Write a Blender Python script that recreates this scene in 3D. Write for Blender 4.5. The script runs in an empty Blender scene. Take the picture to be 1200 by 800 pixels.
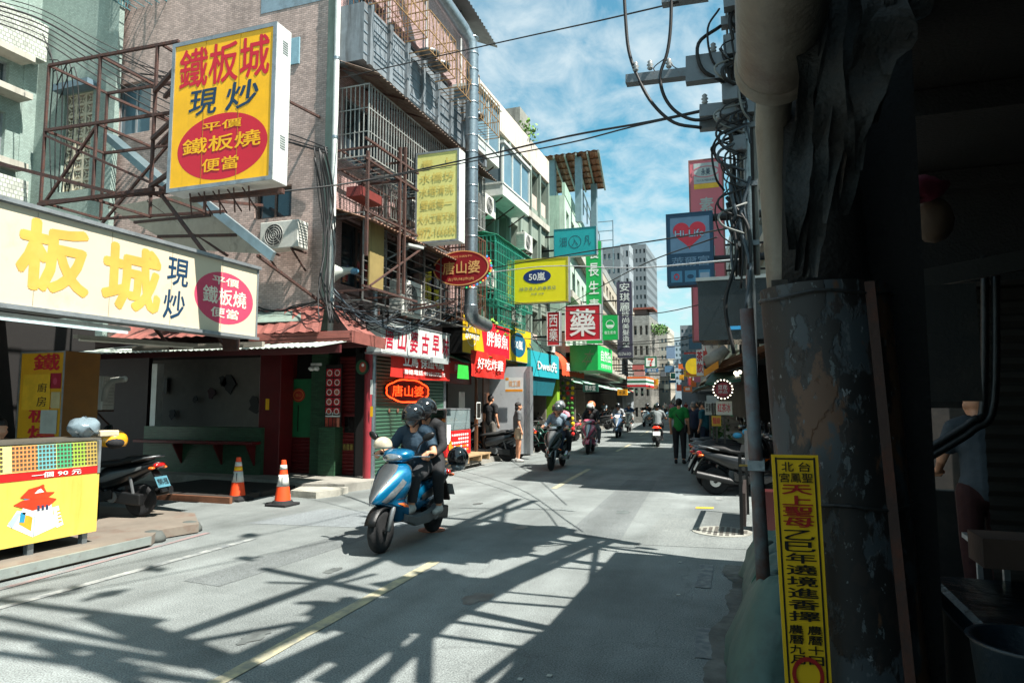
import bpy, bmesh, math, random
from mathutils import Vector, Matrix
random.seed(7)
sc = bpy.context.scene
COL = sc.collection
R = math.radians
PI = math.pi

# ---------------------------------------------------------------- camera, sky, sun, exposure
F_PX, CX, CY, PITCH, YAW, EYE = 800.0, 600.0, 400.0, math.atan(72/800.0), math.atan(.35), 1.6
cam_d = bpy.data.cameras.new('camera'); cam = bpy.data.objects.new('camera', cam_d); COL.objects.link(cam)
cam_d.sensor_width = 36; cam_d.lens = 24; cam_d.clip_end = 3000; cam_d.clip_start = .05
cam.location = (0, 0, EYE); cam.rotation_euler = (PI/2 + PITCH, 0, YAW)
sc.camera = cam

SUN_EL, SUN_AZ = R(58), R(14)                      # azimuth turned off the +X axis towards -Y
SUNV = Vector((math.cos(SUN_AZ)*math.cos(SUN_EL), -math.sin(SUN_AZ)*math.cos(SUN_EL), math.sin(SUN_EL)))
sd = bpy.data.lights.new('sun', 'SUN'); sd.energy = 5.0; sd.angle = R(.5); sd.color = (1, .95, .87)
sun = bpy.data.objects.new('sun', sd); COL.objects.link(sun)
sun.rotation_euler = (-SUNV).to_track_quat('-Z', 'Y').to_euler()

w = bpy.data.worlds.new('World'); sc.world = w; w.use_nodes = True
nt = w.node_tree; nt.nodes.clear()
def N(t, **k):
    n = nt.nodes.new(t)
    for a, b in k.items(): setattr(n, a, b)
    return n
out = N('ShaderNodeOutputWorld'); bg = N('ShaderNodeBackground'); bg.inputs[1].default_value = .058
sky = N('ShaderNodeTexSky'); sky.sky_type = 'NISHITA'; sky.sun_disc = False
sky.sun_elevation = SUN_EL; sky.sun_rotation = R(90) + SUN_AZ; sky.air_density = 1.15; sky.dust_density = 1.0; sky.ozone_density = 2.2
tc = N('ShaderNodeTexCoord'); sep = N('ShaderNodeSeparateXYZ'); nt.links.new(tc.outputs['Generated'], sep.inputs[0])
mx = N('ShaderNodeMath', operation='MAXIMUM'); mx.inputs[1].default_value = .0; nt.links.new(sep.outputs[2], mx.inputs[0])
ad = N('ShaderNodeMath', operation='ADD'); ad.inputs[1].default_value = .16; nt.links.new(mx.outputs[0], ad.inputs[0])
dx = N('ShaderNodeMath', operation='DIVIDE'); dy = N('ShaderNodeMath', operation='DIVIDE')
nt.links.new(sep.outputs[0], dx.inputs[0]); nt.links.new(ad.outputs[0], dx.inputs[1])
nt.links.new(sep.outputs[1], dy.inputs[0]); nt.links.new(ad.outputs[0], dy.inputs[1])
cb = N('ShaderNodeCombineXYZ'); nt.links.new(dx.outputs[0], cb.inputs[0]); nt.links.new(dy.outputs[0], cb.inputs[1])
mp = N('ShaderNodeMapping'); mp.inputs['Scale'].default_value = (1.35, .95, 1); mp.inputs['Rotation'].default_value = (0, 0, R(28)); mp.inputs['Location'].default_value = (.6, .2, 0)
nt.links.new(cb.outputs[0], mp.inputs[0])
n1 = N('ShaderNodeTexNoise'); n1.inputs['Scale'].default_value = 1.1; n1.inputs['Detail'].default_value = 5; n1.inputs['Roughness'].default_value = .55
n2 = N('ShaderNodeTexNoise'); n2.inputs['Scale'].default_value = 6.5; n2.inputs['Detail'].default_value = 9; n2.inputs['Roughness'].default_value = .6; n2.inputs['Distortion'].default_value = .35
nt.links.new(mp.outputs[0], n1.inputs['Vector']); nt.links.new(mp.outputs[0], n2.inputs['Vector'])
ml = N('ShaderNodeMath', operation='MULTIPLY_ADD'); ml.inputs[1].default_value = .55
nt.links.new(n1.outputs[0], ml.inputs[0])
m2 = N('ShaderNodeMath', operation='MULTIPLY'); m2.inputs[1].default_value = .62; nt.links.new(n2.outputs[0], m2.inputs[0]); nt.links.new(m2.outputs[0], ml.inputs[2])
rp = N('ShaderNodeValToRGB'); rp.color_ramp.elements[0].position = .47; rp.color_ramp.elements[1].position = .68
nt.links.new(ml.outputs[0], rp.inputs[0])
hz = N('ShaderNodeMapRange'); hz.inputs[1].default_value = .0; hz.inputs[2].default_value = .30; hz.inputs[3].default_value = .80; hz.inputs[4].default_value = 0.
nt.links.new(sep.outputs[2], hz.inputs[0])
fm = N('ShaderNodeMath', operation='MAXIMUM'); nt.links.new(hz.outputs[0], fm.inputs[1])
fc = N('ShaderNodeMath', operation='MULTIPLY'); fc.inputs[1].default_value = .74; nt.links.new(rp.outputs[0], fc.inputs[0]); nt.links.new(fc.outputs[0], fm.inputs[0])
tint = N('ShaderNodeMix', data_type='RGBA', blend_type='MULTIPLY'); tint.inputs[0].default_value = 1; tint.inputs[7].default_value = (.70, 1.30, 1.14, 1)
nt.links.new(sky.outputs[0], tint.inputs[6])
mxc = N('ShaderNodeMix', data_type='RGBA'); mxc.inputs[7].default_value = (5.2, 6.0, 6.3, 1)
nt.links.new(fm.outputs[0], mxc.inputs[0]); nt.links.new(tint.outputs[2], mxc.inputs[6])
nt.links.new(mxc.outputs[2], bg.inputs[0]); nt.links.new(bg.outputs[0], out.inputs[0])

sc.view_settings.view_transform = 'Standard'; sc.view_settings.look = 'None'
sc.view_settings.exposure = 1.42; sc.view_settings.gamma = 1
sc.render.engine = 'CYCLES'
sc.cycles.max_bounces = 6; sc.cycles.diffuse_bounces = 3; sc.cycles.glossy_bounces = 3
sc.cycles.transparent_max_bounces = 6; sc.cycles.transmission_bounces = 4
sc.cycles.use_denoising = True

# ---------------------------------------------------------------- reading positions off the photograph's geometry
CF = Vector((-math.sin(YAW), math.cos(YAW), 0)); CR = Vector((math.cos(YAW), math.sin(YAW), 0)); CU = Vector((0, 0, 1))
def ray(px, py):
    a, b = (px-CX)/F_PX, (CY-py)/F_PX
    return CR*a + CF*(math.cos(PITCH)-b*math.sin(PITCH)) + CU*(math.sin(PITCH)+b*math.cos(PITCH))
EYEV = Vector((0, 0, EYE))
def onz(px, py, z=0.0):
    d = ray(px, py); return EYEV + d*((z-EYE)/d.z)
def onx(px, py, x):
    d = ray(px, py); return EYEV + d*(x/d.x)
def ony(px, py, y):
    d = ray(px, py); return EYEV + d*(y/d.y)
def V(*a): return Vector(a)

# ---------------------------------------------------------------- materials
def lin(h):
    h = h.lstrip('#'); c = [int(h[i:i+2], 16)/255 for i in (0, 2, 4)]
    return tuple((x/12.92 if x <= .04045 else ((x+.055)/1.055)**2.4) for x in c)
MATS = {}
def M(name, col='#808080', rough=.6, metal=0., var=.18, scale=5., bump=.08, bscale=60., dirt=0., dirtcol='#2c2620', streak=False, coat=0., spec=.5, rust=0., emit=0., alpha=1.):
    if name in MATS: return MATS[name]
    m = bpy.data.materials.new(name); m.use_nodes = True; t = m.node_tree; b = t.nodes['Principled BSDF']
    c = lin(col) if isinstance(col, str) else col
    L = t.links.new
    def n(ty, **k):
        q = t.nodes.new(ty)
        for a, v in k.items(): setattr(q, a, v)
        return q
    tcn = n('ShaderNodeTexCoord')
    no = n('ShaderNodeTexNoise'); no.inputs['Scale'].default_value = scale; no.inputs['Detail'].default_value = 6; no.inputs['Roughness'].default_value = .65
    L(tcn.outputs['Object'], no.inputs['Vector'])
    mr = n('ShaderNodeMapRange'); mr.inputs[1].default_value = .3; mr.inputs[2].default_value = .7; mr.inputs[3].default_value = 1-var; mr.inputs[4].default_value = 1+var*.6
    L(no.outputs[0], mr.inputs[0])
    mu = n('ShaderNodeMix', data_type='RGBA', blend_type='MULTIPLY'); mu.inputs[0].default_value = 1; mu.inputs[6].default_value = (*c, 1)
    L(mr.outputs[0], mu.inputs[7]); last = mu.outputs[2]
    def layer(last, amount, colr, sca, vec, lo=None):
        d = n('ShaderNodeTexNoise'); d.inputs['Scale'].default_value = sca; d.inputs['Detail'].default_value = 8; d.inputs['Roughness'].default_value = .7
        L(vec, d.inputs['Vector'])
        r = n('ShaderNodeMapRange'); r.inputs[1].default_value = .62-.3*amount; r.inputs[2].default_value = .78-.2*amount; r.inputs[3].default_value = 0; r.inputs[4].default_value = min(1, .4+amount*.6)
        L(d.outputs[0], r.inputs[0])
        x = n('ShaderNodeMix', data_type='RGBA'); x.inputs[7].default_value = (*lin(colr), 1)
        L(r.outputs[0], x.inputs[0]); L(last, x.inputs[6]); return x.outputs[2], r.outputs[0]
    if dirt > 0:
        vec = tcn.outputs['Object']
        if streak:
            mpn = n('ShaderNodeMapping'); mpn.inputs['Scale'].default_value = (3.5, 3.5, .35); L(vec, mpn.inputs[0]); vec = mpn.outputs[0]
        last, _ = layer(last, dirt, dirtcol, scale*.8 if not streak else 1.2, vec)
    if rust > 0:
        last, _ = layer(last, rust, '#5a2c18', scale*1.7, tcn.outputs['Object'])
    L(last, b.inputs['Base Color'])
    b.inputs['Roughness'].default_value = rough; b.inputs['Metallic'].default_value = metal
    b.inputs['Specular IOR Level'].default_value = spec
    if coat: b.inputs['Coat Weight'].default_value = coat; b.inputs['Coat Roughness'].default_value = .06
    if emit: L(last, b.inputs['Emission Color']); b.inputs['Emission Strength'].default_value = emit
    if alpha < 1: b.inputs['Alpha'].default_value = alpha
    if bump > 0:
        bn = n('ShaderNodeTexNoise'); bn.inputs['Scale'].default_value = bscale; bn.inputs['Detail'].default_value = 4
        L(tcn.outputs['Object'], bn.inputs['Vector'])
        bp = n('ShaderNodeBump'); bp.inputs['Strength'].default_value = min(1, bump*3); bp.inputs['Distance'].default_value = .01
        L(bn.outputs[0], bp.inputs['Height']); L(bp.outputs[0], b.inputs['Normal'])
    MATS[name] = m; return m

def tilemat(name, col, mortar, bw=.1, bh=.035, bump=.5, dirt=.25, dirtcol='#4a4038', var=.22, rough=.5, patches=None):
    """small glazed wall tiles: fine relief only, u = x + y works on every axis-aligned wall"""
    m = bpy.data.materials.new(name); m.use_nodes = True; t = m.node_tree; b = t.nodes['Principled BSDF']; L = t.links.new
    def n(ty, **k):
        q = t.nodes.new(ty)
        for a, v in k.items(): setattr(q, a, v)
        return q
    g = n('ShaderNodeNewGeometry'); s = n('ShaderNodeSeparateXYZ'); L(g.outputs['Position'], s.inputs[0])
    a = n('ShaderNodeMath', operation='ADD'); L(s.outputs[0], a.inputs[0]); L(s.outputs[1], a.inputs[1])
    c = n('ShaderNodeCombineXYZ'); L(a.outputs[0], c.inputs[0]); L(s.outputs[2], c.inputs[1])
    br = n('ShaderNodeTexBrick'); br.inputs['Scale'].default_value = 1; br.inputs['Brick Width'].default_value = bw; br.inputs['Row Height'].default_value = bh
    br.inputs['Mortar Size'].default_value = bh*.13; br.inputs['Mortar Smooth'].default_value = .3; br.inputs['Bias'].default_value = 0
    c0 = lin(col); br.inputs['Color1'].default_value = (*[x*(1-var) for x in c0], 1); br.inputs['Color2'].default_value = (*[min(1, x*(1+var)) for x in c0], 1)
    br.inputs['Mortar'].default_value = (*lin(mortar), 1); L(c.outputs[0], br.inputs['Vector'])
    last = br.outputs[0]
    st = n('ShaderNodeMapping'); st.inputs['Scale'].default_value = (2.2, .4, 1); L(c.outputs[0], st.inputs[0])
    for vec, sca, amt, cc in ((st.outputs[0], 1.3, dirt, dirtcol), (c.outputs[0], .55, dirt*.8, dirtcol)):
        d = n('ShaderNodeTexNoise'); d.inputs['Scale'].default_value = sca; d.inputs['Detail'].default_value = 9; d.inputs['Roughness'].default_value = .7; L(vec, d.inputs['Vector'])
        r = n('ShaderNodeMapRange'); r.inputs[1].default_value = .45; r.inputs[2].default_value = .75; r.inputs[3].default_value = 0; r.inputs[4].default_value = amt; L(d.outputs[0], r.inputs[0])
        x = n('ShaderNodeMix', data_type='RGBA'); x.inputs[7].default_value = (*lin(cc), 1); L(r.outputs[0], x.inputs[0]); L(last, x.inputs[6]); last = x.outputs[2]
    L(last, b.inputs['Base Color']); b.inputs['Roughness'].default_value = rough
    bp = n('ShaderNodeBump'); bp.inputs['Strength'].default_value = bump; bp.inputs['Distance'].default_value = .006; bp.invert = True
    L(br.outputs['Fac'], bp.inputs['Height']); L(bp.outputs[0], b.inputs['Normal'])
    MATS[name] = m; return m

# ---------------------------------------------------------------- geometry collector
def world_of(o):
    m = Matrix.Identity(4)
    while o is not None:
        m = Matrix.LocRotScale(o.location, o.rotation_euler.to_quaternion(), o.scale) @ m; o = o.parent
    return m
class G:
    def __init__(s): s.v = []; s.f = []; s.mi = []; s.m = 0
    def add(s, vs, fs):
        k = len(s.v); s.v += [Vector(q) for q in vs]; s.f += [tuple(i+k for i in f) for f in fs]; s.mi += [s.m]*len(fs); return s
    def box(s, x0, y0, z0, x1, y1, z1):
        if x0 > x1: x0, x1 = x1, x0
        if y0 > y1: y0, y1 = y1, y0
        if z0 > z1: z0, z1 = z1, z0
        return s.add([(x0,y0,z0),(x1,y0,z0),(x1,y1,z0),(x0,y1,z0),(x0,y0,z1),(x1,y0,z1),(x1,y1,z1),(x0,y1,z1)],
                     [(0,3,2,1),(4,5,6,7),(0,1,5,4),(1,2,6,5),(2,3,7,6),(3,0,4,7)])
    def hexa(s, p):           # 8 points: bottom ring then top ring
        return s.add(p, [(0,3,2,1),(4,5,6,7),(0,1,5,4),(1,2,6,5),(2,3,7,6),(3,0,4,7)])
    def slab(s, a, b, c, d, n, t):   # quad a b c d thickened by t against normal n
        n = Vector(n).normalized()*t
        a, b, c, d = map(Vector, (a, b, c, d))
        return s.hexa([a-n, b-n, c-n, d-n, a, b, c, d])
    def quad(s, a, b, c, d): return s.add([a, b, c, d], [(0, 1, 2, 3)])
    def obox(s, o, X, Y, Z):         # corner + three edge vectors
        o, X, Y, Z = map(Vector, (o, X, Y, Z))
        return s.hexa([o, o+X, o+X+Y, o+Y, o+Z, o+X+Z, o+X+Y+Z, o+Y+Z])
    def bar(s, a, b, w, h=None, up=(0, 0, 1)):
        a, b = Vector(a), Vector(b); h = h or w; d = (b-a)
        if d.length < 1e-6: return s
        d.normalize(); up = Vector(up)
        if abs(d.dot(up)) > .98: up = Vector((0, 1, 0)) if abs(d.y) < .9 else Vector((1, 0, 0))
        x = d.cross(up).normalized()*w/2; y = x.cross(d).normalized()*h/2
        return s.hexa([a-x-y, a+x-y, a+x+y, a-x+y, b-x-y, b+x-y, b+x+y, b-x+y])
    def tube(s, pts, r, seg=8, caps=True):
        pts = [Vector(p) for p in pts]; n = len(pts); rr = r if isinstance(r, (list, tuple)) else [r]*n
        k = len(s.v); prev = None
        for i, p in enumerate(pts):
            d = (pts[min(i+1, n-1)] - pts[max(i-1, 0)]).normalized()
            if prev is None:
                a = Vector((0, 0, 1)) if abs(d.z) < .9 else Vector((1, 0, 0)); x = d.cross(a).normalized()
            else:
                x = (prev - d*prev.dot(d)).normalized()
            prev = x; y = d.cross(x)
            for j in range(seg):
                t = 2*PI*j/seg; s.v.append(p + x*math.cos(t)*rr[i] + y*math.sin(t)*rr[i])
        for i in range(n-1):
            for j in range(seg):
                s.f.append((k+i*seg+j, k+i*seg+(j+1)%seg, k+(i+1)*seg+(j+1)%seg, k+(i+1)*seg+j)); s.mi.append(s.m)
        if caps:
            s.f.append(tuple(k+j for j in range(seg))[::-1]); s.f.append(tuple(k+(n-1)*seg+j for j in range(seg))); s.mi += [s.m]*2
        return s
    def lathe(s, prof, o=(0, 0, 0), axis='z', seg=20):
        k = len(s.v); o = Vector(o)
        for r, h in prof:
            for j in range(seg):
                t = 2*PI*j/seg; c, q = r*math.cos(t), r*math.sin(t)
                p = {'z': (c, q, h), 'x': (h, c, q), 'y': (c, h, q)}[axis]; s.v.append(o+Vector(p))
        for i in range(len(prof)-1):
            for j in range(seg):
                s.f.append((k+i*seg+j, k+i*seg+(j+1)%seg, k+(i+1)*seg+(j+1)%seg, k+(i+1)*seg+j)); s.mi.append(s.m)
        if prof[0][0] > 1e-5: s.f.append(tuple(k+j for j in range(seg))); s.mi.append(s.m)
        if prof[-1][0] > 1e-5: s.f.append(tuple(k+(len(prof)-1)*seg+j for j in range(seg))); s.mi.append(s.m)
        return s
    def loft(s, secs, closed=True, caps=True):
        k = len(s.v); m = len(secs[0])
        for q in secs: s.v += [Vector(p) for p in q]
        for i in range(len(secs)-1):
            for j in range(m if closed else m-1):
                s.f.append((k+i*m+j, k+i*m+(j+1)%m, k+(i+1)*m+(j+1)%m, k+(i+1)*m+j)); s.mi.append(s.m)
        if caps and closed:
            s.f.append(tuple(k+j for j in range(m))[::-1]); s.f.append(tuple(k+(len(secs)-1)*m+j for j in range(m))); s.mi += [s.m]*2
        return s
    def ell(s, c, r, seg=14, rings=9, z0=-1., z1=1.):
        c = Vector(c); a0, a1 = math.asin(z0), math.asin(z1); secs = []
        for i in range(rings+1):
            a = a0+(a1-a0)*i/rings; q = max(.001, math.cos(a))
            secs.append([c+Vector((r[0]*q*math.cos(2*PI*j/seg), r[1]*q*math.sin(2*PI*j/seg), r[2]*math.sin(a))) for j in range(seg)])
        return s.loft(secs)
    def xf(s, mat):
        s.v = [mat @ v for v in s.v]; return s
    def build(s, name, mat=None, parent=None, world=True, smooth=False, sub=0, bevel=0., solid=0., label=None, auto=None):
        me = bpy.data.meshes.new(name)
        vs = s.v
        if parent is not None and world:
            im = world_of(parent).inverted(); vs = [im @ v for v in vs]
        me.from_pydata([tuple(v) for v in vs], [], s.f)
        mats = mat if isinstance(mat, (list, tuple)) else [mat]
        for q in mats: me.materials.append(q)
        if len(mats) > 1: me.polygons.foreach_set('material_index', s.mi)
        bm = bmesh.new(); bm.from_mesh(me); bmesh.ops.recalc_face_normals(bm, faces=bm.faces); bm.to_mesh(me); bm.free()
        if smooth: me.polygons.foreach_set('use_smooth', [True]*len(me.polygons))
        if auto: me.set_sharp_from_angle(angle=R(auto))
        o = bpy.data.objects.new(name, me); COL.objects.link(o); o.parent = parent
        if solid: q = o.modifiers.new('s', 'SOLIDIFY'); q.thickness = solid; q.offset = 0
        if bevel: q = o.modifiers.new('b', 'BEVEL'); q.width = bevel; q.segments = 2; q.limit_method = 'ANGLE'
        if sub: q = o.modifiers.new('u', 'SUBSURF'); q.levels = sub; q.render_levels = sub
        if label: o['label'] = label
        return o
def thing(name, label, cat, loc=(0, 0, 0), rz=0., group=None):
    o = bpy.data.objects.new(name, None); COL.objects.link(o); o.location = loc; o.rotation_euler = (0, 0, rz)
    o.empty_display_size = .2
    o['label'] = label; o['category'] = cat
    if group: o['group'] = group
    return o
def tag(o, label=None, cat=None, group=None, kind=None):
    if label: o['label'] = label
    if cat: o['category'] = cat
    if group: o['group'] = group
    if kind: o['kind'] = kind
    return o
def copy_tree(o, parent=None):
    c = o.copy(); COL.objects.link(c); c.parent = parent
    for ch in list(o.children): copy_tree(ch, c)
    return c
def recolor(root, table):
    """give copies their own colours: {part name stem: material}"""
    st = list(root.children)
    while st:
        o = st.pop(); st += list(o.children); k = o.name.split('.')[0]
        if k in table and o.type == 'MESH':
            for sl in o.material_slots: sl.link = 'OBJECT'; sl.material = table[k]
def inst(name, me_obj, parent, loc, rot=(0, 0, 0), scale=(1, 1, 1)):
    """another object sharing the mesh, placed in the parent's own space"""
    o = bpy.data.objects.new(name, me_obj.data); COL.objects.link(o); o.parent = parent
    o.location = loc; o.rotation_euler = rot; o.scale = scale; return o

# ---------------------------------------------------------------- flat lettering
_T = {}
def glyphs(body, bold, spacing=1.0):
    key = (body, bold, spacing)
    if key in _T: return _T[key]
    c = bpy.data.curves.new('t', 'FONT'); c.body = body; c.resolution_u = 2 if len(body) < 12 else 1; c.space_line = spacing
    o = bpy.data.objects.new('t', c); COL.objects.link(o)
    dg = bpy.context.evaluated_depsgraph_get(); dg.update()
    me = bpy.data.meshes.new_from_object(o.evaluated_get(dg))
    v0 = [v.co.copy() for v in me.vertices]; f0 = [tuple(p.vertices) for p in me.polygons]
    bpy.data.objects.remove(o); bpy.data.curves.remove(c); bpy.data.meshes.remove(me)
    vs, fs = [], []
    # heavier strokes: the outline laid a few times round a small circle, each a hair proud of the last
    n = 1 if bold <= .002 else 8
    for k in range(n):
        a = 2*PI*k/n; dx, dy = (0, 0) if n == 1 else (math.cos(a)*bold, math.sin(a)*bold); q = len(vs)
        vs += [Vector((v.x+dx, v.y+dy, k*.00025)) for v in v0]; fs += [tuple(i+q for i in f) for f in f0]
    xs = [v.x for v in vs] or [0, 1]; ys = [v.y for v in vs] or [0, 1]
    _T[key] = (vs, fs, min(xs), max(xs), min(ys), max(ys)); return _T[key]
class Face:
    """a flat rectangle in space: origin bottom left, R right, U up, outward normal"""
    def __init__(s, o, r, u): s.o, s.r, s.u = Vector(o), Vector(r), Vector(u); s.w, s.h = s.r.length, s.u.length; s.R = s.r.normalized(); s.U = s.u.normalized(); s.n = s.R.cross(s.U)
    def p(s, a, b, d=0.): return s.o + s.r*a + s.u*b + s.n*d
    def text(s, body, x0, y0, x1, y1, mat, parent, bold=.01, name='lettering', d=.006, keep=True, slant=0.):
        vs, fs, a0, a1, b0, b1 = glyphs(body, bold)
        W, H = (x1-x0)*s.w, (y1-y0)*s.h; sx, sy = W/(a1-a0), H/(b1-b0)
        ox = oy = 0
        if keep == 'fit':
            k = min(sx, sy); ox, oy = (W-(a1-a0)*k)/2, (H-(b1-b0)*k)/2; sx = sy = k
        g = G(); g.add([s.p(x0, y0, d)+s.R*((v.x-a0+slant*(v.y-b0))*sx+ox)+s.U*((v.y-b0)*sy+oy)+s.n*v.z for v in vs], fs)
        return g.build(name, mat, parent)
    def rect(s, x0, y0, x1, y1, mat, parent, d=.004, t=.003, name='panel', label=None):
        g = G(); g.hexa([s.p(x0, y0, d-t), s.p(x1, y0, d-t), s.p(x1, y1, d-t), s.p(x0, y1, d-t), s.p(x0, y0, d), s.p(x1, y0, d), s.p(x1, y1, d), s.p(x0, y1, d)])
        return g.build(name, mat, parent, label=label)
    def disc(s, cx, cy, rx, ry, mat, parent, d=.004, name='disc', seg=40, r0=0., ax0=0, ax1=2*PI):
        """rx, ry in metres"""
        g = G(); c = s.p(cx, cy, d)
        if r0 == 0.:
            g.add([c+s.R*rx*math.cos(2*PI*j/seg)+s.U*ry*math.sin(2*PI*j/seg) for j in range(seg)], [tuple(range(seg))])
        else:
            vs = []
            for j in range(seg):
                t = 2*PI*j/seg
                for q in (1, r0): vs.append(c+s.R*rx*q*math.cos(t)+s.U*ry*q*math.sin(t))
            g.add(vs, [(2*j, 2*((j+1) % seg), 2*((j+1) % seg)+1, 2*j+1) for j in range(seg)])
        return g.build(name, mat, parent)
    def poly(s, pts, mat, parent, d=.005, name='print'):
        g = G(); g.add([s.p(a, b, d) for a, b in pts], [tuple(range(len(pts)))]); return g.build(name, mat, parent)

# common materials
white_p = M('white_paint', '#cfd2cd', .45, dirt=.18, dirtcol='#6a6258', streak=True)
sheet_w = M('white_sheet', '#c9cdc8', .4, dirt=.15, dirtcol='#7a7266')
black_p = M('black_plastic', '#101112', .45, bump=.05, spec=.35)
black_m = M('black_metal', '#141516', .5, metal=.3)
rubber = M('rubber', '#17181a', .85, bump=.15)
steel = M('galvanised_steel', '#8f9aa0', .38, metal=.85, var=.25, scale=14)
alu = M('aluminium', '#989ea1', .45, metal=.6, var=.2, dirt=.3)
chrome = M('chrome', '#c8cbcc', .18, metal=1, var=.05, bump=0)
rusty = M('rusty_steel', '#46322d', .8, metal=.1, var=.4, scale=9, rust=.5, bump=.3)
rusty_l = M('weathered_orange_steel', '#94764f', .75, metal=.1, var=.4, scale=14, rust=.35)
cable_m = M('cable_black', '#0d0e10', .6, bump=0, var=.1)
cable_g = M('cable_grey', '#6e726f', .6, bump=0, var=.2)
concrete = M('concrete', '#8a8a82', .85, var=.25, scale=2.2, bump=.25, bscale=35, dirt=.45, dirtcol='#3f3d38', streak=True)
conc_l = M('pale_concrete', '#a9a69b', .85, var=.2, scale=1.6, bump=.2, dirt=.35, dirtcol='#55504a', streak=True)
glass_d = M('window_glass', '#263238', .06, metal=0, var=.3, scale=1.2, bump=0, spec=.9)
glass_b = M('blue_window_glass', '#5d7884', .1, var=.25, scale=1, bump=0, spec=.8)
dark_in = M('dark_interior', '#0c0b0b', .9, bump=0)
red_t = M('vinyl_red', '#c3142c', .5, bump=0, var=.06)
dred_t = M('dark_red_paint', '#5c0f12', .45, var=.2)
navy_t = M('vinyl_navy', '#0c3350', .5, bump=0, var=.06)
yel_t = M('vinyl_yellow', '#eeb70a', .5, bump=0, var=.06)
white_t = M('vinyl_white', '#dfe3df', .5, bump=0, var=.06)
black_t = M('vinyl_black', '#15130f', .5, bump=0, var=.06)
green_t = M('vinyl_green', '#12a552', .5, bump=0, var=.06)

def sign(name, label, cat, face, depth, casing, facemat, border=.03, bmat=None, group=None, hollow=False):
    """box sign: casing, printed face; returns (root, Face of the print)"""
    c = face.p(.5, 0, -depth/2); root = thing(name, label, cat, c, group=group)
    g = G(); n = face.n*depth
    g.hexa([face.o-n, face.o-n+face.r, face.o+face.r, face.o, face.o-n+face.u, face.o-n+face.r+face.u, face.o+face.r+face.u, face.o+face.u])
    g.build('casing', casing, root, bevel=.006)
    bx, by = border/face.w, border/face.h
    if bmat is not None or border > 0:
        fr = G()
        for (a, b, c2, d) in ((0, 0, 1, by), (0, 1-by, 1, 1), (0, by, bx, 1-by), (1-bx, by, 1, 1-by)):
            fr.hexa([face.p(a, b, .0), face.p(c2, b, .0), face.p(c2, d, .0), face.p(a, d, .0), face.p(a, b, .015), face.p(c2, b, .015), face.p(c2, d, .015), face.p(a, d, .015)])
        fr.build('frame', bmat or casing, root)
    f2 = Face(face.p(bx, by, .004), face.r*(1-2*bx), face.u*(1-2*by))
    face.rect(bx, by, 1-bx, 1-by, facemat, root, d=.005, t=.004, name='face')
    f2.o = face.p(bx, by, .006)
    return root, f2
def face_y(y, pxl, pxr, pyt, pyb):
    """camera-facing face in the plane y: pixel box"""
    pm = (pyt+pyb)/2; xl, xr = ony(pxl, pm, y).x, ony(pxr, pm, y).x; xm = (pxl+pxr)/2
    zt, zb = ony(xm, pyt, y).z, ony(xm, pyb, y).z
    return Face((xl, y, zb), (xr-xl, 0, 0), (0, 0, zt-zb))
def face_x(x, pxl, pxr, pyt, pyb):
    """street-facing face (looks to +x) in the plane x; the pyt, pyb are read at pxl"""
    a, b = onx(pxl, pyb, x), onx(pxl, pyt, x); y1 = onx(pxr, 400, x).y
    return Face((x, a.y, a.z), (0, y1-a.y, 0), (0, 0, b.z-a.z))
def cable(parent, pts, r=.012, mat=None, name='cable', n=10, sag=0.):
    """smooth cable through the points"""
    P = [Vector(p) for p in pts]; out = []
    if len(P) == 2:
        for i in range(n+1):
            t = i/n; out.append(P[0].lerp(P[1], t) - Vector((0, 0, sag*4*t*(1-t))))
    else:
        Q = [P[0]*2-P[1]] + P + [P[-1]*2-P[-2]]
        for i in range(1, len(Q)-2):
            for k in range(5):
                t = k/5; a, b, c, d = Q[i-1], Q[i], Q[i+1], Q[i+2]
                out.append(.5*((2*b)+(c-a)*t+(2*a-5*b+4*c-d)*t*t+(3*b-a-3*c+d)*t**3))
        out.append(P[-1])
    return G().tube(out, r, 5).build(name, mat or cable_m, parent, smooth=True)
def corrugated(g, a, b, c, d, pitch=.076, amp=.012, sheet=0.):
    """ridged sheet: a->b is across the ridges, a->d runs along them"""
    a, b, c, d = map(Vector, (a, b, c, d)); n = max(2, int((b-a).length/pitch)); up = (b-a).cross(d-a).normalized()
    if up.z < 0: up = -up
    k = len(g.v); m = n*4
    for i in range(m+1):
        t = i/m; h = (0, amp, 0, -amp)[i % 4]
        g.v.append(a.lerp(b, t)+up*h); g.v.append(d.lerp(c, t)+up*h)
    for i in range(m): g.f.append((k+2*i, k+2*i+2, k+2*i+3, k+2*i+1)); g.mi.append(g.m)
    return g
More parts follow.
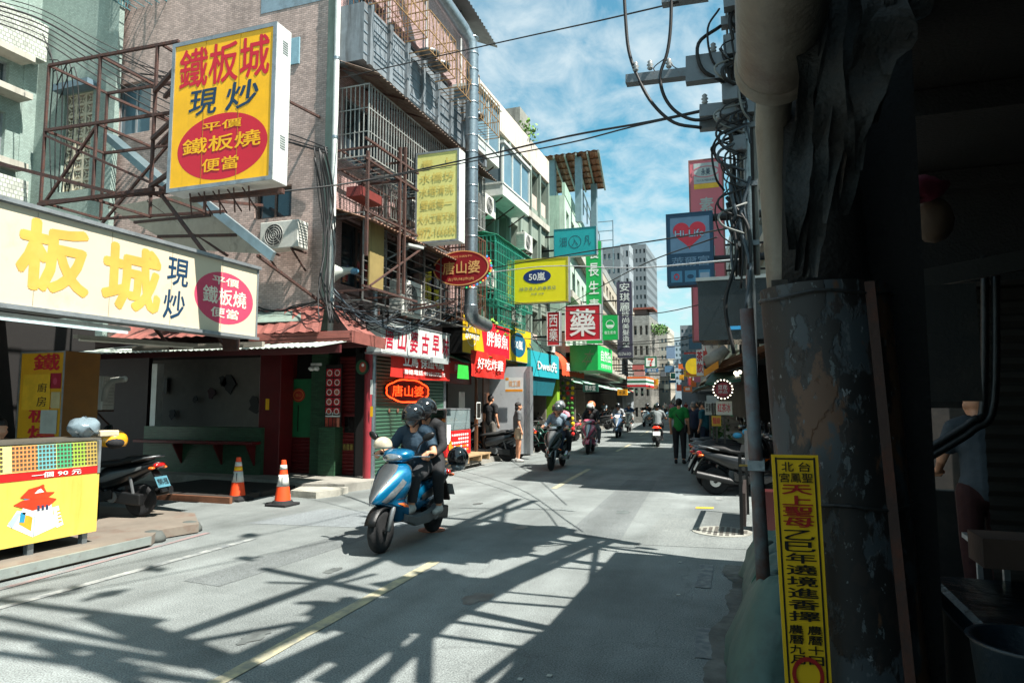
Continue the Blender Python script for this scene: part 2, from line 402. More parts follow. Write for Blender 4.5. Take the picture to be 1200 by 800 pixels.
# ================================================================ ground, road, markings
def asphalt(name, c0, c1, crack=.25):
    m = bpy.data.materials.new(name); m.use_nodes = True; t = m.node_tree; b = t.nodes['Principled BSDF']; L = t.links.new
    def n(ty, **k):
        q = t.nodes.new(ty)
        for a, v in k.items(): setattr(q, a, v)
        return q
    g = n('ShaderNodeNewGeometry')
    a = n('ShaderNodeTexNoise'); a.inputs['Scale'].default_value = .55; a.inputs['Detail'].default_value = 7; a.inputs['Roughness'].default_value = .7; L(g.outputs['Position'], a.inputs['Vector'])
    f = n('ShaderNodeTexNoise'); f.inputs['Scale'].default_value = 95; f.inputs['Detail'].default_value = 3; L(g.outputs['Position'], f.inputs['Vector'])
    mpn = n('ShaderNodeMapping'); mpn.inputs['Scale'].default_value = (1.7, .12, 1); L(g.outputs['Position'], mpn.inputs[0])
    s = n('ShaderNodeTexNoise'); s.inputs['Scale'].default_value = 1.2; s.inputs['Detail'].default_value = 5; L(mpn.outputs[0], s.inputs['Vector'])
    mr = n('ShaderNodeMapRange'); mr.inputs[1].default_value = .35; mr.inputs[2].default_value = .68; L(a.outputs[0], mr.inputs[0])
    mx = n('ShaderNodeMix', data_type='RGBA'); mx.inputs[6].default_value = (*lin(c0), 1); mx.inputs[7].default_value = (*lin(c1), 1); L(mr.outputs[0], mx.inputs[0])
    last = mx.outputs[2]
    for src, lo, hi, a0, a1 in ((f, .3, .7, .45, 1.6), (s, .35, .7, .80, 1.12)):
        r = n('ShaderNodeMapRange'); r.inputs[1].default_value = lo; r.inputs[2].default_value = hi; r.inputs[3].default_value = a0; r.inputs[4].default_value = a1; L(src.outputs[0], r.inputs[0])
        q = n('ShaderNodeMix', data_type='RGBA', blend_type='MULTIPLY'); q.inputs[0].default_value = 1; L(last, q.inputs[6]); L(r.outputs[0], q.inputs[7]); last = q.outputs[2]
    # cracks and oil spots
    dn = n('ShaderNodeTexNoise'); dn.inputs['Scale'].default_value = 1.3; dn.inputs['Detail'].default_value = 6; L(g.outputs['Position'], dn.inputs['Vector'])
    vm = n('ShaderNodeVectorMath', operation='MULTIPLY_ADD'); vm.inputs[1].default_value = (.9, .9, 0); L(dn.outputs[1], vm.inputs[0]); L(g.outputs['Position'], vm.inputs[2])
    vo = n('ShaderNodeTexVoronoi', feature='DISTANCE_TO_EDGE'); vo.inputs['Scale'].default_value = .33; L(vm.outputs[0], vo.inputs['Vector'])
    cr = n('ShaderNodeMapRange'); cr.inputs[1].default_value = 0; cr.inputs[2].default_value = .0035; cr.inputs[3].default_value = crack; cr.inputs[4].default_value = 0; L(vo.outputs[0], cr.inputs[0])
    q = n('ShaderNodeMix', data_type='RGBA'); q.inputs[7].default_value = (.022, .023, .024, 1); L(cr.outputs[0], q.inputs[0]); L(last, q.inputs[6]); last = q.outputs[2]
    L(last, b.inputs['Base Color']); b.inputs['Roughness'].default_value = .88; b.inputs['Specular IOR Level'].default_value = .3
    bp = n('ShaderNodeBump'); bp.inputs['Strength'].default_value = .5; bp.inputs['Distance'].default_value = .006; L(f.outputs[0], bp.inputs['Height']); L(bp.outputs[0], b.inputs['Normal'])
    MATS[name] = m; return m
asph = asphalt('asphalt', '#5c6160', '#7a807f', .22); asph2 = asphalt('asphalt_dark', '#474c4e', '#5a5f60', .2)
asph3 = asphalt('worn_concrete', '#77766f', '#8f8d85', .6)
paint_w = M('road_paint_white', '#9fa29d', .7, dirt=.95, dirtcol='#63686a', scale=9, var=.2)
paint_y = M('road_paint_yellow_white', '#a8a182', .7, dirt=.75, dirtcol='#6f726d', scale=9, var=.2)
paint_r = M('road_paint_faded_red', '#8f6f6c', .8, dirt=.9, dirtcol='#666c6d', scale=5, var=.2)

def sheet(name, pts, z, mat, kind='structure', thick=0.):
    g = G()
    if thick:
        n = len(pts); g.add([(x, y, z) for x, y in pts]+[(x, y, z-thick) for x, y in pts], [tuple(range(n))]+[(i, (i+1) % n, n+(i+1) % n, n+i) for i in range(n)])
    else: g.add([(x, y, z) for x, y in pts], [tuple(range(len(pts)))])
    o = g.build(name, mat); 
    if kind: o['kind'] = kind
    return o
gnd = G(); gnd.quad((-700, -60, -.004), (700, -60, -.004), (700, 1200, -.004), (-700, 1200, -.004)); o = gnd.build('ground', asph3); o['kind'] = 'structure'
def bx(y): return 0 if y < 9 else -.095*(y-9)
sheet('road', [(-16, -12), (3, -12), (1.2, 9), (1.2+bx(60), 60), (1.2+bx(140), 140), (-7.2+bx(140), 140), (-7.2+bx(60)+1.6, 60), (-7.0, 26), (-7.0, 10), (-16, 9)], 0, asph)
sheet('road_patch', [(-6.4, 7.6), (-4.3, 7.9), (-4.5, 9.1), (-6.2, 9.0)], .003, asphalt('asphalt_patch', '#686e70', '#72787a', 0))
sheet('road_patch', [(-1.3, 7.95), (.1, 8.1), (.15, 10.1), (-1.25, 9.9)], .003, asphalt('manhole_patch', '#626766', '#757a78', .2))
def dash(y0, y1, x0, x1, w, mat=paint_y, name='lane_marking', z=.006):
    # ragged painted edges
    n = max(2, int((y1-y0)/.25)); rnd = random.Random(y0*10); L_, R_ = [], []
    for i in range(n+1):
        t = i/n; x = x0+(x1-x0)*t; y = y0+(y1-y0)*t
        L_.append((x-w/2+rnd.uniform(-.006, .006), y)); R_.append((x+w/2+rnd.uniform(-.006, .006), y))
    sheet(name, L_+R_[::-1], z, mat)
for a, b in (((265, 800), (510, 658)), ((648.7, 572.5), (690, 549.5)), ((722.5, 528.7), (738.7, 520.5)), ((750, 510), (760, 505))):
    p, q = onz(*a), onz(*b); dash(p.y - (1.2 if a[0] == 265 else 0), q.y, p.x, q.x, .11)
dash(60, 66, -7.9, -8.5, .12); dash(72, 78, -9.0, -9.6, .12)
p, q = onz(90, 688), onz(298, 631); dash(p.y-2.2, q.y, p.x, q.x, .09, paint_w, 'edge_marking')
p, q = onz(0, 718), onz(245, 625); dash(4.1, 6.9, -6.15, -6.4, .07, paint_r, 'kerb_marking')
p, q = onz(515, 557), onz(632, 532); dash(p.y-.8, q.y+2, p.x, q.x, .09, paint_w, 'edge_marking')
paint_g = M('road_paint_grey', '#7d817e', .8, dirt=.9, dirtcol='#50565a', scale=14)
dash(6.3, 7.2, -.45, -.47, .13, paint_g, 'parking_marking'); dash(4.6, 5.2, -.33, -.36, .12, paint_g, 'parking_marking'); dash(3.2, 3.9, -.3, -.31, .12, paint_g, 'parking_marking')
dash(12.0, 12.3, -.56, -.58, .12, paint_w, 'parking_marking')
sheet('parking_marking', [(-.86, 10.9), (-.6, 10.95), (-.6, 11.12), (-.86, 11.07)], .006, M('road_paint_yellow', '#c59a2c', .7, var=.2, scale=9))
# broken concrete apron along the near right kerb
rn = random.Random(3); edge = []
for i in range(85):
    y = 2.2+i*.06; edge.append((-.27+.05*math.sin(y*2.3)+.03*math.sin(y*7)+rn.uniform(-.012, .012), y))
sheet('pavement_apron', edge+[(.6, 7.25), (.6, 2.2)], .008, M('broken_concrete', '#62625e', .9, var=.35, scale=3, bump=.5, bscale=14, dirt=.7, dirtcol='#33342f'))
stain = M('oil_stain', '#3c4041', .5, dirt=.9, dirtcol='#5f6563', scale=5)
for i, (px, py, r_) in enumerate(((560, 700, .16), (390, 668, .1), (610, 618, .13), (730, 600, .16), (300, 745, .12), (560, 590, .1), (660, 566, .14))):
    c = onz(px, py); rq = random.Random(px); sheet('road_stain', [(c.x+r_*rq.uniform(.6, 1.3)*math.cos(k*PI/9)*.6, c.y+r_*rq.uniform(.6, 1.3)*math.sin(k*PI/9)*1.3) for k in range(18)], .0035+i*.0003, stain)
sheet('road_patch', [(-4.9, 5.0), (-4.45, 4.95), (-4.3, 8.6), (-4.75, 8.7)], .0028, asphalt('trench_patch', '#565b5b', '#6a6f6f', .1))
sheet('road_patch', [(-2.2, 8.2), (-1.5, 8.15), (-1.9, 14.5), (-2.5, 14.5)], .0026, MATS['trench_patch'])
# manhole covers
def manhole(c, r, label, mat):
    t = thing('manhole_cover', label, 'manhole cover', (c.x, c.y, 0))
    g = G().lathe([(r, .0), (r, .011), (r*.9, .012)], (c.x, c.y, 0), seg=40); g.build('rim', mat, t)
    g = G().lathe([(r*.89, .0), (r*.89, .009)], (c.x, c.y, 0), seg=40); g.build('lid', M('cast_iron', '#3a3835', .7, metal=.3, var=.4, scale=20, rust=.3), t)
    g = G()
    k = int(r/.07)
    for i in range(-k, k+1):
        for j in range(-k, k+1):
            x, y = i*.07, j*.07
            if x*x+y*y < (r*.82)**2: g.box(c.x+x-.022, c.y+y-.022, .009, c.x+x+.022, c.y+y+.022, .014)
    o = g.build('raised_pattern', M('cast_iron_worn', '#47423d', .6, metal=.3, var=.3), t)
manhole(onz(846, 623), .36, 'large round iron manhole cover in the sunlit patch by the right kerb', concrete)
manhole(onz(506, 621), .17, 'small rusty round cover in the road behind the blue scooter', M('rust_ring', '#8a5a48', .8, rust=.4))
for (px, py) in ((610, 796), (795, 697), (644, 792), (797, 659)):
    c = onz(px, py); G().box(c.x-.015, c.y-.02, .003, c.x+.015, c.y+.012, .009).build('litter', M('paper_scrap', '#9a9c96')).update_tag()
    o = bpy.data.objects[-1] if False else [q for q in COL.objects if q.name.startswith('litter')][-1]
    tag(o, {610: 'small pale scrap lying at the bottom edge of the shaded road', 795: 'pale scrap on the shaded road near the painted bay line', 644: 'tiny pale scrap on the shaded asphalt near the bottom', 797: 'speck of paper on shaded asphalt just short of the sunlit patch'}[px], 'litter')

# ================================================================ wall and window helpers
def wall_grid(root, face, xs, zs, holes, mat, d=.18, name='wall', back=True):
    g = G(); P = lambda a, b, c=0.: face.o+face.R*a+face.U*b+face.n*c
    for i in range(len(xs)-1):
        for j in range(len(zs)-1):
            a0, a1, b0, b1 = xs[i], xs[i+1], zs[j], zs[j+1]
            if (i, j) in holes:
                for q in ((P(a0, b0), P(a0, b1), P(a0, b1, -d), P(a0, b0, -d)), (P(a1, b0), P(a1, b0, -d), P(a1, b1, -d), P(a1, b1)),
                          (P(a0, b0), P(a0, b0, -d), P(a1, b0, -d), P(a1, b0)), (P(a0, b1), P(a1, b1), P(a1, b1, -d), P(a0, b1, -d))): g.quad(*q)
            else: g.quad(P(a0, b0), P(a1, b0), P(a1, b1), P(a0, b1))
    return g.build(name, mat, root)
def fbox(g, face, a0, b0, a1, b1, c0, c1):
    P = lambda a, b, c: face.o+face.R*a+face.U*b+face.n*c
    return g.hexa([P(a0, b0, c0), P(a1, b0, c0), P(a1, b0, c1), P(a0, b0, c1), P(a0, b1, c0), P(a1, b1, c0), P(a1, b1, c1), P(a0, b1, c1)])
def window(root, face, a0, b0, a1, b1, inset=.14, nx=2, fm=None, gm=None, t=.045, nz=1):
    fm = fm or alu; gm = gm or glass_d
    fr = G(); fbox(fr, face, a0, b0, a1, b0+t, -inset, -inset+.05); fbox(fr, face, a0, b1-t, a1, b1, -inset, -inset+.05)
    for i in range(nx+1):
        c = a0+(a1-a0-t)*i/nx; fbox(fr, face, c, b0+t, c+t, b1-t, -inset, -inset+.05)
    for j in range(1, nz):
        c = b0+(b1-b0)*j/nz; fbox(fr, face, a0+t, c, a1-t, c+t, -inset, -inset+.048)
    wn = fr.build('window', fm, root)
    for i in range(nx):
        c0, c1 = a0+(a1-a0)*i/nx+t*.6, a0+(a1-a0)*(i+1)/nx-t*.1
        g = G(); fbox(g, face, c0, b0+t*.6, c1, b1-t*.6, -inset+.01+.006*(i % 2), -inset+.02+.006*(i % 2)); g.build('pane', gm, wn)
    return wn
def cage(root, face, a0, b0, a1, b1, dep, mat, pitch=.13, bar=.014, label=None, hrows=(.33, .66), roof=None, floor=True, name='window_cage', horizontal=False):
    """projecting security grille: rails are the part's own mesh, each bar a sub-part"""
    g = G(); e = .022
    for b in (b0, b1):
        fbox(g, face, a0, b-e, a1, b, dep-e, dep); fbox(g, face, a0, b-e, a0+e, b, 0, dep-e); fbox(g, face, a1-e, b-e, a1, b, 0, dep-e)
    for a in (a0, a1-e): fbox(g, face, a, b0, a+e, b1-e, dep-e, dep)
    for h in hrows:
        b = b0+(b1-b0)*h; fbox(g, face, a0+e, b-.008, a1-e, b+.008, dep-e+.003, dep-.003)
        if not horizontal: fbox(g, face, a0+.003, b-.008, a0+.017, b+.008, 0, dep-e)
    if floor:
        n = max(3, int((a1-a0)/.18))
        for i in range(1, n): fbox(g, face, a0+(a1-a0)*i/n-.006, b0-e+.002, a0+(a1-a0)*i/n+.006, b0-.004, .0, dep-e)
    rt = g.build(name, mat, root, label=label)
    if not horizontal:
        n = max(2, int((a1-a0)/pitch)); proto = None
        L_ = b1-b0-e
        for i in range(1, n):
            a = a0+(a1-a0)*i/n; p = face.o+face.R*a+face.U*b0+face.n*(dep-e/2)
            if proto is None:
                q = G(); q.box(-bar/2, -bar/2, 0, bar/2, bar/2, L_); proto = q.build('bar', mat, rt, world=False); im = world_of(rt).inverted(); proto.location = im @ p
            else: inst('bar', proto, rt, world_of(rt).inverted() @ p)
        m = max(1, int(dep/pitch))
        for i in range(1, m+1):
            c = (dep-e)*i/(m+1)
            for a in (a0+e/2, a1-e/2): inst('bar', proto, rt, world_of(rt).inverted() @ (face.o+face.R*a+face.U*b0+face.n*c))
    else:
        n = max(2, int((b1-b0)/pitch)); proto = None
        for i in range(1, n):
            b = b0+(b1-b0)*i/n
            q = G(); fbox(q, face, a0+e, b-bar/2, a1-e, b+bar/2, dep-e+.004, dep-.004); q.build('bar', mat, rt)
    return rt
def ac_unit(c, facing, label, group=None, w=.8, h=.56, d=.3, bracket=True, mat=None):
    """outdoor unit; facing is the angle the fan looks to"""
    t = thing('air_conditioner', label, 'air conditioner', c, facing, group)
    mat = mat or M('ac_white', '#c4c5bd', .45, dirt=.22, dirtcol='#6c6456', streak=True)
    G().box(-w/2, 0, 0, w/2, d, h).build('casing', mat, t, world=False, bevel=.015)
    g = G(); r = h*.40; cx = -w*.12
    for rr in (r, r*.78, r*.56, r*.34, r*.14):
        pts = [(cx+rr*math.cos(2*PI*i/20), -.012, h/2+rr*math.sin(2*PI*i/20)) for i in range(21)]; g.tube(pts, .005, 4, False)
    for i in range(8): g.bar((cx, -.012, h/2), (cx+r*math.cos(PI*i/4), -.012, h/2+r*math.sin(PI*i/4)), .006)
    g.build('fan_guard', M('ac_grille', '#9b9c97', .5), t, world=False)
    g = G().lathe([(r*.98, -.006), (r*.98, .002)], (cx, 0, h/2), 'y', 24); g.build('fan_well', M('ac_dark', '#3b3d3e', .6), t, world=False)
    g = G()
    for k in range(8): g.box(w/2+.001, .03, .08+k*h*.1, w/2+.008, d-.03, .08+k*h*.1+.012); g.box(-w/2-.008, .03, .08+k*h*.1, -w/2-.001, d-.03, .08+k*h*.1+.012)
    g.build('side_louvre', M('ac_grille', '#9b9c97', .5), t, world=False)
    if bracket:
        for s in (-w*.35, w*.35):
            g = G(); g.bar((s, -.02, -.02), (s, d+.12, -.02), .03); g.bar((s, 0, -.03), (s, d+.12, -.35), .025); g.build('bracket', rusty, t, world=False)
    return t

# ================================================================ pink tiled building on the corner
pink_tile = tilemat('pink_tile', '#b8a198', '#8d7f79', .10, .04, dirt=.55)
green_tile = tilemat('green_tile', '#8b9d97', '#78887f', .06, .035, dirt=.38, dirtcol='#3f4a44', var=.16)
pink_tile2 = tilemat('mauve_tile', '#a98d8a', '#77605c', .1, .04, dirt=.45)
XL = -7.13
B = thing('pink_building', 'four storey pink tiled corner building with caged balconies above the red eatery', 'building', (XL, 10.4, 0))
side = Face((-13.6, 10.4, 2.9), (13.6+XL, 0, 0), (0, 0, 9.6))
P = lambda px, py: (lambda v: (v.x+13.6, v.z-2.9))(ony(px, py, 10.4))
w1, w2 = P(135, 160), P(178, 92); v1, v2 = P(298, 258), P(342, 216); u1, u2 = P(340, 77), P(352, 44)
xs = sorted([0, w1[0], w2[0], v1[0], v2[0], 13.6+XL]); zs = sorted([0, v1[1], v2[1], w1[1], w2[1], 9.6])
# a hole occupies its own grid cell
holes = {(xs.index(w1[0]), zs.index(w1[1])), (xs.index(v1[0]), zs.index(v1[1]))}
wall_grid(B, side, xs, zs, holes, pink_tile, .16)
window(B, side, w1[0], w1[1], w2[0], w2[1], .13, 2, alu, glass_b); window(B, side, v1[0], v1[1], v2[0], v2[1], .13, 2, M('brown_frame', '#4a3b34'), glass_d)
g = G(); fbox(g, side, u1[0], u1[1], u2[0], u2[1], .0, .03); g.build('vent_panel', M('pale_blue_panel', '#7fa3b0', .5), B)
a, b = P(306, 17), P(386, 0); g = G(); fbox(g, side, a[0], a[1], b[0]-.02, b[1]+1.0, .0, .008); g.build('paint_patch', M('grey_blue_render', '#7d93a0', .8, var=.25, dirt=.5, scale=2), B)
a = P(378, 60); g = G(); g.m = 0; fbox(g, side, 13.6+XL-.16, 0, 13.6+XL+.002, 9.6, .0, .012); g.build('corner_strip', M('corner_green_grey', '#7c8a80', .8, dirt=.4, streak=True), B)
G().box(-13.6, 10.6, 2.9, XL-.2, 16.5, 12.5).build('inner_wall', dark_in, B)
front = Face((XL, 10.4, 2.9), (0, 6.15, 0), (0, 0, 9.6))
# storeys from 3.1: windows recessed
fx = [0, .35, 1.75, 2.05, 3.5, 3.8, 5.25, 5.55, 6.15]; fz = [0, .9, 2.2, 3.3, 4.6, 5.9, 7.0, 9.6]
wall_grid(B, front, fx, fz, {(i, j) for i in (1, 3, 5) for j in (1, 3, 5)}, pink_tile2, .2)
for i in (1, 3, 5):
    for j in (1, 3, 5): window(B, front, fx[i], fz[j], fx[i+1], fz[j+1], .16, 2, alu if j > 1 else M('brown_frame', '#4a3b34'), glass_d)
blue_panel = M('blue_grey_panel', '#747d83', .7, var=.25, dirt=.55, streak=True)
# pale blue balcony fascia of the third floor with ribs
zz = 7.95
g = G(); fbox(g, front, -.02, 4.95, 6.1, 6.05, .02, .62); g.build('balcony_fascia', blue_panel, B)
for i in range(9):
    g = G(); fbox(g, front, .1+i*.72, 4.9, .1+i*.72+.12, 6.1, .62, .69); g.build('fascia_rib', blue_panel, B)
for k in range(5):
    g = G(); fbox(g, front, -.02, 5.08+k*.2, 6.1, 5.1+k*.2, .622, .632); g.build('fascia_line', M('fascia_line_blue', '#6f7f8a'), B)  # thin raised lines, a little bluer than the panel
# flower racks in rusty bars hung on the fascia, with flat pans in them
def rack(y0, y1, z0, z1, dep, x0, label):
    f = Face((x0, y0, z0), (0, y1-y0, 0), (0, 0, z1-z0))
    t = thing('balcony_rack', label, 'rack', (x0, y0, z0))
    g = G()
    for z in (z0, (z0+z1)/2, z1):
        g.bar((x0+dep, y0, z), (x0+dep, y1, z), .018); g.bar((x0, y0, z), (x0+dep, y0, z), .018); g.bar((x0, y1, z), (x0+dep, y1, z), .018)
    n = int((y1-y0)/.16)
    for i in range(n+1): g.bar((x0, y0+(y1-y0)*i/n, z0), (x0+dep, y0+(y1-y0)*i/n, z0), .01)
    g.build('frame', rusty_l, t)
    proto = None
    for i in range(n+1):
        p = Vector((dep, (y1-y0)*i/n, 0))
        if proto is None: proto = G().box(-.007, -.007, 0, .007, .007, z1-z0).build('bar', rusty_l, t, world=False); proto.location = p
        else: inst('bar', proto, t, p)
    for i in range(n//3): # crossed straps
        a = y0+(y1-y0)*i*3/n; q = G(); q.bar((x0+dep+.01, a, z0), (x0+dep+.01, a+.48, z1), .008); q.bar((x0+dep+.012, a+.48, z0), (x0+dep+.012, a, z1), .008); q.build('strap', rusty_l, t)
    return t
rack(10.5, 11.9, 8.95, 9.75, .5, -6.48, 'near rusty flower rack bracketed above the blue balcony fascia')
rack(12.0, 13.3, 8.75, 9.6, .5, -6.48, 'second rusty flower rack with pans above the blue balcony fascia')
rack(13.4, 14.7, 8.6, 9.45, .5, -6.48, 'third rusty flower rack on the blue balcony fascia')
rack(14.8, 16.1, 8.45, 9.3, .5, -6.48, 'farthest rusty flower rack beside the metal flue')
for i, (y, z) in enumerate(((12.4, 8.8), (12.95, 8.8), (15.0, 8.5))):
    o = G().lathe([(.05, -.0), (.2, .05), (.24, .12), (.22, .12), (.18, .06), (0, .03)], (-6.2, y, z), seg=20).build('pan', M('pan_steel', '#5d6264', .4, metal=.6), None, smooth=True)
    tag(o, ('round metal pan upside down in the second rusty rack, nearer one', 'round metal pan in the second rusty rack, farther one', 'round metal pan in the rack beside the flue')[i], 'pan')
# white barred cage of the second floor under a corrugated hood
c1 = cage(B, front, .12, 3.2, 5.9, 4.55, .68, M('cage_white', '#939692', .5, dirt=.4, rust=.25), .105, .015)
g = G(); corrugated(g, (XL, 10.35, 7.95), (XL, 16.5, 7.85), (XL+.95, 16.5, 7.42), (XL+.95, 10.35, 7.52), .12, .015); g.build('corrugated_hood', M('old_sheet', '#776a60', .6, metal=.3, var=.4, rust=.45), B)
g = G()
for i in range(7): g.bar((XL, 10.5+i*.95, 7.85), (XL+.9, 10.5+i*.95, 7.5), .03)
g.build('hood_rafter', rusty, B)
g = G(); corrugated(g, (XL, 10.35, 5.15), (XL, 15.4, 5.15), (XL+.95, 15.4, 4.8), (XL+.95, 10.35, 4.8), .12, .015); g.build('corrugated_hood', M('brown_sheet', '#7a5f4d', .7, metal=.2, var=.4, rust=.5), B, label='browner corrugated hood over the first floor cage')
cage(B, front, .12, .55, 5.0, 2.15, .62, M('cage_dark', '#6f7270', .5, rust=.4, metal=.3), .16, .014, horizontal=True, hrows=(), name='window_cage', label='horizontal bar cage on the first floor')
for j in range(7):
    g = G(); a = .12+4.88*j/6; fbox(g, front, a-.01, .55, a+.01, 2.15, .6, .625); g.build('cage_post', M('cage_dark'), B)
cage(B, front, 1.3, 2.35, 2.4, 3.05, .5, M('cage_dark'), .1, .012)
cage(B, front, 2.6, 2.3, 4.2, 3.1, .45, M('cage_rusty', '#6d4c38', .8, rust=.5), .12, .012)
cage(B, front, 4.35, .7, 5.9, 2.9, .7, M('cage_rusty'), .13, .012)
cage(B, front, .2, 6.2, 1.9, 7.4, .5, M('cage_rusty'), .13, .012)
g = G(); fbox(g, front, .25, .75, .75, 2.0, .64, .67); g.build('yellowed_sheet', M('yellowed_plastic', '#857548', .6, dirt=.5, streak=True), B)
g = G(); fbox(g, front, .02, 2.42, .75, 2.60, .3, .6); g.build('red_sheet', M('faded_red', '#6e2520', .7, var=.3), B)
# top floor roof edge
g = G(); corrugated(g, (XL-.2, 13.6, 12.4), (XL-.2, 17.6, 12.1), (XL+.55, 17.6, 11.75), (XL+.55, 13.6, 12.05), .15, .02); g.build('roof_sheet', M('grey_roof_sheet', '#7e8485', .5, metal=.4), B)
G().box(XL-.6, 10.4, 12.5, XL+.05, 16.5, 12.62).build('parapet', concrete, B)

# downpipe and cables at the corner
t = thing('downpipe', 'white vertical downpipe on the corner of the pink building', 'pipe', (XL+.1, 10.35, 2.6))
g = G().tube([(XL+.09, 10.33, 2.7), (XL+.09, 10.33, 12.4)], .052, 10); g.build('pipe', white_p, t, smooth=True, auto=40)
for z in (3.4, 4.9, 6.4, 7.9, 9.4):
    G().lathe([(.06, 0), (.06, .05)], (XL+.09, 10.33, z), seg=12).build('clamp', steel, t)

# ================================================================ grey-green concrete building next door
C = thing('concrete_building', 'grey green concrete apartment block with deep balconies between flue and teal sign', 'building', (XL, 16.6, 0))
cgreen = M('grey_green_render', '#7f8c80', .85, var=.2, scale=2, dirt=.45, dirtcol='#454a42', streak=True)
cpink = M('pinkish_render', '#b9aaa0', .85, var=.15, scale=2, dirt=.35, dirtcol='#6b5f56', streak=True)
cf = Face((XL, 16.6, 2.9), (0, 7.75, 0), (0, 0, 7.85))
nb = 7; cx_ = [0]; 
for i in range(nb): cx_ += [i*1.1+.14, i*1.1+1.06]
cx_[-1] = 7.7; cx_.append(7.75)
cz_ = [0, .6, 1.9, 2.5, 3.2, 4.5, 5.0, 5.6, 6.85, 7.85]
hol = {(i, j) for i in range(1, 2*nb, 2) for j in (1, 4, 7)}
wall_grid(C, cf, cx_, cz_, hol, cgreen, .55)
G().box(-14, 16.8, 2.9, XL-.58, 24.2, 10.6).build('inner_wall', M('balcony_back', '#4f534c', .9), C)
G().box(-14, 16.6, 10.6, XL-.1, 24.3, 10.72).build('roof', concrete, C)
for i in range(nb):
    a = cx_[1+2*i]
    for j in (1, 4, 7):
        g = G(); fbox(g, cf, a+.02, cz_[j], a+.9, cz_[j]+.5, -.16, -.02); g.build('balustrade', cpink, C)
        window(C, cf, a+.06, cz_[j]+.52, a+.86, cz_[j+1]-.05, .5, 2, alu, glass_d)
for j, z in enumerate((2.5, 5.1)):
    g = G(); fbox(g, cf, .0, z, 7.75, z+.22, .0, .12); g.build('floor_band', conc_l, C)
g = G(); fbox(g, cf, 0, 7.0, 7.75, 7.86, .0, .1); g.build('parapet', M('cream_render', '#c3b8aa', .8, dirt=.3, streak=True), C)
for i in range(nb+1):
    g = G(); fbox(g, cf, i*1.1-(.0 if i else -.0), 0, i*1.1+.13, 7.0, .0, .09); g.build('pier', M('green_pier', '#75847a', .8, dirt=.4, streak=True), C)
# white boxed-in window bays hung on the front
wbox = M('white_window_bay', '#c3c7c2', .5, dirt=.2, streak=True)
def bay(y0, y1, z0, z1, dep, label):
    t = thing('window_bay', label, 'window bay', (XL, (y0+y1)/2, z0))
    f = Face((XL+dep, y0, z0), (0, y1-y0, 0), (0, 0, z1-z0)); W, H = y1-y0, z1-z0
    g = G(); g.box(XL+.1, y0, z0, XL+dep-.02, y1, z0+.34); g.box(XL+.1, y0-.05, z1-.08, XL+dep+.05, y1+.05, z1); g.build('panel', wbox, t)
    g = G()
    g.box(XL+.1, y0, z0+.34, XL+dep-.08, y1, z1-.08); g.build('interior', M('curtained', '#5f7078', .3), t)
    n = max(2, int(W/.6))
    window(t, f, 0, .32, W, H-.08, .05, n, wbox, glass_b, .05)
    s = Face((XL+.1, y0-.002, z0), (dep-.1, 0, 0), (0, 0, H)); window(t, s, 0, .32, dep-.12, H-.08, .03, 1, wbox, glass_b, .05)
    g = G(); 
    for q in range(3): g.bar((XL+.12, y0+.2+q*(W-.4)/2, z0-.35), (XL+dep-.1, y0+.2+q*(W-.4)/2, z0-.02), .03)
    g.build('bracket', rusty, t)
bay(15.5, 17.2, 8.05, 9.75, .75, 'white enclosed window bay just behind the upper end of the flue')
bay(17.5, 19.9, 7.4, 8.95, .75, 'long white enclosed window bay on the third floor right of the flue')
# green caged balcony
gm = M('cage_green', '#2c8f78', .5, dirt=.2)
t = thing('green_cage', 'bright green barred balcony cage right of the flue', 'window cage', (XL, 17.4, 5.2))
fg = Face((XL, 17.0, 4.4), (0, 3.3, 0), (0, 0, 1.9))
cage(t, fg, 0, 0, 3.3, 1.75, .7, gm, .13, .016, hrows=(.15, .3, .45, .6, .75, .9), name='cage_frame')
g = G(); corrugated(g, (XL, 17.0, 6.35), (XL, 20.3, 6.3), (XL+.75, 20.3, 6.1), (XL+.75, 17.0, 6.15), .1, .012); g.build('green_roof', M('green_sheet', '#2f8a6c', .5), t)
t = thing('green_cage', 'lower green barred cage with pot plants behind the oval red sign', 'window cage', (XL, 17.2, 3.3))
fg = Face((XL, 17.5, 3.75), (0, 2.4, 0), (0, 0, 1.0)); cage(t, fg, 0, 0, 2.4, .9, .6, gm, .13, .014, hrows=(.3, .6), name='cage_frame')
ac_unit((XL+.15+.3, 17.3, 6.75), R(90), 'white air conditioner high on the wall just right of the flue', d=.3)
ac_unit((XL+.45, 17.4, 5.65-.9), R(90), 'white air conditioner lower down beside the flue, above the oval sign')
ac_unit((XL+.5, 20.6, 6.45), R(90), 'white air conditioner under a small hood right of the green cage')
ac_unit((XL+.45, 19.6, 4.0), R(90), 'air conditioner behind the yellow tea sign')
t = thing('window_cage', 'dark barred balcony cage at the far end of the grey green block', 'window cage', (XL, 21, 5.4))
fg = Face((XL, 20.9, 5.35), (0, 3.2, 0), (0, 0, 1.0)); cage(t, fg, 0, 0, 3.2, .9, .55, M('cage_dark'), .16, .014, hrows=(.5,), name='cage_frame')
o = G().box(XL-.9, 21.5, 10.72, XL-.1, 22.6, 11.75).build('rooftop_block', concrete); tag(o, 'small dark concrete stair head on the roof of the grey green block', 'roof block')
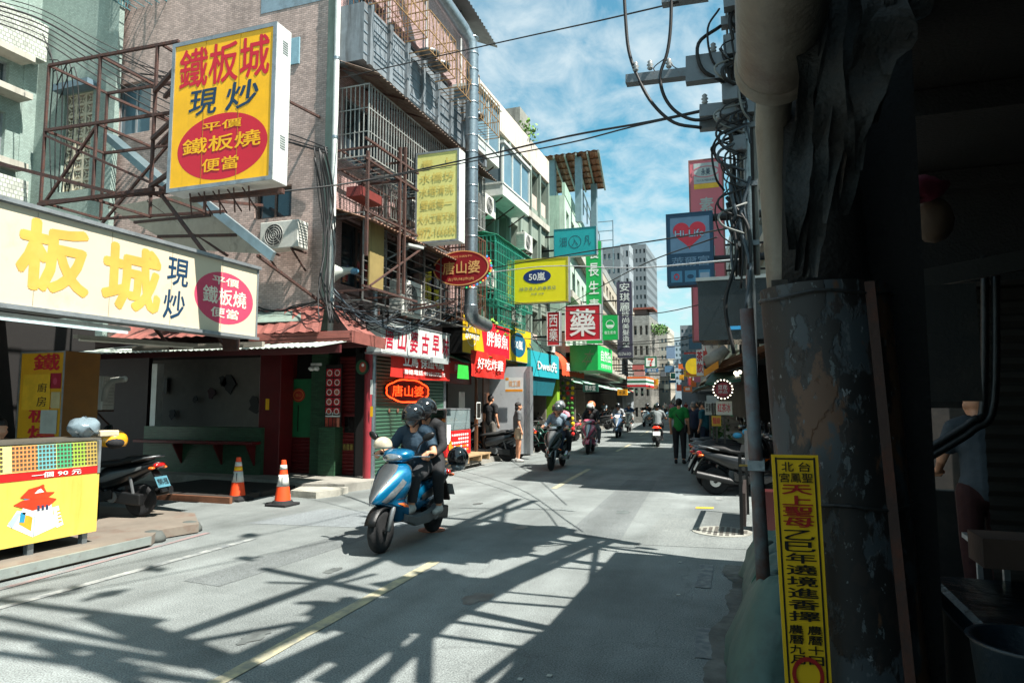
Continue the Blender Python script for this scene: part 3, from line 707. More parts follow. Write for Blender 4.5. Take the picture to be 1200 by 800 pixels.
# ================================================================ flue
t = thing('flue', 'tall galvanised flue pipe rising in front of the facades to an elbow at the roof', 'flue', (XL+.95, 15.7, 3))
fx_, fy_ = -6.02, onx(552, 300, -6.02).y; FZ = onx(552, 364, -6.02).z
def flue(pts, r, nm):
    g = G().tube(pts, r, 16, False); return g.build(nm, steel, t, smooth=True)
flue([(fx_, fy_, FZ), (fx_, fy_, 9.9), (fx_-.03, fy_-.06, 10.15), (fx_-.12, fy_-.22, 10.33)], .15, 'duct')
flue([(fx_-.12, fy_-.22, 10.33), (fx_-.5, fy_-1.2, 11.0), (fx_-.9, fy_-2.4, 11.8)], .16, 'elbow_duct')
for i in range(17):
    z = FZ+.1+i*.4; inst_ = G().lathe([(.158, 0), (.163, .012), (.158, .025)], (fx_, fy_, z), seg=18).build('seam', steel, t)
flue([(fx_, fy_, FZ+.1), (fx_, fy_, FZ), (fx_-.03, fy_+.15, FZ-.12), (fx_-.1, fy_+.5, FZ-.16), (fx_-.2, fy_+1.5, FZ-.18)], .165, 'elbow')
for z in (5.2, 7.0, 9.0):
    G().bar((XL, fy_, z), (fx_, fy_, z), .03).build('stay', rusty, t)

# ================================================================ green tiled building far left, breeze blocks
T = thing('green_tiled_building', 'pale green tiled building with a breeze block panel at far left', 'building', (-12, 10, 0))
bz0, bz1 = ony(95, 222, 10.3), ony(95, 108, 10.3)
pl, pr = ony(73, 170, 10.3).x, ony(106, 170, 10.3).x; xr_, xl_ = ony(139, 150, 10.3).x, ony(48, 150, 10.3).x
fT = Face((xl_-.5, 10.3, 2.9), (xr_-xl_+.5, 0, 0), (0, 0, 10.2)); ox = xl_-.5
xs = [0, pl-ox, pr-ox, xr_-ox]; zs = [0, bz0.z-2.9, bz1.z-2.9, 10.2]
wall_grid(T, fT, xs, zs, {(1, 1)}, green_tile, .25)
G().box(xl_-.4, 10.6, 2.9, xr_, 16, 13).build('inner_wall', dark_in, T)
ncol, nrow = 3, 9
bw, bh = (pr-pl)/ncol, (bz1.z-bz0.z)/nrow
bm_ = M('breeze_block', '#b5b09c', .8, dirt=.3)
proto = None
for i in range(ncol):
    for j in range(nrow):
        q = (pl+i*bw-T.location.x, 10.36-10, bz0.z+j*bh)
        if proto is None:
            g = G(); e = .028
            g.box(0, 0, 0, bw, .09, e); g.box(0, 0, bh-e, bw, .09, bh); g.box(0, 0, e, e, .09, bh-e); g.box(bw-e, 0, e, bw, .09, bh-e)
            for s in range(4):
                a = PI/4+s*PI/2; g.bar((bw/2, .045, bh/2), (bw/2+math.cos(a)*bw*.62, .045, bh/2+math.sin(a)*bh*.62), .035, .06, up=(0, 1, 0))
            g.tube([(bw/2+bw*.2*math.cos(2*PI*k/12), .045, bh/2+bh*.2*math.sin(2*PI*k/12)) for k in range(13)], .02, 4, False)
            proto = g.build('breeze_block', bm_, T, world=False); proto.location = q
        else: inst('breeze_block', proto, T, q)
g = G(); fbox(g, fT, pl-ox-.08, bz1.z-2.9, pr-ox+.12, bz1.z-2.9+.14, 0, .25); g.build('lintel', M('slate_paint', '#5e7480', .7), T)
g = G(); fbox(g, fT, -.0, 0, .3, 10.2, 0, .3); fbox(g, fT, xr_-ox-.28, 0, xr_-ox, 10.2, 0, .12); g.build('pilaster', green_tile, T)
# wing running towards the camera: street face with ledges and windows
T2 = thing('tiled_wing', 'green and white tiled wing with deep window ledges at the left edge', 'building', (xl_-.2, 8, 0))
xw = xl_-.22
fw = Face((xw, 7.4, 2.9), (0, 2.9, 0), (0, 0, 10))
def zz_(px, py): return onx(px, py, xw)
yA = zz_(0, 130).y
wz = sorted([0, zz_(15, 195).z-2.9, zz_(15, 135).z-2.9, zz_(15, 110).z-2.9, zz_(15, 75).z-2.9, 10])
wall_grid(T2, fw, [0, .3, 2.3, 2.9], wz, {(1, 1), (1, 3)}, green_tile, .2)
window(T2, fw, .3, wz[1], 2.3, wz[2], .15, 3, alu, glass_d); window(T2, fw, .3, wz[3], 2.3, wz[4], .15, 3, alu, glass_d)
for z in (wz[1]-.12, wz[3]-.14, wz[4]+.05): g = G(); fbox(g, fw, .0, z, 2.55, z+.13, 0, .42); g.build('ledge', conc_l, T2)
g = G(); fbox(g, fw, 0, wz[4]+.18, 2.8, wz[4]+1.0, 0, .4); g.build('balcony_front', tilemat('white_tile', '#b9beb4', '#8c9089', .09, .09, dirt=.3), T2)
g = G(); fbox(g, fw, 0, 0, 2.6, wz[1]-.35, 0, .38); g.build('balcony_front', MATS['white_tile'], T2)
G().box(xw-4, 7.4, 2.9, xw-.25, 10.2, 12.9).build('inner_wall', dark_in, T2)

# blue grille at the top of the pink wall
t = thing('window_cage', 'small teal barred cage at the very top of the pink side wall', 'window cage', (-11, 10.4, 8))
a, b = P(152, 12), P(196, 0); cage(t, side, a[0], a[1], b[0], b[1]+.8, .45, M('cage_teal', '#3e6a72', .5), .09, .012, hrows=(.2, .4, .6, .8), name='cage_frame')
# ================================================================ raised pavement along the left shops
pts = [(-7.73, 10.55), (-6.95, 10.75), (-6.72, 11.6), (-6.72, 24.5), (-9, 24.5), (-14, 24.5), (-14, 11.2), (-8.3, 10.9)]
sheet('pavement', pts, .15, M('pavement_concrete', '#8d8b83', .85, var=.25, scale=1.5, bump=.3, dirt=.4, dirtcol='#4a4842'), thick=.16)
tag(sheet('kerb_stone', [(-7.5, 9.95), (-6.95, 9.9), (-6.8, 10.3), (-6.85, 10.72), (-7.7, 10.5)], .11, M('kerb_rough', '#97958b', .9, var=.3, bump=.6, bscale=10), None, .12), 'rough broken concrete block at the pavement corner behind the orange cone', 'concrete block')
# ================================================================ red eatery under the pink building
E_ = thing('eatery', 'shuttered dark red and green eatery on the corner with menu photos and a serving counter', 'restaurant', (-9, 11.7, .15))
redw = M('dark_red_gloss', '#5c1014', .4, var=.25, scale=3, dirt=.2)
redw2 = M('red_shutter_paint', '#5c1315', .45, var=.2, dirt=.2, streak=True)
grn_tile = tilemat('eatery_green_tile', '#2c5039', '#1d3526', .12, .035, dirt=.2, rough=.35)
grn_sh = M('green_shutter_shaded', '#2f5140', .5, var=.15, dirt=.25, streak=True)  # green set darker, shade of awning and banner put into the colour
def X(px, y=12.1): return ony(px, 480, y).x
def Z(py, px=380, y=12.1): return ony(px, py, y).z
def pbox(name, pxl, pxr, pyt, pyb, y0, y1, mat, root=E_, zt=None, zb=None, **k):
    xl, xr = ony(pxl, 480, y0).x, ony(pxr, 480, y0).x; pm = (pxl+pxr)/2
    zt = ony(pm, pyt, y0).z if zt is None else zt; zb = ony(pm, pyb, y0).z if zb is None else zb
    return G().box(xl, y0, zb, xr, y1, zt).build(name, mat, root, **k)
def shutter(name, face, mat, root, pitch=.09, d=.018, slot=None):
    """roller shutter: each slat a part while there are few, all real ridges"""
    n = int(face.h/pitch); g = G(); k0 = len(g.v)
    for i in range(n+1):
        for (db, dd) in ((0, 0), (.35, d), (.75, d), (.98, 0)):
            b = min(face.h, (i+db)*pitch)
            g.v.append(face.o+face.U*b+face.n*dd); g.v.append(face.o+face.r+face.U*b+face.n*dd)
    m = (len(g.v)-k0)//2
    for i in range(m-1): g.f.append((k0+2*i, k0+2*i+1, k0+2*i+3, k0+2*i+2)); g.mi.append(0)
    return g.build(name, mat, root)
# back wall with decorations, seen through the opening
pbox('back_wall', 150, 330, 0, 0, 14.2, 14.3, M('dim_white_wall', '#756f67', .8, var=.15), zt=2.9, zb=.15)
pbox('side_pillar', 176, 182, 0, 0, 12.15, 12.35, white_p, zt=2.5, zb=1.0)
fb = Face((X(150, 14.19), 14.19, .15), (X(330, 14.19)-X(150, 14.19), 0, 0), (0, 0, 2.75))
for (px, py, r, m_) in ((248, 461, .2, 'deco_red:#3f1a20'), (268, 450, .32, 'deco_dark:#2a2827'), (262, 446, .2, 'deco_dark:#2a2827'), (299, 475, .3, 'deco_dark:#2a2827'), (203, 485, .18, 'deco_dark:#2a2827'), (229, 468, .12, 'deco_grey:#33302e')):
    nm, cc = m_.split(':'); c = ony(px, py, 14.15); g = G(); rn = random.Random(px)
    g.add([c+Vector((math.cos(a*PI/5)*r*rn.uniform(.35, .9), -.01*(px % 3), math.sin(a*PI/5)*r*rn.uniform(.35, .9))) for a in range(10)], [tuple(range(10))]); g.build('wall_decoration', M(nm, cc, .7), E_, solid=.02)
c = ony(189, 452, 14.15); G().box(c.x-.22, 14.12, c.z-.2, c.x+.22, 14.16, c.z+.2).build('wall_frame', M('frame_grey', '#57544f', .6), E_)
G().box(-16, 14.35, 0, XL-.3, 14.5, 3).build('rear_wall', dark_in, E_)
# ceiling, dark left bay
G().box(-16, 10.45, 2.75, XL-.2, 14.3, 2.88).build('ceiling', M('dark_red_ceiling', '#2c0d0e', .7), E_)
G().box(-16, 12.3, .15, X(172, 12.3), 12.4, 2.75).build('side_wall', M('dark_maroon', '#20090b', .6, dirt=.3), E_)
# counter with green tiles and red brackets
cy = 11.5
x0, x1 = X(170, cy), X(307, cy)
G().box(x0, cy, .12, x1, cy+.3, ony(240, 500, cy).z).build('counter', grn_tile, E_)
zt = ony(240, 501, cy).z
G().box(x0, cy-.28, zt-.32, x1, cy-.0, zt-.26).build('counter_shelf', redw, E_, bevel=.008)
for px in (215, 262, 300):
    x = X(px, cy); g = G(); g.add([(x-.02, cy-.26, zt-.33), (x-.02, cy, zt-.33), (x-.02, cy, zt-.75), (x+.02, cy-.26, zt-.33), (x+.02, cy, zt-.33), (x+.02, cy, zt-.75)], [(0, 1, 2), (3, 5, 4), (0, 3, 4, 1), (1, 4, 5, 2), (2, 5, 3, 0)]); g.build('shelf_bracket', redw, E_)
G().box(X(140, 9.0), 9.0, .0, X(272, 9.0), 11.4, .09).build('deck', M('dark_deck', '#2a2623', .7, dirt=.3), E_)
G().box(X(150, 8.96), 8.94, .0, X(274, 8.96), 9.0, .1).build('deck_edge', M('deck_edge_wood', '#6d4630', .7, var=.3), E_)
# pillars and front
yp = 11.6
pbox('pillar', 303, 328, 0, 0, yp, yp+.4, redw, zt=2.75, zb=.1, bevel=.01)
pbox('pillar', 328, 338, 0, 0, yp+.35, yp+.6, redw2, zt=2.75, zb=.1)
pbox('door_panel', 337, 365, 444, 512, 12.1, 12.16, M('green_door', '#1f6b42', .45, var=.2))
f_ = Face((X(337), 12.1, .15), (X(365)-X(337), 0, 0), (0, 0, Z(512, 350)-.15)); shutter('shutter', f_, redw2, E_, .07)
pbox('tiled_pillar', 364, 383, 0, 0, 11.95, 12.3, grn_tile, zt=2.6, zb=.15)
pbox('tiled_base', 374, 393, 500, 556, 11.8, 12.1, grn_tile, zb=.15)
f_ = Face((X(398), 12.1, .15), (X(437)-X(398), 0, 0), (0, 0, 2.4)); shutter('shutter', f_, redw2, E_, .075)
pbox('serving_window', 404, 428, 488, 507, 12.05, 12.12, M('dark_glass', '#140f10', .1))
pbox('window_frame', 402, 430, 485, 488, 12.03, 12.09, redw2)
for i in range(6):
    pbox('picture', 403+i*4.1, 406+i*4.1, 520, 527, 12.06, 12.075, M('olive_print', '#7a6a30', .6, var=.5, scale=40))
pbox('sticker', 311, 315, 467, 480, yp-.006, yp, yel_t); pbox('sticker', 331, 336, 460, 482, yp+.344, yp+.35, M('orange_brown', '#8a5a20', .5)); pbox('sticker', 332, 335, 487, 497, yp+.344, yp+.35, M('pale_print', '#6f8a70', .5, var=.4, scale=50))
# the round red emblem and tassel on the green door
fd = face_y(12.09, 337, 365, 444, 512)
fd.disc(.45, .72, .16, .14, M('emblem_red', '#a22a22', .5), E_, d=.006, name='emblem'); fd.disc(.45, .72, .13, .11, M('emblem_gold', '#c07a3a', .5), E_, d=.008, r0=.85, name='emblem_ring')
fd.text('唐山', .30, .69, .60, .75, M('emblem_gold'), E_, d=.009, keep='fit', name='emblem_lettering'); fd.rect(.44, .1, .47, .55, black_t, E_, d=.01, t=.008, name='tassel')
# menu board of food photographs
fm_ = face_y(11.9, 381, 400, 427, 500)
MBt = thing('menu_board', 'tall board of red framed food photographs beside the red shutter', 'menu board', (fm_.o.x+fm_.w/2, 11.9, fm_.o.z))
fm_.rect(0, 0, 1, 1, M('board_black', '#1b1716', .5), MBt, d=0, t=.03, name='board')
food = [M('food_print_'+n, c, .5, var=.6, scale=25, bump=0) for n, c in (('a', '#b5533d'), ('b', '#a63a30'), ('c', '#8e3a2c'), ('d', '#c0705a'))]
for j in range(5):
    for i in range(2):
        fm_.rect(.06+i*.47, .80-j*.155, .47+i*.47, .93-j*.155, red_t, MBt, d=.006, name='photo_frame')
        fm_.disc(.265+i*.47, .865-j*.155, fm_.w*.16, fm_.h*.05, white_t, MBt, d=.009, name='dish', seg=16)
        fm_.disc(.265+i*.47, .865-j*.155, fm_.w*.12, fm_.h*.036, food[(i+j) % 4], MBt, d=.012, name='food', seg=10)
fm_.rect(.05, .16, .95, .23, white_t, MBt, d=.006, name='white_strip')
for i in range(4): fm_.rect(.06+i*.23, .0, .24+i*.23, .15, food[i], MBt, d=.006, name='small_print')
# corner column
t = thing('corner_column', 'round dark red corner column with yellow stickers in front of the red shutter', 'column', (-7.05, 11.75, .15))
c = onz(431, 560, .15)
G().lathe([(.1, 0), (.1, 2.5)], (c.x, c.y, .15), seg=20).build('shaft', M('column_red', '#8e2a33', .5, dirt=.25), t, smooth=True, auto=40)
fc_ = face_y(c.y-.1, 434, 437, 445, 462); fc_.rect(0, 0, 1, 1, white_t, t, name='sticker'); fc_ = face_y(c.y-.1, 434, 437, 476, 488); fc_.rect(0, 0, 1, 1, yel_t, t, name='sticker')
# round painted sign at its top
c = ony(424, 430, 11.5)
t = thing('round_sign', 'small round green and red sign hanging under the awning by the corner column', 'sign', (c.x, c.y, c.z))
f_ = Face((c.x-.14, 11.5, c.z-.15), (.28, 0, 0), (0, 0, .3))
g = G().lathe([(.14, -.02), (.15, 0), (.14, .03)], (c.x, 11.53, c.z), 'y', 26); g.build('casing', black_p, t)
f_.disc(.5, .5, .13, .14, M('sign_dark_green', '#1d4f33', .4), t, d=.005, name='face'); f_.disc(.58, .5, .075, .1, M('sign_brick', '#a0402c', .5), t, d=.008, name='print'); f_.disc(.6, .62, .03, .03, white_t, t, d=.01, name='print')
g = G().tube([(c.x, 11.53, c.z+.14), (c.x, 11.53, c.z+.4)], .006, 5); g.build('hanger', black_m, t)
# twin flood lamp
c = ony(370, 432, 11.5); t = thing('flood_lamp', 'twin white security lamp on a small bar above the green tiled pillar', 'lamp', c)
G().box(c.x-.1, c.y-.03, c.z+.06, c.x+.12, c.y+.03, c.z+.11).build('bar', white_p, t)
for s in (-.05, .06): G().lathe([(.02, -.1), (.045, -.04), (.045, .02), (.01, .05)], (c.x+s, c.y-.05, c.z), 'y', 14).build('head', white_p, t, smooth=True)

# green shutter facing the street and the shop front over it
S = thing('shutter_front', 'pale green roller shutter facing the road beneath the white lightbox letters', 'shutter', (XL, 13.5, .15))
ya, yb = 11.95, onx(521, 500, XL).y
fs = Face((XL, ya, .15), (0, yb-ya, 0), (0, 0, 2.5)); shutter('curtain', fs, grn_sh, S, .075)
G().box(XL-.05, yb-.12, .15, XL+.03, yb, 2.75).build('guide_rail', alu, S); G().box(XL-.3, ya, 2.6, XL+.1, yb, 3.05).build('head_box', M('head_box', '#4c4a45', .6, rust=.3), S)
G().box(XL-.4, ya, .15, XL-.1, yb, 2.9).build('backing', dark_in, S)
for i, px in enumerate((456, 466, 476)):
    p_ = onx(px, 481, XL+.03); G().lathe([(.03, 0), (.05, .02), (.0, .03)], (XL+.02, p_.y, p_.z), 'x', 8).build('hook', M('brown_bits', '#6a4a3a', .6), S)
# neon sign
neon = M('neon_red', '#ff3a12', .4, emit=2.2, bump=0, var=0)
p_ = onx(477, 458, XL+.08)
t = thing('neon_sign', 'cloud shaped red neon sign glowing on the green shutter', 'neon sign', p_)
a, b = onx(453, 457, XL+.08), onx(501, 457, XL+.08); Wd = b.y-a.y; cy_ = (a.y+b.y)/2; cz_0 = p_.z
def cloud(k, n=72):
    out_ = []
    for i in range(n+1):
        th = 2*PI*i/n; r_ = 1+.06*abs(math.sin(th*4))*k; out_.append((XL+.09, cy_+Wd/2*math.cos(th)*r_*k, cz_0+.235*math.sin(th)*r_*k))
    return out_
G().tube(cloud(1.0), .014, 6, False).build('outline', neon, t)
G().add([(XL+.05, y, z) for x, y, z in cloud(1.0)[:-1]], [tuple(range(72))]).build('backing', M('neon_back', '#3a0f0c', .5), t, solid=.02)
fn = Face((XL+.07, cy_-Wd*.38, cz_0-.12), (0, Wd*.76, 0), (0, 0, .24)); fn.text('唐山婆', 0, 0, 1, 1, neon, t, bold=-.008, d=.02, keep=False)

# ================================================================ awnings over the eatery
A_ = thing('corrugated_awning', 'long pale corrugated awning edge over the eatery entrance', 'awning', (-8.5, 9, 2.6))
a, b = ony(72, 416, 8.9), ony(372, 405, 8.9)
zm = (a.z+b.z)/2
def ragged(g, xa, xb, ya, yb, za, zb, pitch):
    n = int((xb-xa)/pitch); k = len(g.v); m = n*4; rn = random.Random(4)
    for i in range(m+1):
        x = xa+(xb-xa)*i/m; h = (0, .012, 0, -.012)[i % 4]; j = rn.uniform(-.02, .02)
        g.v += [Vector((x, ya+j, za+h)), Vector((x, yb, zb+h))]
    for i in range(m): g.f.append((k+2*i, k+2*i+2, k+2*i+3, k+2*i+1)); g.mi.append(0)
g = G(); ragged(g, a.x, b.x, 8.9, 10.45, zm, zm+.28, .11); g.build('sheet', M('pale_corrugated', '#9fa8a0', .5, var=.15, dirt=.2), A_, solid=.006)
g = G(); g.box(a.x, 9.5, zm-.05, b.x, 9.56, zm+.08); g.box(a.x, 10.3, zm+.1, b.x, 10.36, zm+.2); g.build('batten', M('maroon_beam', '#4a1518', .6), A_)
G().box(ony(300, 400, 9.9).x, 9.9, 2.45, -6.9, 10.1, 2.62).build('beam', M('maroon_beam'), A_)
red_sheet = M('red_roof_sheet', '#855048', .55, metal=.1, var=.3, scale=3, dirt=.35)
RA = thing('red_awning', 'faded red sheet metal roof folded round the corner above the eatery', 'awning', (-7, 10.5, 2.8))
# facing the side lane
a = ony(100, 392, 9.9); b = ony(352, 362, 9.9)
c1_, c2_ = V(a.x, 9.6, 2.95), V(-6.9, 9.6, 2.95)
g = G(); corrugated(g, (-11.5, 9.55, 2.78), (-6.7, 9.55, 2.78), (-7.2, 10.38, 3.35), (-11.5, 10.38, 3.25), .24, .012); g.build('side_sheet', red_sheet, RA)
g = G(); corrugated(g, (-6.25, 9.8, 2.72), (-6.28, 10.9, 2.70), (XL, 10.9, 3.3), (XL, 10.4, 3.35), .24, .012); g.build('street_sheet', red_sheet, RA)
g = G(); g.slab((-8.1, 9.5, 2.58), (-6.2, 9.72, 2.6), (-6.2, 9.74, 2.8), (-8.1, 9.52, 2.78), (0, -1, 0), .02); g.slab((-6.2, 9.72, 2.6), (-6.25, 10.9, 2.57), (-6.25, 10.9, 2.77), (-6.2, 9.72, 2.8), (1, 0, 0), .02); g.build('fascia', red_sheet, RA)
for k in range(3):
    g = G(); q = [(-8.1+.0, 9.49-.004*k, 2.62+k*.06), (-6.19, 9.71-.004*k, 2.64+k*.06)]; g.bar(q[0], q[1], .014); g.build('fascia_rib', red_sheet, RA)
g = G(); g.slab((-10.4, 9.6, 3.0), (-7.3, 9.9, 3.02), (-7.4, 10.38, 3.3), (-10.4, 10.38, 3.32), (0, -.5, 1), .015); g.build('patch_sheet', M('green_grey_sheet', '#6f7f76', .6, var=.3, rust=.3), RA)
# ================================================================ white canopy sign
F1 = Face((-6.57, 3.0, 2.50), (0, 4.85, 0), (0, 0, 1.0))
ivory = M('ivory_acrylic', '#c2b69f', .45, var=.07, scale=1.5, bump=0, dirt=.12, dirtcol='#a98f5c')
cs, f_ = sign('canopy_sign', 'long ivory canopy sign with faded yellow characters and a pink oval', 'sign', F1, .35, alu, ivory, .03, M('aluminium')); f_.o -= F1.n*.0045
fy = M('faded_yellow_print', '#cf9c46', .5, bump=0, var=.2, scale=2, dirt=.2, dirtcol='#c9a660')
def yf(px): return (onx(px, 300, -6.57).y-f_.o.y)/f_.w
f_.text('板', yf(18), .17, yf(106), .93, fy, cs, bold=.035, keep=False); f_.text('城', yf(120), .10, yf(190), .90, fy, cs, bold=.035, keep=False); f_.text('鐵', .03, .17, .25, .9, fy, cs, bold=.02, keep=False)
f_.text('現', yf(196), .52, yf(221), .88, M('vinyl_navy'), cs, bold=.012, keep=False, slant=.05); f_.text('炒', yf(193), .08, yf(218), .46, M('vinyl_navy'), cs, bold=.012, keep=False, slant=.05)
oc = (yf(229)+yf(298))/2; orx = (yf(298)-yf(229))*f_.w/2
pink_o = M('faded_pink_print', '#c0405c', .5, bump=0, var=.12)
f_.disc(oc, .48, orx, .345, pink_o, cs, d=.0043, name='oval')
for tx, a, b, c, d in (('平價', .5, .66, .24, .78), ('鐵板燒', .5, .38, .39, .62), ('便當', .5, .20, .25, .34)):
    f_.text(tx, oc-orx*2/f_.w*c*.95, b, oc+orx*2/f_.w*c*.95, d, M('print_offwhite', '#dcd3bf', .5, bump=0), cs, bold=.014, d=.007, keep=False)
for z in (.0, 1.0):
    G().bar((-6.545, 3.0, 2.5+z), (-6.545, 7.86, 2.5+z), .05, .04).build('edge_trim', alu, cs)
# acrylic panel joints
for k in (1, 2, 3, 4, 5):
    G().box(-6.5655, 3.0+k*.83, 2.54, -6.5645+.002, 3.0+k*.83+.006, 3.46).build('panel_joint', M('joint_grey', '#8f8773', .6), cs)
t = thing('tube_light', 'bare fluorescent tube fixed under the ivory canopy sign', 'lamp', (-6.75, 5, 2.42))
p, q = onx(12, 368, -6.7), onx(140, 383, -6.7)
G().bar((-6.72, 4.3, 2.44), (-6.72, 5.9, 2.44), .05, .04).build('batten', white_p, t); G().tube([(-6.72, 4.32, 2.40), (-6.72, 5.88, 2.40)], .014, 8).build('tube', M('tube_glass', '#cfe6e6', .2, emit=.6, bump=0), t)
t = thing('tube_light', 'second fluorescent batten hanging deeper under the canopy, beside the yellow cabinet', 'lamp', (-7.2, 6, 2.35))
G().bar((-7.3, 5.7, 2.36), (-7.3, 7.5, 2.40), .07, .04).build('batten', M('dusty_white', '#8f8b80', .6), t); G().tube([(-7.3, 5.75, 2.325), (-7.3, 7.45, 2.365)], .014, 8).build('tube', M('tube_off', '#b9b7aa', .2, bump=0), t)
# canopy roof behind that sign and its back wall
K = thing('canopy_roof', 'dark makeshift roof behind the ivory sign over the snack stall', 'roof', (-9, 6, 2.5))
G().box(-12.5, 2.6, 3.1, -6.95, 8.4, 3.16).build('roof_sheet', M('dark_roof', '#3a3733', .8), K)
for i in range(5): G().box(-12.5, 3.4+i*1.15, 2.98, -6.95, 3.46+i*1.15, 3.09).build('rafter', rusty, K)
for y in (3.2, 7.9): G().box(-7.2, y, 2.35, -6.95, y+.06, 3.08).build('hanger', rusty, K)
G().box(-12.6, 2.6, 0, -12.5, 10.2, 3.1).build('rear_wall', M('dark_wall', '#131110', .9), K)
G().box(-6.98, 7.4, .0, -6.90, 7.48, 2.5).build('post', M('dark_post', '#2c2826', .7), K) if False else None
G().box(-9.6, 8.5, 2.45, -7.0, 8.56, 2.53).build('rail', M('dusty_white'), K)
for dx_ in (.35, 1.4): G().bar((-9.4+dx_, 8.3, 2.9), (-8.9+dx_, 8.3, 2.45), .04).build('strut', rusty, K)

# ================================================================ sheet awning with gutter between the two signs
t = thing('sheet_awning', 'tilted pale sheet awning with a bright metal gutter below the big yellow sign', 'awning', (-7.8, 8.5, 4))
A0, B0, C0, D0 = ony(128, 243, 9.4), ony(226, 226, 8.6), ony(318, 298, 8.2), ony(212, 292, 8.9)
g = G(); g.slab(A0, B0, C0, D0, (B0-A0).cross(C0-A0), .02); g.build('sheet', M('beige_sheet', '#a79f8f', .6, var=.15, dirt=.25), t)
g = G(); g.bar(B0+V(0, -.02, 0), C0+V(.05, -.02, -.04), .05, .14); g.build('gutter', M('bright_gutter', '#aab6ba', .35, metal=.7), t)
g = G()
for k in (.33, .66): g.bar(A0.lerp(B0, .05).lerp(D0.lerp(C0, .05), k)-V(0, 0, .05), A0.lerp(B0, .95).lerp(D0.lerp(C0, .95), k)-V(0, 0, .05), .05, .05)
g.bar(A0.lerp(B0, .5), D0.lerp(C0, .55)-V(0, 0, .06), .04)
g.build('rib', rusty, t)
g = G(); g.bar(A0, A0+V(0, 1.0, .2), .05); g.bar(B0+V(0, 0, -.1), V(B0.x-.1, 10.4, B0.z+.3), .05); g.bar(C0-V(.25, 0, 0), V(-7.13, 10.4, 3.3), .04); g.build('stay', rusty, t)
# bright ducting strip behind the rusty frame
a, b = ony(128, 160, 9.2), ony(200, 222, 8.4); t = G().bar(a, b, .22, .12).build('metal_channel', M('blue_grey_metal', '#7f959c', .35, metal=.7), None); tag(t, 'sloping bare metal channel behind the rusty frame left of the big yellow sign', 'channel')
# ================================================================ rusty box frame
t = thing('sign_frame', 'large rusty angle iron frame left of the big yellow sign', 'frame', (-8, 7.4, 3.4))
def seg(a, b, r=.036, m=None, nm='member', root=None):
    return G().bar(a, b, r).build(nm, m or rusty, root or t)
ya_, yb_ = 7.1, 8.1
for px in (53, 113, 180):
    for y_ in (ya_, yb_):
        x = ony(px, 150, ya_).x; zt, zb = ony(px, 78-(px-53)*.18, ya_).z, ony(px, 238-(px-53)*.06, ya_).z
        seg((x, y_, zb), (x, y_, zt), nm='post')
def pt(px, py, y): return ony(px, py, y)
xL, xM, xR = [ony(p_, 150, ya_).x for p_ in (53, 113, 205)]
for zz0 in (78, 153, 236):
    za, zb = ony(53, zz0, ya_).z, ony(180, zz0-(23 if zz0 == 78 else 17 if zz0 == 153 else 8), ya_).z
    for y_ in (ya_, yb_): seg((xL, y_, za), (xR, y_, zb), .04, nm='rail')
    for x, z_ in ((xL, za), (xM, (za+zb)/2), (xR-.3, zb)): seg((x, ya_, z_), (x, yb_, z_), .035, nm='tie')
z0_, z1_, z2_ = [ony(90, q, ya_).z for q in (240, 152, 72)]
seg((xL, yb_, z0_), (xR, yb_, z2_), .035, nm='brace'); seg((xL, ya_, z1_), (xR, ya_, z0_), .035, nm='brace'); seg((xL, ya_, z0_), (xM, ya_, z1_), .035, nm='brace'); seg((xM, yb_, z1_), (xR, yb_, z2_+.1), .03, nm='brace')
seg(ony(0, 192, 6.8), ony(133, 226, 6.8), .05, nm='brace'); seg(ony(45, 240, 7.0), ony(180, 222, 7.0), .05, nm='rail'); seg((xL, yb_, z2_), (xL, 10.3, z2_+.1), .04, nm='tie'); seg((xL, yb_, z0_), (xL, 10.3, z0_+.1), .04, nm='tie'); seg((xR, yb_, z2_), (xR, 10.4, z2_+.2), .04, nm='tie')
seg((xR-.2, ya_, z0_), (-6.6, 6.9, 3.5), .04, nm='tie')

# ================================================================ the big yellow sign
F2 = face_y(6.55, 200, 322, 40, 218)
bs, f2 = sign('big_sign', 'big yellow lightbox sign with red characters and a red oval, hung over the road', 'sign', F2, .27, M('sign_white_side', '#cfd3cf', .4, dirt=.1), M('sign_yellow', '#f2b400', .4, var=.10, bump=0, dirt=.16, dirtcol='#b58a1c', streak=True), .05, M('aluminium')); f2.o -= F2.n*.0045
f2.text('鐵板城', .05, .68, .97, .965, red_t, bs, bold=.014, keep=False)
f2.text('現', .16, .48, .45, .66, navy_t, bs, bold=.014, keep=False, slant=.08); f2.text('炒', .54, .48, .86, .67, navy_t, bs, bold=.014, keep=False, slant=.08)
f2.disc(.52, .245, f2.w*.455, f2.h*.225, red_t, bs, d=.0043, name='oval', seg=60)
f2.text('平價', .32, .36, .72, .42, M('sign_yellow'), bs, bold=.014, d=.007, keep=False); f2.text('鐵板燒', .12, .215, .91, .325, M('sign_yellow'), bs, bold=.014, d=.007, keep=False); f2.text('便當', .33, .08, .70, .17, M('sign_yellow'), bs, bold=.014, d=.007, keep=False)
for k in (.333, .666): G().box(F2.o.x+F2.w*k, 6.541, F2.o.z+.06, F2.o.x+F2.w*k+.005, 6.5435, F2.o.z+F2.h-.06).build('panel_seam', M('seam_ochre', '#a97c10', .5), bs)
for z in (.22, .83):
    for k in range(6): 
        g = G(); x = F2.o.x+F2.w; g.box(x+.001, 6.66, F2.o.z+F2.h*z+k*.03, x+.006, 6.76, F2.o.z+F2.h*z+k*.03+.012); g.build('vent_slot', M('vent_grey', '#8e9492', .5), bs)
for z in (.15, .5, .85):
    for y in (6.6, 6.78): seg((F2.o.x, y, F2.o.z+F2.h*z), (xR-.4, y+.5, F2.o.z+F2.h*z+.05), .05, nm='mounting_arm', root=bs)
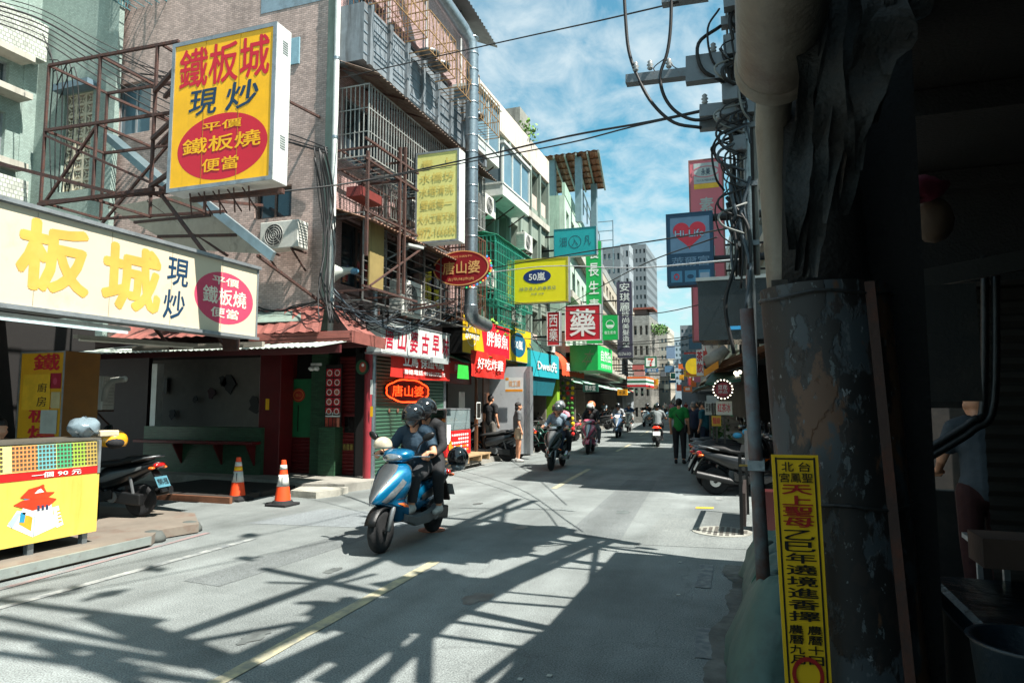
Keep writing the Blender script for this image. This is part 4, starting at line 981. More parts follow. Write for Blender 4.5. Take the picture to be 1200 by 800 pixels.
for i in range(9): seg((F2.o.x+F2.w*(.2+.07*i), 6.6+.02*(i % 2), F2.o.z-.02), (F2.o.x+F2.w*(.2+.07*i)+(.12 if i % 2 else -.1), 6.75, F2.o.z-.28), .016, nm='wire_mesh', root=bs)
seg((F2.o.x+.2, 6.75, F2.o.z-.05), (F2.o.x+F2.w, 6.75, F2.o.z-.08), .06, nm='underbeam', root=bs)

# ================================================================ rusty scaffold and faded yellow sign on the facade
t = thing('sign_frame', 'rusty scaffold of thin posts carrying the faded yellow sign on the pink facade', 'frame', (XL, 11.5, 3.4))
for px, yt, yb_2 in ((430, 176, 300), (468, 172, 345), (474, 172, 345)):
    q = onx(px, 250, -6.2); seg((-6.2, q.y, onx(px, yb_2, -6.2).z), (-6.2, q.y, onx(px, yt, -6.2).z), .05, nm='post')
for px in (425, 445, 466): q = onx(px, 250, -6.95); seg((-6.95, q.y, 3.3), (-6.95, q.y, 5.9), .05, nm='post')
for py in (183, 205, 262, 345):
    z_ = onx(460, py, -6.2).z
    seg((-6.2, 10.0, z_), (-6.2, 12.0, z_), .04, nm='rail'); seg((-6.95, 10.45, z_), (-6.95, 12.2, z_), .035, nm='rail')
    for y in (10.4, 11.3, 12.4): seg((XL, y, z_), (-6.2, y, z_), .035, nm='tie')
seg((-6.2, 10.2, 3.6), (-6.2, 12.2, 4.7), .03, nm='brace'); seg((XL, 12.3, 3.4), (-5.5, 12.3, 3.6), .04, nm='tie')
fyw = M('faded_yellow_face', '#dcd884', .5, var=.12, scale=2.5, bump=0, dirt=.15, dirtcol='#b8a850')
F3 = face_y(12.3, 487, 538, 177, 284)
s3, f3 = sign('faded_sign', 'faded lemon yellow vertical sign with ghosted orange characters', 'sign', F3, .3, M('sign_white_side'), fyw, .04, M('aluminium'))
ghost = M('ghost_orange', '#d8c468', .5, bump=0, var=.2)
for k, (tx, sx) in enumerate((('春  上', .8), ('水橋坊', .85), ('水塔清洗', .85), ('壁紙等一', .8), ('大小工程不拘', .92), ('0972-166680', .95))):
    f3.text(tx, .5-sx/2, .83-k*.155, .5+sx/2, .93-k*.155, ghost, s3, bold=.01, keep=False)
# oval sign
c = ony(540, 314, 13.9); xl, xr = ony(507, 314, 13.9).x, ony(573, 314, 13.9).x; hz_ = (ony(540, 294, 13.9).z-ony(540, 335, 13.9).z)/2; rx_ = (xr-xl)/2
t = thing('oval_sign', 'oval dark red sign with gold rim and gold characters sticking out over the road', 'sign', c)
mar = M('maroon_face', '#8a1a22', .4, var=.08, bump=0); gold = M('gold_print', '#d9a869', .45, var=.05, bump=0)
sg = 48; g = G(); g.loft([[(c.x+rx_*math.cos(2*PI*j/sg), yy, c.z+hz_*math.sin(2*PI*j/sg)) for j in range(sg)] for yy in (13.9, 14.02)]); g.build('casing', mar, t)
fo = Face((c.x-rx_, 13.9, c.z-hz_), (2*rx_, 0, 0), (0, 0, 2*hz_)); fo.disc(.5, .5, rx_*.99, hz_*.99, gold, t, d=.006, r0=.95, name='rim')
fo.text('唐山婆', .18, .33, .84, .70, gold, t, bold=.014, keep=False); fo.text('古|早|味|炸|肉', .27, .13, .73, .23, gold, t, bold=.0, keep=False); fo.text('TANG SHAN PO', .3, .80, .7, .86, gold, t, bold=0, keep=False)
rn = random.Random(5)
for i in range(16):
    a_ = -1.1+i*.13; col_ = [M('bulb_%s' % k, v, .3, emit=.8, bump=0) for k, v in (('green', '#2fae6a'), ('orange', '#e8862a'), ('red', '#d03030'), ('blue', '#3a80c8'))][i % 4]
    o = G().ell((c.x+rx_*1.04*math.cos(a_-.3), 13.95, c.z+hz_*1.12*math.sin(a_-.3)), (.022, .022, .022), 8, 5).build('fairy_light', col_, t)
G().bar((XL, 13.4, c.z-.1), (xl+.05, 13.97, c.z+.05), .12, .1).build('arm', black_m, t); G().bar((XL, 14.0, c.z+.05), (xl+.1, 13.97, c.z+.1), .04).build('arm', black_m, t)

# white six-box lettering
t = thing('letter_boxes', 'row of white lightboxes with crimson characters above the red banner', 'sign', (-6.6, 12, 2.7))
ya, yb2 = onx(447, 395, -6.62).y, onx(527, 400, -6.62).y
zt, zb = onx(447, 375, -6.62).z, onx(447, 412, -6.62).z
W_ = (yb2-ya)/6
for i, chx in enumerate('唐山婆古早味'):
    f_ = Face((-6.62, ya+i*W_+.01, zb), (0, W_-.02, 0), (0, 0, zt-zb))
    g = G(); g.box(-6.95, f_.o.y, zb, -6.62, f_.o.y+W_-.02, zt); bxo = g.build('box', M('sign_white_side'), t, bevel=.008)
    f_.rect(.05, .04, .95, .96, M('lit_white', '#bfc2be', .35, bump=0, var=.04), t, d=.006, name='face')
    f_.text(chx, .16, .12, .86, .88, M('crimson', '#a3122f', .5, bump=0), t, bold=.02, d=.009, keep=False, slant=.12)
G().box(-6.97, ya-.02, zb-.03, -6.60, yb2+.02, zb).build('tray', alu, t); G().box(-6.97, ya-.02, zt, -6.6, yb2+.02, zt+.03).build('top_rail', alu, t)
for y in (ya+.3, yb2-.4): G().bar((XL, y, zt-.1), (-6.9, y, zt-.1), .05).build('bracket', rusty, t)
# red banner below
t = thing('banner', 'bright red banner with white phone number lettering hung over the green shutter', 'banner', (-6.72, 13, 2.4))
a, b = onx(458, 410, -6.75), onx(527, 410, -6.75); zb_ = onx(458, 441, -6.75).z
def cloth(a, b, z0, z1, mat, root, nm='cloth', amp=.02, nx=24, nz=8, x=None):
    g = G(); k = 0; rn = random.Random(int(a.y*10)); ph = rn.uniform(0, 6)
    for i in range(nx+1):
        for j in range(nz+1):
            u, v_ = i/nx, j/nz; p_ = a.lerp(b, u); off = amp*math.sin(u*9+ph+v_*2)+amp*.6*math.sin(u*23+v_*5)
            g.v.append(Vector((p_.x+off, p_.y, z0+(z1-z0)*v_-.02*math.sin(u*PI)*(1-v_))))
    for i in range(nx):
        for j in range(nz): q = i*(nz+1)+j; g.f.append((q, q+nz+1, q+nz+2, q+1)); g.mi.append(0)
    return g.build(nm, mat, root, smooth=True)
a.z = b.z = 0; cloth(a, b, zb_, onx(458, 409, -6.75).z, M('banner_red', '#c4281f', .6, bump=0), t, amp=.012)
f_ = Face((-6.73, a.y, zb_), (0, b.y-a.y, 0), (0, 0, onx(458, 409, -6.75).z-zb_)); f_.text('立馬 保證4萬', .16, .42, .86, .9, white_t, t, bold=.02, d=.02, keep=False); f_.text('聯絡電話:0905177275', .17, .12, .88, .32, white_t, t, bold=.01, d=.02, keep=False)
p_ = onx(490, 435, -6.6); G().box(-6.62, onx(505, 430, -6.6).y, p_.z+.22, -6.55, onx(523, 430, -6.6).y, p_.z+.34).build('tape_strip', M('grey_tape', '#9aa0a0', .5), t)

# ================================================================ lamp pole with loudspeaker
px0 = onx(439, 391, -6.98)
t = thing('street_lamp', 'slim galvanised street lamp pole with a long arm rising through the red roof', 'street lamp', (px0.x, px0.y, .15))
zt = onx(439, 310, -6.98).z
G().tube([(px0.x, px0.y, .15), (px0.x, px0.y, zt)], .05, 12).build('pole', steel, t, smooth=True, auto=40)
e = onx(480, 290, -6.3); G().tube([(px0.x, px0.y, zt-.1), (px0.x+.05, px0.y+.25, zt+.15), (e.x, e.y, e.z)], .022, 8).build('arm', steel, t, smooth=True)
G().bar(e+V(0, -.15, .02), e+V(.08, .35, .05), .14, .06).build('lamp_head', M('lamp_grey', '#a7aba8', .4), t, bevel=.015)
G().bar((px0.x, px0.y, zt-.15), e+V(-.1, -.2, -.25), .035).build('stay', black_m, t)
for i in range(6): G().bar((px0.x, px0.y, zt-.05), (px0.x-.15+.1*i, px0.y-.2+.08*i, zt+.35), .008).build('spike', black_m, t)
c = onx(402, 318, -6.95)
t = thing('loudspeaker', 'grey horn loudspeaker pointing left on the lamp pole', 'loudspeaker', c)
g = G().lathe([(.20, -.22), (.185, -.2), (.1, -.05), (.06, .08), (.055, .2)], (0, 0, 0), 'x', 22); g.xf(Matrix.Translation(c) @ Matrix.Rotation(R(200), 4, 'Z') @ Matrix.Rotation(R(8), 4, 'Y') @ Matrix.Rotation(PI, 4, 'Z')); g.build('horn', M('horn_grey', '#a9aea6', .5), t, smooth=True)
G().bar(c+V(.15, .05, -.02), (px0.x, px0.y, c.z-.03), .03).build('bracket', steel, t); G().lathe([(.05, 0), (.06, .04), (.05, .12), (.02, .14)], c+V(.15, .05, 0), 'x', 14).build('driver', M('horn_blue', '#4f7f9a', .4), t)
ac_unit(ony(326, 291, 9.95)+V(0, 0, .0), 0, 'white air conditioner on the pink side wall beside the gutter', w=.82, h=.5)
ac_unit(V(-6.55, onx(484, 345, -6.55).y, onx(484, 372, -6.55).z), R(90), 'large white air conditioner standing over the white lightbox letters', w=.85, h=.75, d=.32)

# more of what hangs on the pink facade
for i, (y, z, lab) in enumerate(((12.9, 5.45, 'air conditioner behind the rusty scaffold on the pink facade'), (14.6, 5.5, 'air conditioner behind the faded yellow sign on the pink facade'), (13.6, 3.35, 'air conditioner low on the pink facade above the fish sign'))):
    ac_unit(V(-6.72, y, z), R(90), lab, w=.75, h=.5)
t = thing('gutter_pipe', 'thin grey drain pipes running down the pink facade between the cages', 'pipe', (-7, 13, 3))
for y, x in ((12.15, -7.02), (15.9, -7.0), (13.95, -7.03)): G().tube([(x, y, 3.1), (x, y, 12.0)], .035, 8).build('pipe', M('pipe_grey', '#7c8080', .5, dirt=.4), t, smooth=True)

# ================================================================ snack stall at the left edge
PF = sheet('platform', [(-6.38, 3.2), (-6.40, 6.05), (-6.62, 6.35), (-6.5, 6.85), (-7.2, 7.5), (-12, 7.6), (-12, 3.2)], .115, M('platform_top', '#6f675d', .85, var=.3, rust=.25, scale=1.5), 'structure', .1)
G().box(-6.41, 3.2, .03, -6.37, 6.02, .118).build('platform_edge', M('edge_metal', '#8f9894', .5, metal=.4, rust=.2))['kind'] = 'structure'
for i, (px, py) in enumerate(((178, 634), (222, 622))):
    c = onz(px, py); g = G(); g.loft([[(c.x+.16*math.cos(a)*s-.0, c.y+.13*math.sin(a)*s, z) for a in [2*PI*k/10 for k in range(10)]] for s, z in ((1, 0), (1, .05), (.75, .11), (.3, .125))])
    o = g.build('rubber_ramp', M('ramp_rubber', '#4b4f4c', .8, dirt=.3), None, smooth=True); tag(o, ('worn black rubber wedge at the near corner of the stall platform', 'worn black rubber wedge at the far end of the stall platform')[i], 'ramp')
c = onz(200, 626); o = G().obox((c.x-.25, c.y-.35, 0), (.12, 0, 0), (.05, .6, 0), (0, 0, .11)).build('kerb_block', M('painted_block', '#b9bbb3', .7, dirt=.4)); tag(o, 'white painted kerb block between the two rubber wedges', 'block')
ST = thing('snack_stall', 'yellow snack stall with a printed red roofed pagoda and a grid of menu cards', 'stall', (-7, 4.6, .115))
sf = Face((-6.70, 3.4, .23), (0, 2.2, 0), (0, 0, .62)); sy = M('stall_yellow', '#cbb052', .4, var=.10, bump=0, dirt=.2, dirtcol='#9a8420', streak=True)
G().box(-7.35, 3.4, .23, -6.715, 5.6, 1.02).build('body', M('stall_grey', '#6f6f6a', .5), ST)
sf.rect(0, 0, 1, 1, sy, ST, d=.0, t=.012, name='front_panel')
rb = Face((-6.70, 3.4, .85), (0, 2.2, 0), (0, 0, .075)); rb.rect(0, 0, 1, 1, M('stall_red', '#b5201f', .4, bump=0), ST, d=.004, t=.012, name='price_strip')
rb.text('一個 90 元', .66, .15, .90, .85, white_t, ST, bold=.01, d=.008, keep=False)
gf = Face((-6.70, 3.4, .93), (0, 2.2, 0), (-.03, 0, .26)); gf.rect(0, 0, 1, 1, M('grid_ivory', '#c9c17a', .45, bump=0), ST, d=.0, t=.012, name='menu_grid')
cols = [('#c9b53a', .0, .12), ('#c0b44a', .12, .30), ('#8d7a52', .30, .345), ('#c9c04a', .345, .53), ('#d2824a', .575, .69), ('#5f9ea0', .69, .78), ('#3f9a6a', .78, .86), ('#8fae3f', .86, .93), ('#a9924a', .93, 1.0)]
for i, (c, a, b) in enumerate(cols): gf.rect(a, .03, b-.003, .97, M('grid_c%d' % i, c, .5, bump=0), ST, d=.002, t=.001, name='menu_band')
gd = G()
for i in range(58):
    for j in range(6):
        a = .008+i*.0172; b = .07+j*.155
        if .535 < a < .57: continue
        gd.add([gf.p(a, b, .0035), gf.p(a+.0115, b, .0035), gf.p(a+.0115, b+.1, .0035), gf.p(a, b+.1, .0035)], [(0, 1, 2, 3)])
o = gd.build('menu_card', M('card_dark', '#4a4230', .5, var=.6, scale=30), ST); o['kind'] = 'stuff'
G().box(-7.4, 3.38, 1.20, -6.72, 5.62, 1.225).build('counter_top', M('counter_grey', '#57544c', .4), ST)
G().box(-6.78, 5.57, .85, -6.69, 5.6, 1.2).build('end_post', alu, ST)
for y in (3.6, 4.92, 5.5):
    G().box(-6.80, y-.03, .115, -6.74, y+.03, .23).build('leg', steel, ST)
# printed pagoda: pixel positions on the panel plane
def S_(px, py): v = onx(px, py, -6.70); return ((v.y-3.4)/2.2, (v.z-.23)/.62)
def spoly(pts, m_, d): sf.poly([S_(*p) for p in pts], m_, ST, d=d)
kr, kw, kg, ko, kb = M('print_red', '#d63a1e', .4, bump=0), M('print_white', '#e6e6e0', .4, bump=0), M('print_grey', '#9fb0b8', .4, bump=0), M('print_orange', '#ef9a2a', .4, bump=0), M('print_blue', '#2a86a8', .4, bump=0)
spoly([(8, 616), (20, 598), (35, 601), (62, 602), (73, 614), (52, 621), (38, 629), (22, 622)], kw, .002)
spoly([(24, 598), (62, 594), (62, 618), (40, 628), (24, 616)], kw, .003); spoly([(24, 600), (38, 606), (36, 622), (22, 614)], ko, .004)
spoly([(9, 613), (20, 600), (24, 602), (14, 619)], kg, .004); spoly([(62, 594), (68, 592), (74, 614), (66, 618)], kw, .004); spoly([(24, 600), (30, 600), (28, 612), (22, 612)], kb, .005)
spoly([(26, 590), (60, 586), (60, 602), (42, 606), (26, 602)], kw, .005); spoly([(28, 583), (56, 580), (56, 590), (28, 592)], kb, .005)
spoly([(15, 592), (26, 586), (56, 582), (66, 584), (58, 592), (38, 598)], kr, .006); spoly([(23, 583), (33, 573), (50, 568), (54, 576), (64, 576), (54, 583), (38, 585)], kr, .007)
spoly([(32, 574), (40, 572), (50, 567), (52, 569), (42, 575)], kr, .008); spoly([(40, 578), (46, 571), (51, 576)], kw, .008)
for i in range(3): spoly([(43+i*5, 592-i*.4), (46+i*5, 591.6-i*.4), (46+i*5, 598-i*.8), (43+i*5, 598.5-i*.8)], M('print_navy', '#2d3a55', .4, bump=0), .008)
for i in range(4): spoly([(66+i*.6, 598+i*4), (70+i*.6, 597+i*4), (70.2+i*.6, 598.6+i*4), (66.2+i*.6, 599.6+i*4)], ko, .008)
spoly([(38, 627), (40, 604), (41, 604), (39.5, 627)], kg, .007)
# things on the stall
c = onx(98, 518, -6.95)
o = G().ell((-6.95, c.y, 1.31), (.16, .16, .10), 16, 9).build('plastic_bag', M('plastic_bag', '#7d8f98', .2, var=.2, bump=.6, bscale=12, alpha=.75), None, smooth=True); tag(o, 'translucent plastic bag of packets on the end of the snack stall', 'bag')
for v_ in o.data.vertices: v_.co.x += random.uniform(-.02, .02); v_.co.z += random.uniform(-.015, .05)
o = G().box(-7.05, c.y+.12, 1.225, -6.85, c.y+.36, 1.29).build('paper_packet', M('packet', '#b9ad94', .6), None, bevel=.01); tag(o, 'flat paper packet beside the plastic bag on the snack stall', 'packet')
# yellow cabinet sign with red characters
fcab = face_y(7.0, 22, 74, 412, 520)
cb, fc2 = sign('cabinet_sign', 'upright orange yellow cabinet sign with red characters and taped notes behind the stall', 'sign', fcab, .55, M('cab_orange', '#7a500c', .5, var=.15), M('cab_yellow', '#dba012', .45, var=.1, bump=0), .02, M('aluminium'))
fc2.text('鐵', .30, .80, .92, .99, red_t, cb, bold=.015, keep=False); fc2.text('板', .25, .22, .8, .40, red_t, cb, bold=.015, keep=False); fc2.text('燒', .25, .02, .9, .19, red_t, cb, bold=.015, keep=False)
fc2.rect(.08, .36, .74, .76, M('note_yellow', '#e8b41c', .6), cb, d=.008, name='note'); fc2.text('廚', .44, .56, .66, .66, black_t, cb, bold=.0, d=.011, keep=False); fc2.text('房', .44, .40, .66, .51, black_t, cb, bold=.0, d=.011, keep=False)
fc2.rect(.55, .1, .93, .36, M('note_paper', '#b9bdb4', .6), cb, d=.01, name='note', label='plain white paper note'); fc2.rect(.76, .38, .97, .56, M('note_cream', '#c9b98a', .6), cb, d=.006, name='note')
fc2.disc(.84, .68, .04, .05, pink_o, cb, d=.01, name='sticker'); fc2.rect(.72, .60, .97, .77, M('crimson'), cb, d=.008, name='sticker')
ac_unit(V(ony(97, 478, 9.3).x, 9.3, ony(97, 480, 9.3).z), R(8), 'dusty air conditioner in the dark behind the yellow cabinet', w=.8, h=.62)
t = thing('vent_pipe', 'short white bent vent pipe in the dark beside the dusty air conditioner', 'pipe', (-8.4, 8.5, 1.9))
G().tube([ony(122, 470, 8.6), ony(124, 455, 8.6), ony(131, 446, 8.6), ony(147, 444, 8.6)], .05, 10).build('pipe', M('pipe_white', '#a9aaa2', .4), t, smooth=True)

# ================================================================ food stall shop right of the shutter
K2 = thing('snack_shop', 'open fronted fried food shop with dark red menu boards under the whale fish sign', 'shop', (-7.5, 17, .15))
inn = M('shop_brown', '#5b4334', .6, var=.3)
G().box(-9.8, 15.35, .15, -9.7, 18.7, 2.9).build('back_wall', inn, K2); G().box(-9.7, 15.3, .15, XL, 15.4, 2.9).build('side_wall', inn, K2); G().box(-9.7, 15.4, 2.75, XL+.1, 18.6, 2.88).build('ceiling', M('shop_ceiling', '#5a5248', .7), K2)
G().box(XL-.3, 15.5, .9+1.2, XL-.1, 17.3, 2.75).build('menu_header', M('dark_red_gloss'), K2)
f_ = Face((XL-.09, 15.6, 2.35), (0, 1.5, 0), (0, 0, .32)); f_.rect(0, 0, 1, 1, M('header_red', '#a0281f', .5), K2); f_.text('胖鯨魚炸物', .35, .2, .9, .8, white_t, K2, bold=0, d=.008, keep=False)
G().box(XL-.05, 17.4, .15, XL+.02, 17.5, 2.7).build('door_post', M('door_wood', '#5c3a26', .5), K2); G().box(XL-.06, 18.0, .15, XL-.02, 18.45, 2.5).build('door', M('door_wood'), K2)
f_ = Face((XL-.3, 16.9, 1.3), (0, .4, 0), (0, 0, .6)); f_.rect(0, 0, 1, 1, white_t, K2, name='notice')
# glass food case on a red cart
ct = thing('food_cart', 'glass food display on a red cart with printed price rows, on a wooden pallet', 'food cart', (-6.7, 15.6, .3))
ya, yb3 = onx(524, 500, -6.62).y, onx(552, 500, -6.62).y
z1_, z2_, z3_ = onx(538, 533, -6.62).z, onx(538, 504, -6.62).z, onx(538, 480, -6.62).z
cartred = M('cart_red', '#c21f22', .45, bump=0, var=.06)
G().box(XL-.2, ya, z1_, -6.64, yb3, z2_).build('body', M('cart_grey', '#77736c', .4), ct)
fcr = Face((-6.63, ya, z1_), (0, yb3-ya, 0), (0, 0, z2_-z1_)); fcr.rect(0, 0, 1, 1, cartred, ct, d=.0, t=.008, name='front_panel')
fside = Face((XL-.2, ya-.004, z1_), (XL*0+(-6.64-XL+.2), 0, 0), (0, 0, z2_-z1_)); fside.rect(0, 0, 1, 1, cartred, ct, d=.004, name='side_panel')
for j in range(5):
    for i in range(8):
        if (j == 1 and i < 3) or (j == 4 and i == 3): continue
        fcr.rect(.2+i*.09, .78-j*.155, .2+i*.09+.06, .86-j*.155, white_t if j < 3 else [M('print_orange'), white_t, M('print_orange')][(i+j) % 3], ct, d=.003, t=.002, name='price_print')
fcr.rect(-.02, .5, .12, 1.25, white_t, ct, d=.02, t=.01, name='hanging_sheet'); fcr.disc(.12, .42, .09, .12, M('print_orange'), ct, d=.02)
g = G()
for y in (ya+.01, yb3-.03):
    for x in (-6.66, XL-.15): g.box(x, y, z2_, x+.02, y+.02, z3_)
g.box(XL-.15, ya, z3_, -6.64, yb3, z3_+.03); g.build('case_frame', alu, ct)
G().box(XL-.1, ya+.03, z2_+.18, -6.68, yb3-.04, z2_+.2).build('shelf', alu, ct)
G().box(-6.652, ya+.03, z2_+.02, -6.648, yb3-.03, z3_).build('glass', M('case_glass', '#9fb3b5', .05, alpha=.3, bump=0, var=0), ct)
rn = random.Random(9); fdm = [M('fried_a', '#a8682a', .6, var=.4, scale=20), M('fried_b', '#c08a3a', .6, var=.4, scale=20), M('fried_c', '#7c4420', .6, var=.4, scale=20)]
for k in range(22):
    G().ell((rn.uniform(XL, -6.72), rn.uniform(ya+.08, yb3-.1), z2_+(.06 if k % 2 else .25)), (.06, .08, .045), 7, 5).build('fried_food', fdm[k % 3], ct, smooth=True)
for y in (ya+.15, yb3-.2): G().lathe([(.06, -.02), (.06, .02)], (-6.75, y, z1_-.05), 'x', 14).build('wheel', rubber, ct)
t = thing('pallet', 'low wooden pallet step under the red food cart', 'pallet', (-6.7, 16, .15)); wood = M('raw_wood', '#a08562', .8, var=.3, scale=8)
for k in range(4): G().box(-7.0+k*.15, ya-.1, .30, -6.88+k*.15, yb3+.9, .335).build('plank', wood, t)
for y in (ya, ya+.8, yb3+.2, yb3+.75): G().box(-7.0, y, .16, -6.43, y+.06, .30).build('bearer', wood, t)
t = thing('chalk_board', 'small tilted white framed black board beside the food cart', 'board', (-6.6, yb3+.25, .9)); f_ = Face((-6.55, yb3+.18, z2_+.25), (-.02, .32, 0), (0, 0, .42)); f_.rect(0, 0, 1, 1, white_t, t, name='frame'); f_.rect(.07, .06, .93, .94, black_t, t, d=.007, name='slate')
# whale fish box sign
F5 = face_x(-6.6, 541, 598, 366, 413); F5.u = V(0, 0, F5.h)
ws, f5 = sign('whale_sign', 'yellow and red fish restaurant box sign with a black side, above the fried food shop', 'sign', F5, .53, black_p, M('whale_yellow', '#cfa818', .45, bump=0, var=.04), .02, black_p)
f5.poly([(.42, 0.02), (.98, .02), (.98, .98), (.33, .98)], red_t, ws, d=.003, name='red_field'); f5.text('胖鯨魚', .46, .3, .94, .74, white_t, ws, bold=.012, keep=False)
f5.text('Dream', .05, .38, .30, .6, white_t, ws, bold=.01, keep=False, slant=.2); f5.disc(.17, .47, .32, .26, white_t, ws, d=.003, r0=.93, name='whale_outline')
t = thing('banner', 'red cloth banner with white brush lettering hung below the whale fish sign', 'banner', (-6.56, 16.5, 2)); a, b = onx(553, 430, -6.56), onx(591, 430, -6.56); zt, zb = onx(570, 413, -6.56).z, onx(570, 442, -6.56).z
a.z = b.z = 0; cloth(a, b, zb, zt, MATS['banner_red'], t, amp=.03); f_ = Face((-6.56, a.y, zb), (0, b.y-a.y, 0), (0, 0, zt-zb)); f_.text('好吃炸雞', .1, .3, .9, .75, white_t, t, bold=.01, d=.05, keep=False, slant=.1)
t = thing('awning', 'dark green canvas awning with a bright green corner flag over the food stall', 'awning', (-6.6, 15.5, 2.6))
g = G(); g.slab((XL, 15.3, 2.85), (XL, 16.2, 2.85), (-6.6, 16.2, 2.6), (-6.6, 15.3, 2.6), (.4, 0, 1), .02); g.build('canvas', M('canvas_green', '#24533a', .7), t)
g = G(); c = onx(542, 436, -6.15); g.slab((-6.14, c.y-.3, c.z-.15), (-6.14, c.y+.35, c.z-.15), (-6.14, c.y+.3, c.z+.16), (-6.14, c.y-.25, c.z+.16), (1, 0, 0), .01); g.build('flag', M('flag_green', '#2fae3c', .6), t)
# yellow shop sign with blue disc
F6 = face_x(-6.62, 589, 622, 378, 421); ys, f6 = sign('tea_sign', 'yellow shop sign with a blue disc right of the whale fish sign', 'sign', F6, .4, M('tea_side', '#8a7a30', .6), M('tea_yellow', '#cfb31a', .45, bump=0, var=.04), .02, M('aluminium'))
f6.disc(.52, .5, f6.w*.27, f6.h*.37, M('tea_blue', '#0d5c7c', .45, bump=0), ys, d=.003); f6.text('50嵐', .36, .36, .68, .64, white_t, ys, bold=.01, d=.007, keep=False)
# white partition wall
W = G().box(-8.6, 18.75, .15, -6.05, 18.95, 2.65).build('partition_wall', M('white_partition', '#c2c6c8', .6, var=.08, dirt=.12)); tag(W, 'white painted partition wall sticking out under the yellow shop sign', 'wall')
G().box(-6.09, 18.72, .15, -6.0, 19.0, 2.65).build('edge_post', alu, W, world=True)
t = thing('notice_banner', 'white and orange printed banner hung high on the white partition wall', 'banner', (-6.5, 18.6, 2)); f_ = face_y(18.62, 592, 613, 442, 459); f_.rect(0, 0, 1, 1, white_t, t, name='sheet'); f_.rect(.02, .02, .98, .18, M('print_orange'), t, d=.006, name='stripe'); f_.rect(.02, .8, .2, .98, M('print_orange'), t, d=.006, name='stripe'); f_.text('徵工讀', .2, .35, .85, .8, M('print_orange'), t, bold=0, d=.008, keep=False)
# teal awning shop
teal = M('teal_canvas', '#1f9aa6', .6, bump=.1, var=.08); teal_d = M('teal_canvas_dark', '#176f7c', .6)
def barrel(name, label, x0, x1, ya, yb, z0, z1, mat, txt=None, stripes=8):
    t = thing(name, label, 'awning', (x1, (ya+yb)/2, z0)); n = 8; g = G(); secs = []
    for i in range(n+1):
        a = PI/2*i/n; secs.append((x0+(x1-x0)*math.sin(a), z0+(z1-z0)*(.25+.75*math.cos(a))))
    for i in range(n): g.quad((secs[i][0], ya, secs[i][1]), (secs[i][0], yb, secs[i][1]), (secs[i+1][0], yb, secs[i+1][1]), (secs[i+1][0], ya, secs[i+1][1]))
    for y in (ya, yb): g.add([(x0, y, z0+.25*(z1-z0))]+[(x, y, z) for x, z in secs], [tuple(range(len(secs)+1))])
    g.build('canvas', mat, t, smooth=False)
    g = G(); m = stripes
    for i in range(m):
        a, b = ya+(yb-ya)*i/m, ya+(yb-ya)*(i+1)/m; g.add([(x1, a, z0+.25*(z1-z0)), (x1, b, z0+.25*(z1-z0)), (x1, b, z0+.05), (x1, (a+b)/2, z0), (x1, a, z0+.05)], [(0, 4, 3, 2, 1)])
    g.build('valance', mat, t, solid=.004)
    if txt: f_ = Face((x1+.004, ya, z0), (0, yb-ya, 0), (-.02, 0, (z1-z0)*.7)); f_.text(txt, .15, .28, .85, .75, white_t, t, bold=.01, d=.03, keep=False)
    return t
ya, yb3 = onx(622, 430, -6.5).y, onx(655, 430, -6.5).y; zt, zb = onx(622, 410, -6.5).z, onx(622, 440, -6.5).z
t = thing('awning', 'teal shop awning with white lettering and a darker drop curtain', 'awning', (-6.1, (ya+yb3)/2, 2.2))
g = G(); g.slab((XL, ya, zt+.55), (XL, yb3, zt+.55), (-6.5, yb3, zt), (-6.5, ya, zt), (.5, 0, 1), .02); g.build('roof', M('canvas_dark_green', '#2b4b42', .7), t)
g = G(); g.slab((-6.5, ya, zb), (-6.5, yb3, zb), (-6.5, yb3, zt), (-6.5, ya, zt), (1, 0, 0), .02); g.slab((XL+.2, ya+.001, zb), (-6.52, ya+.001, zb), (-6.52, ya+.001, zt), (XL+.2, ya+.001, zt+.3), (0, -1, 0), .02); g.build('fascia', teal, t)
f_ = Face((-6.49, ya, zb), (0, yb3-ya, 0), (0, 0, zt-zb)); f_.text('Dwell先', .2, .25, .9, .7, white_t, t, bold=.02, d=.01, keep=False)
g = G(); g.slab((-6.7, ya, 1.85), (-6.7, yb3-.2, 1.85), (-6.55, yb3-.2, zb), (-6.55, ya, zb), (1, 0, 0), .01); g.build('curtain', teal_d, t)
for k in range(3): G().tube([(XL+.1, ya+.2+k*1.1, zt+.9), (-6.6, ya+.25+k*1.1, zt+.2), (-6.5, ya+.25+k*1.1, zt+.02)], .015, 6).build('stay', black_m, t)
ya2, yb4 = onx(657, 430, -6.45).y, onx(683, 430, -6.45).y
barrel('awning', 'orange red barrel awning with white lettering beside the teal awning', XL, -6.4, ya2, yb4, onx(657, 440, -6.4).z, onx(657, 408, -6.4).z, M('orange_canvas', '#d8502e', .6, var=.08), '蒸餃湯包')
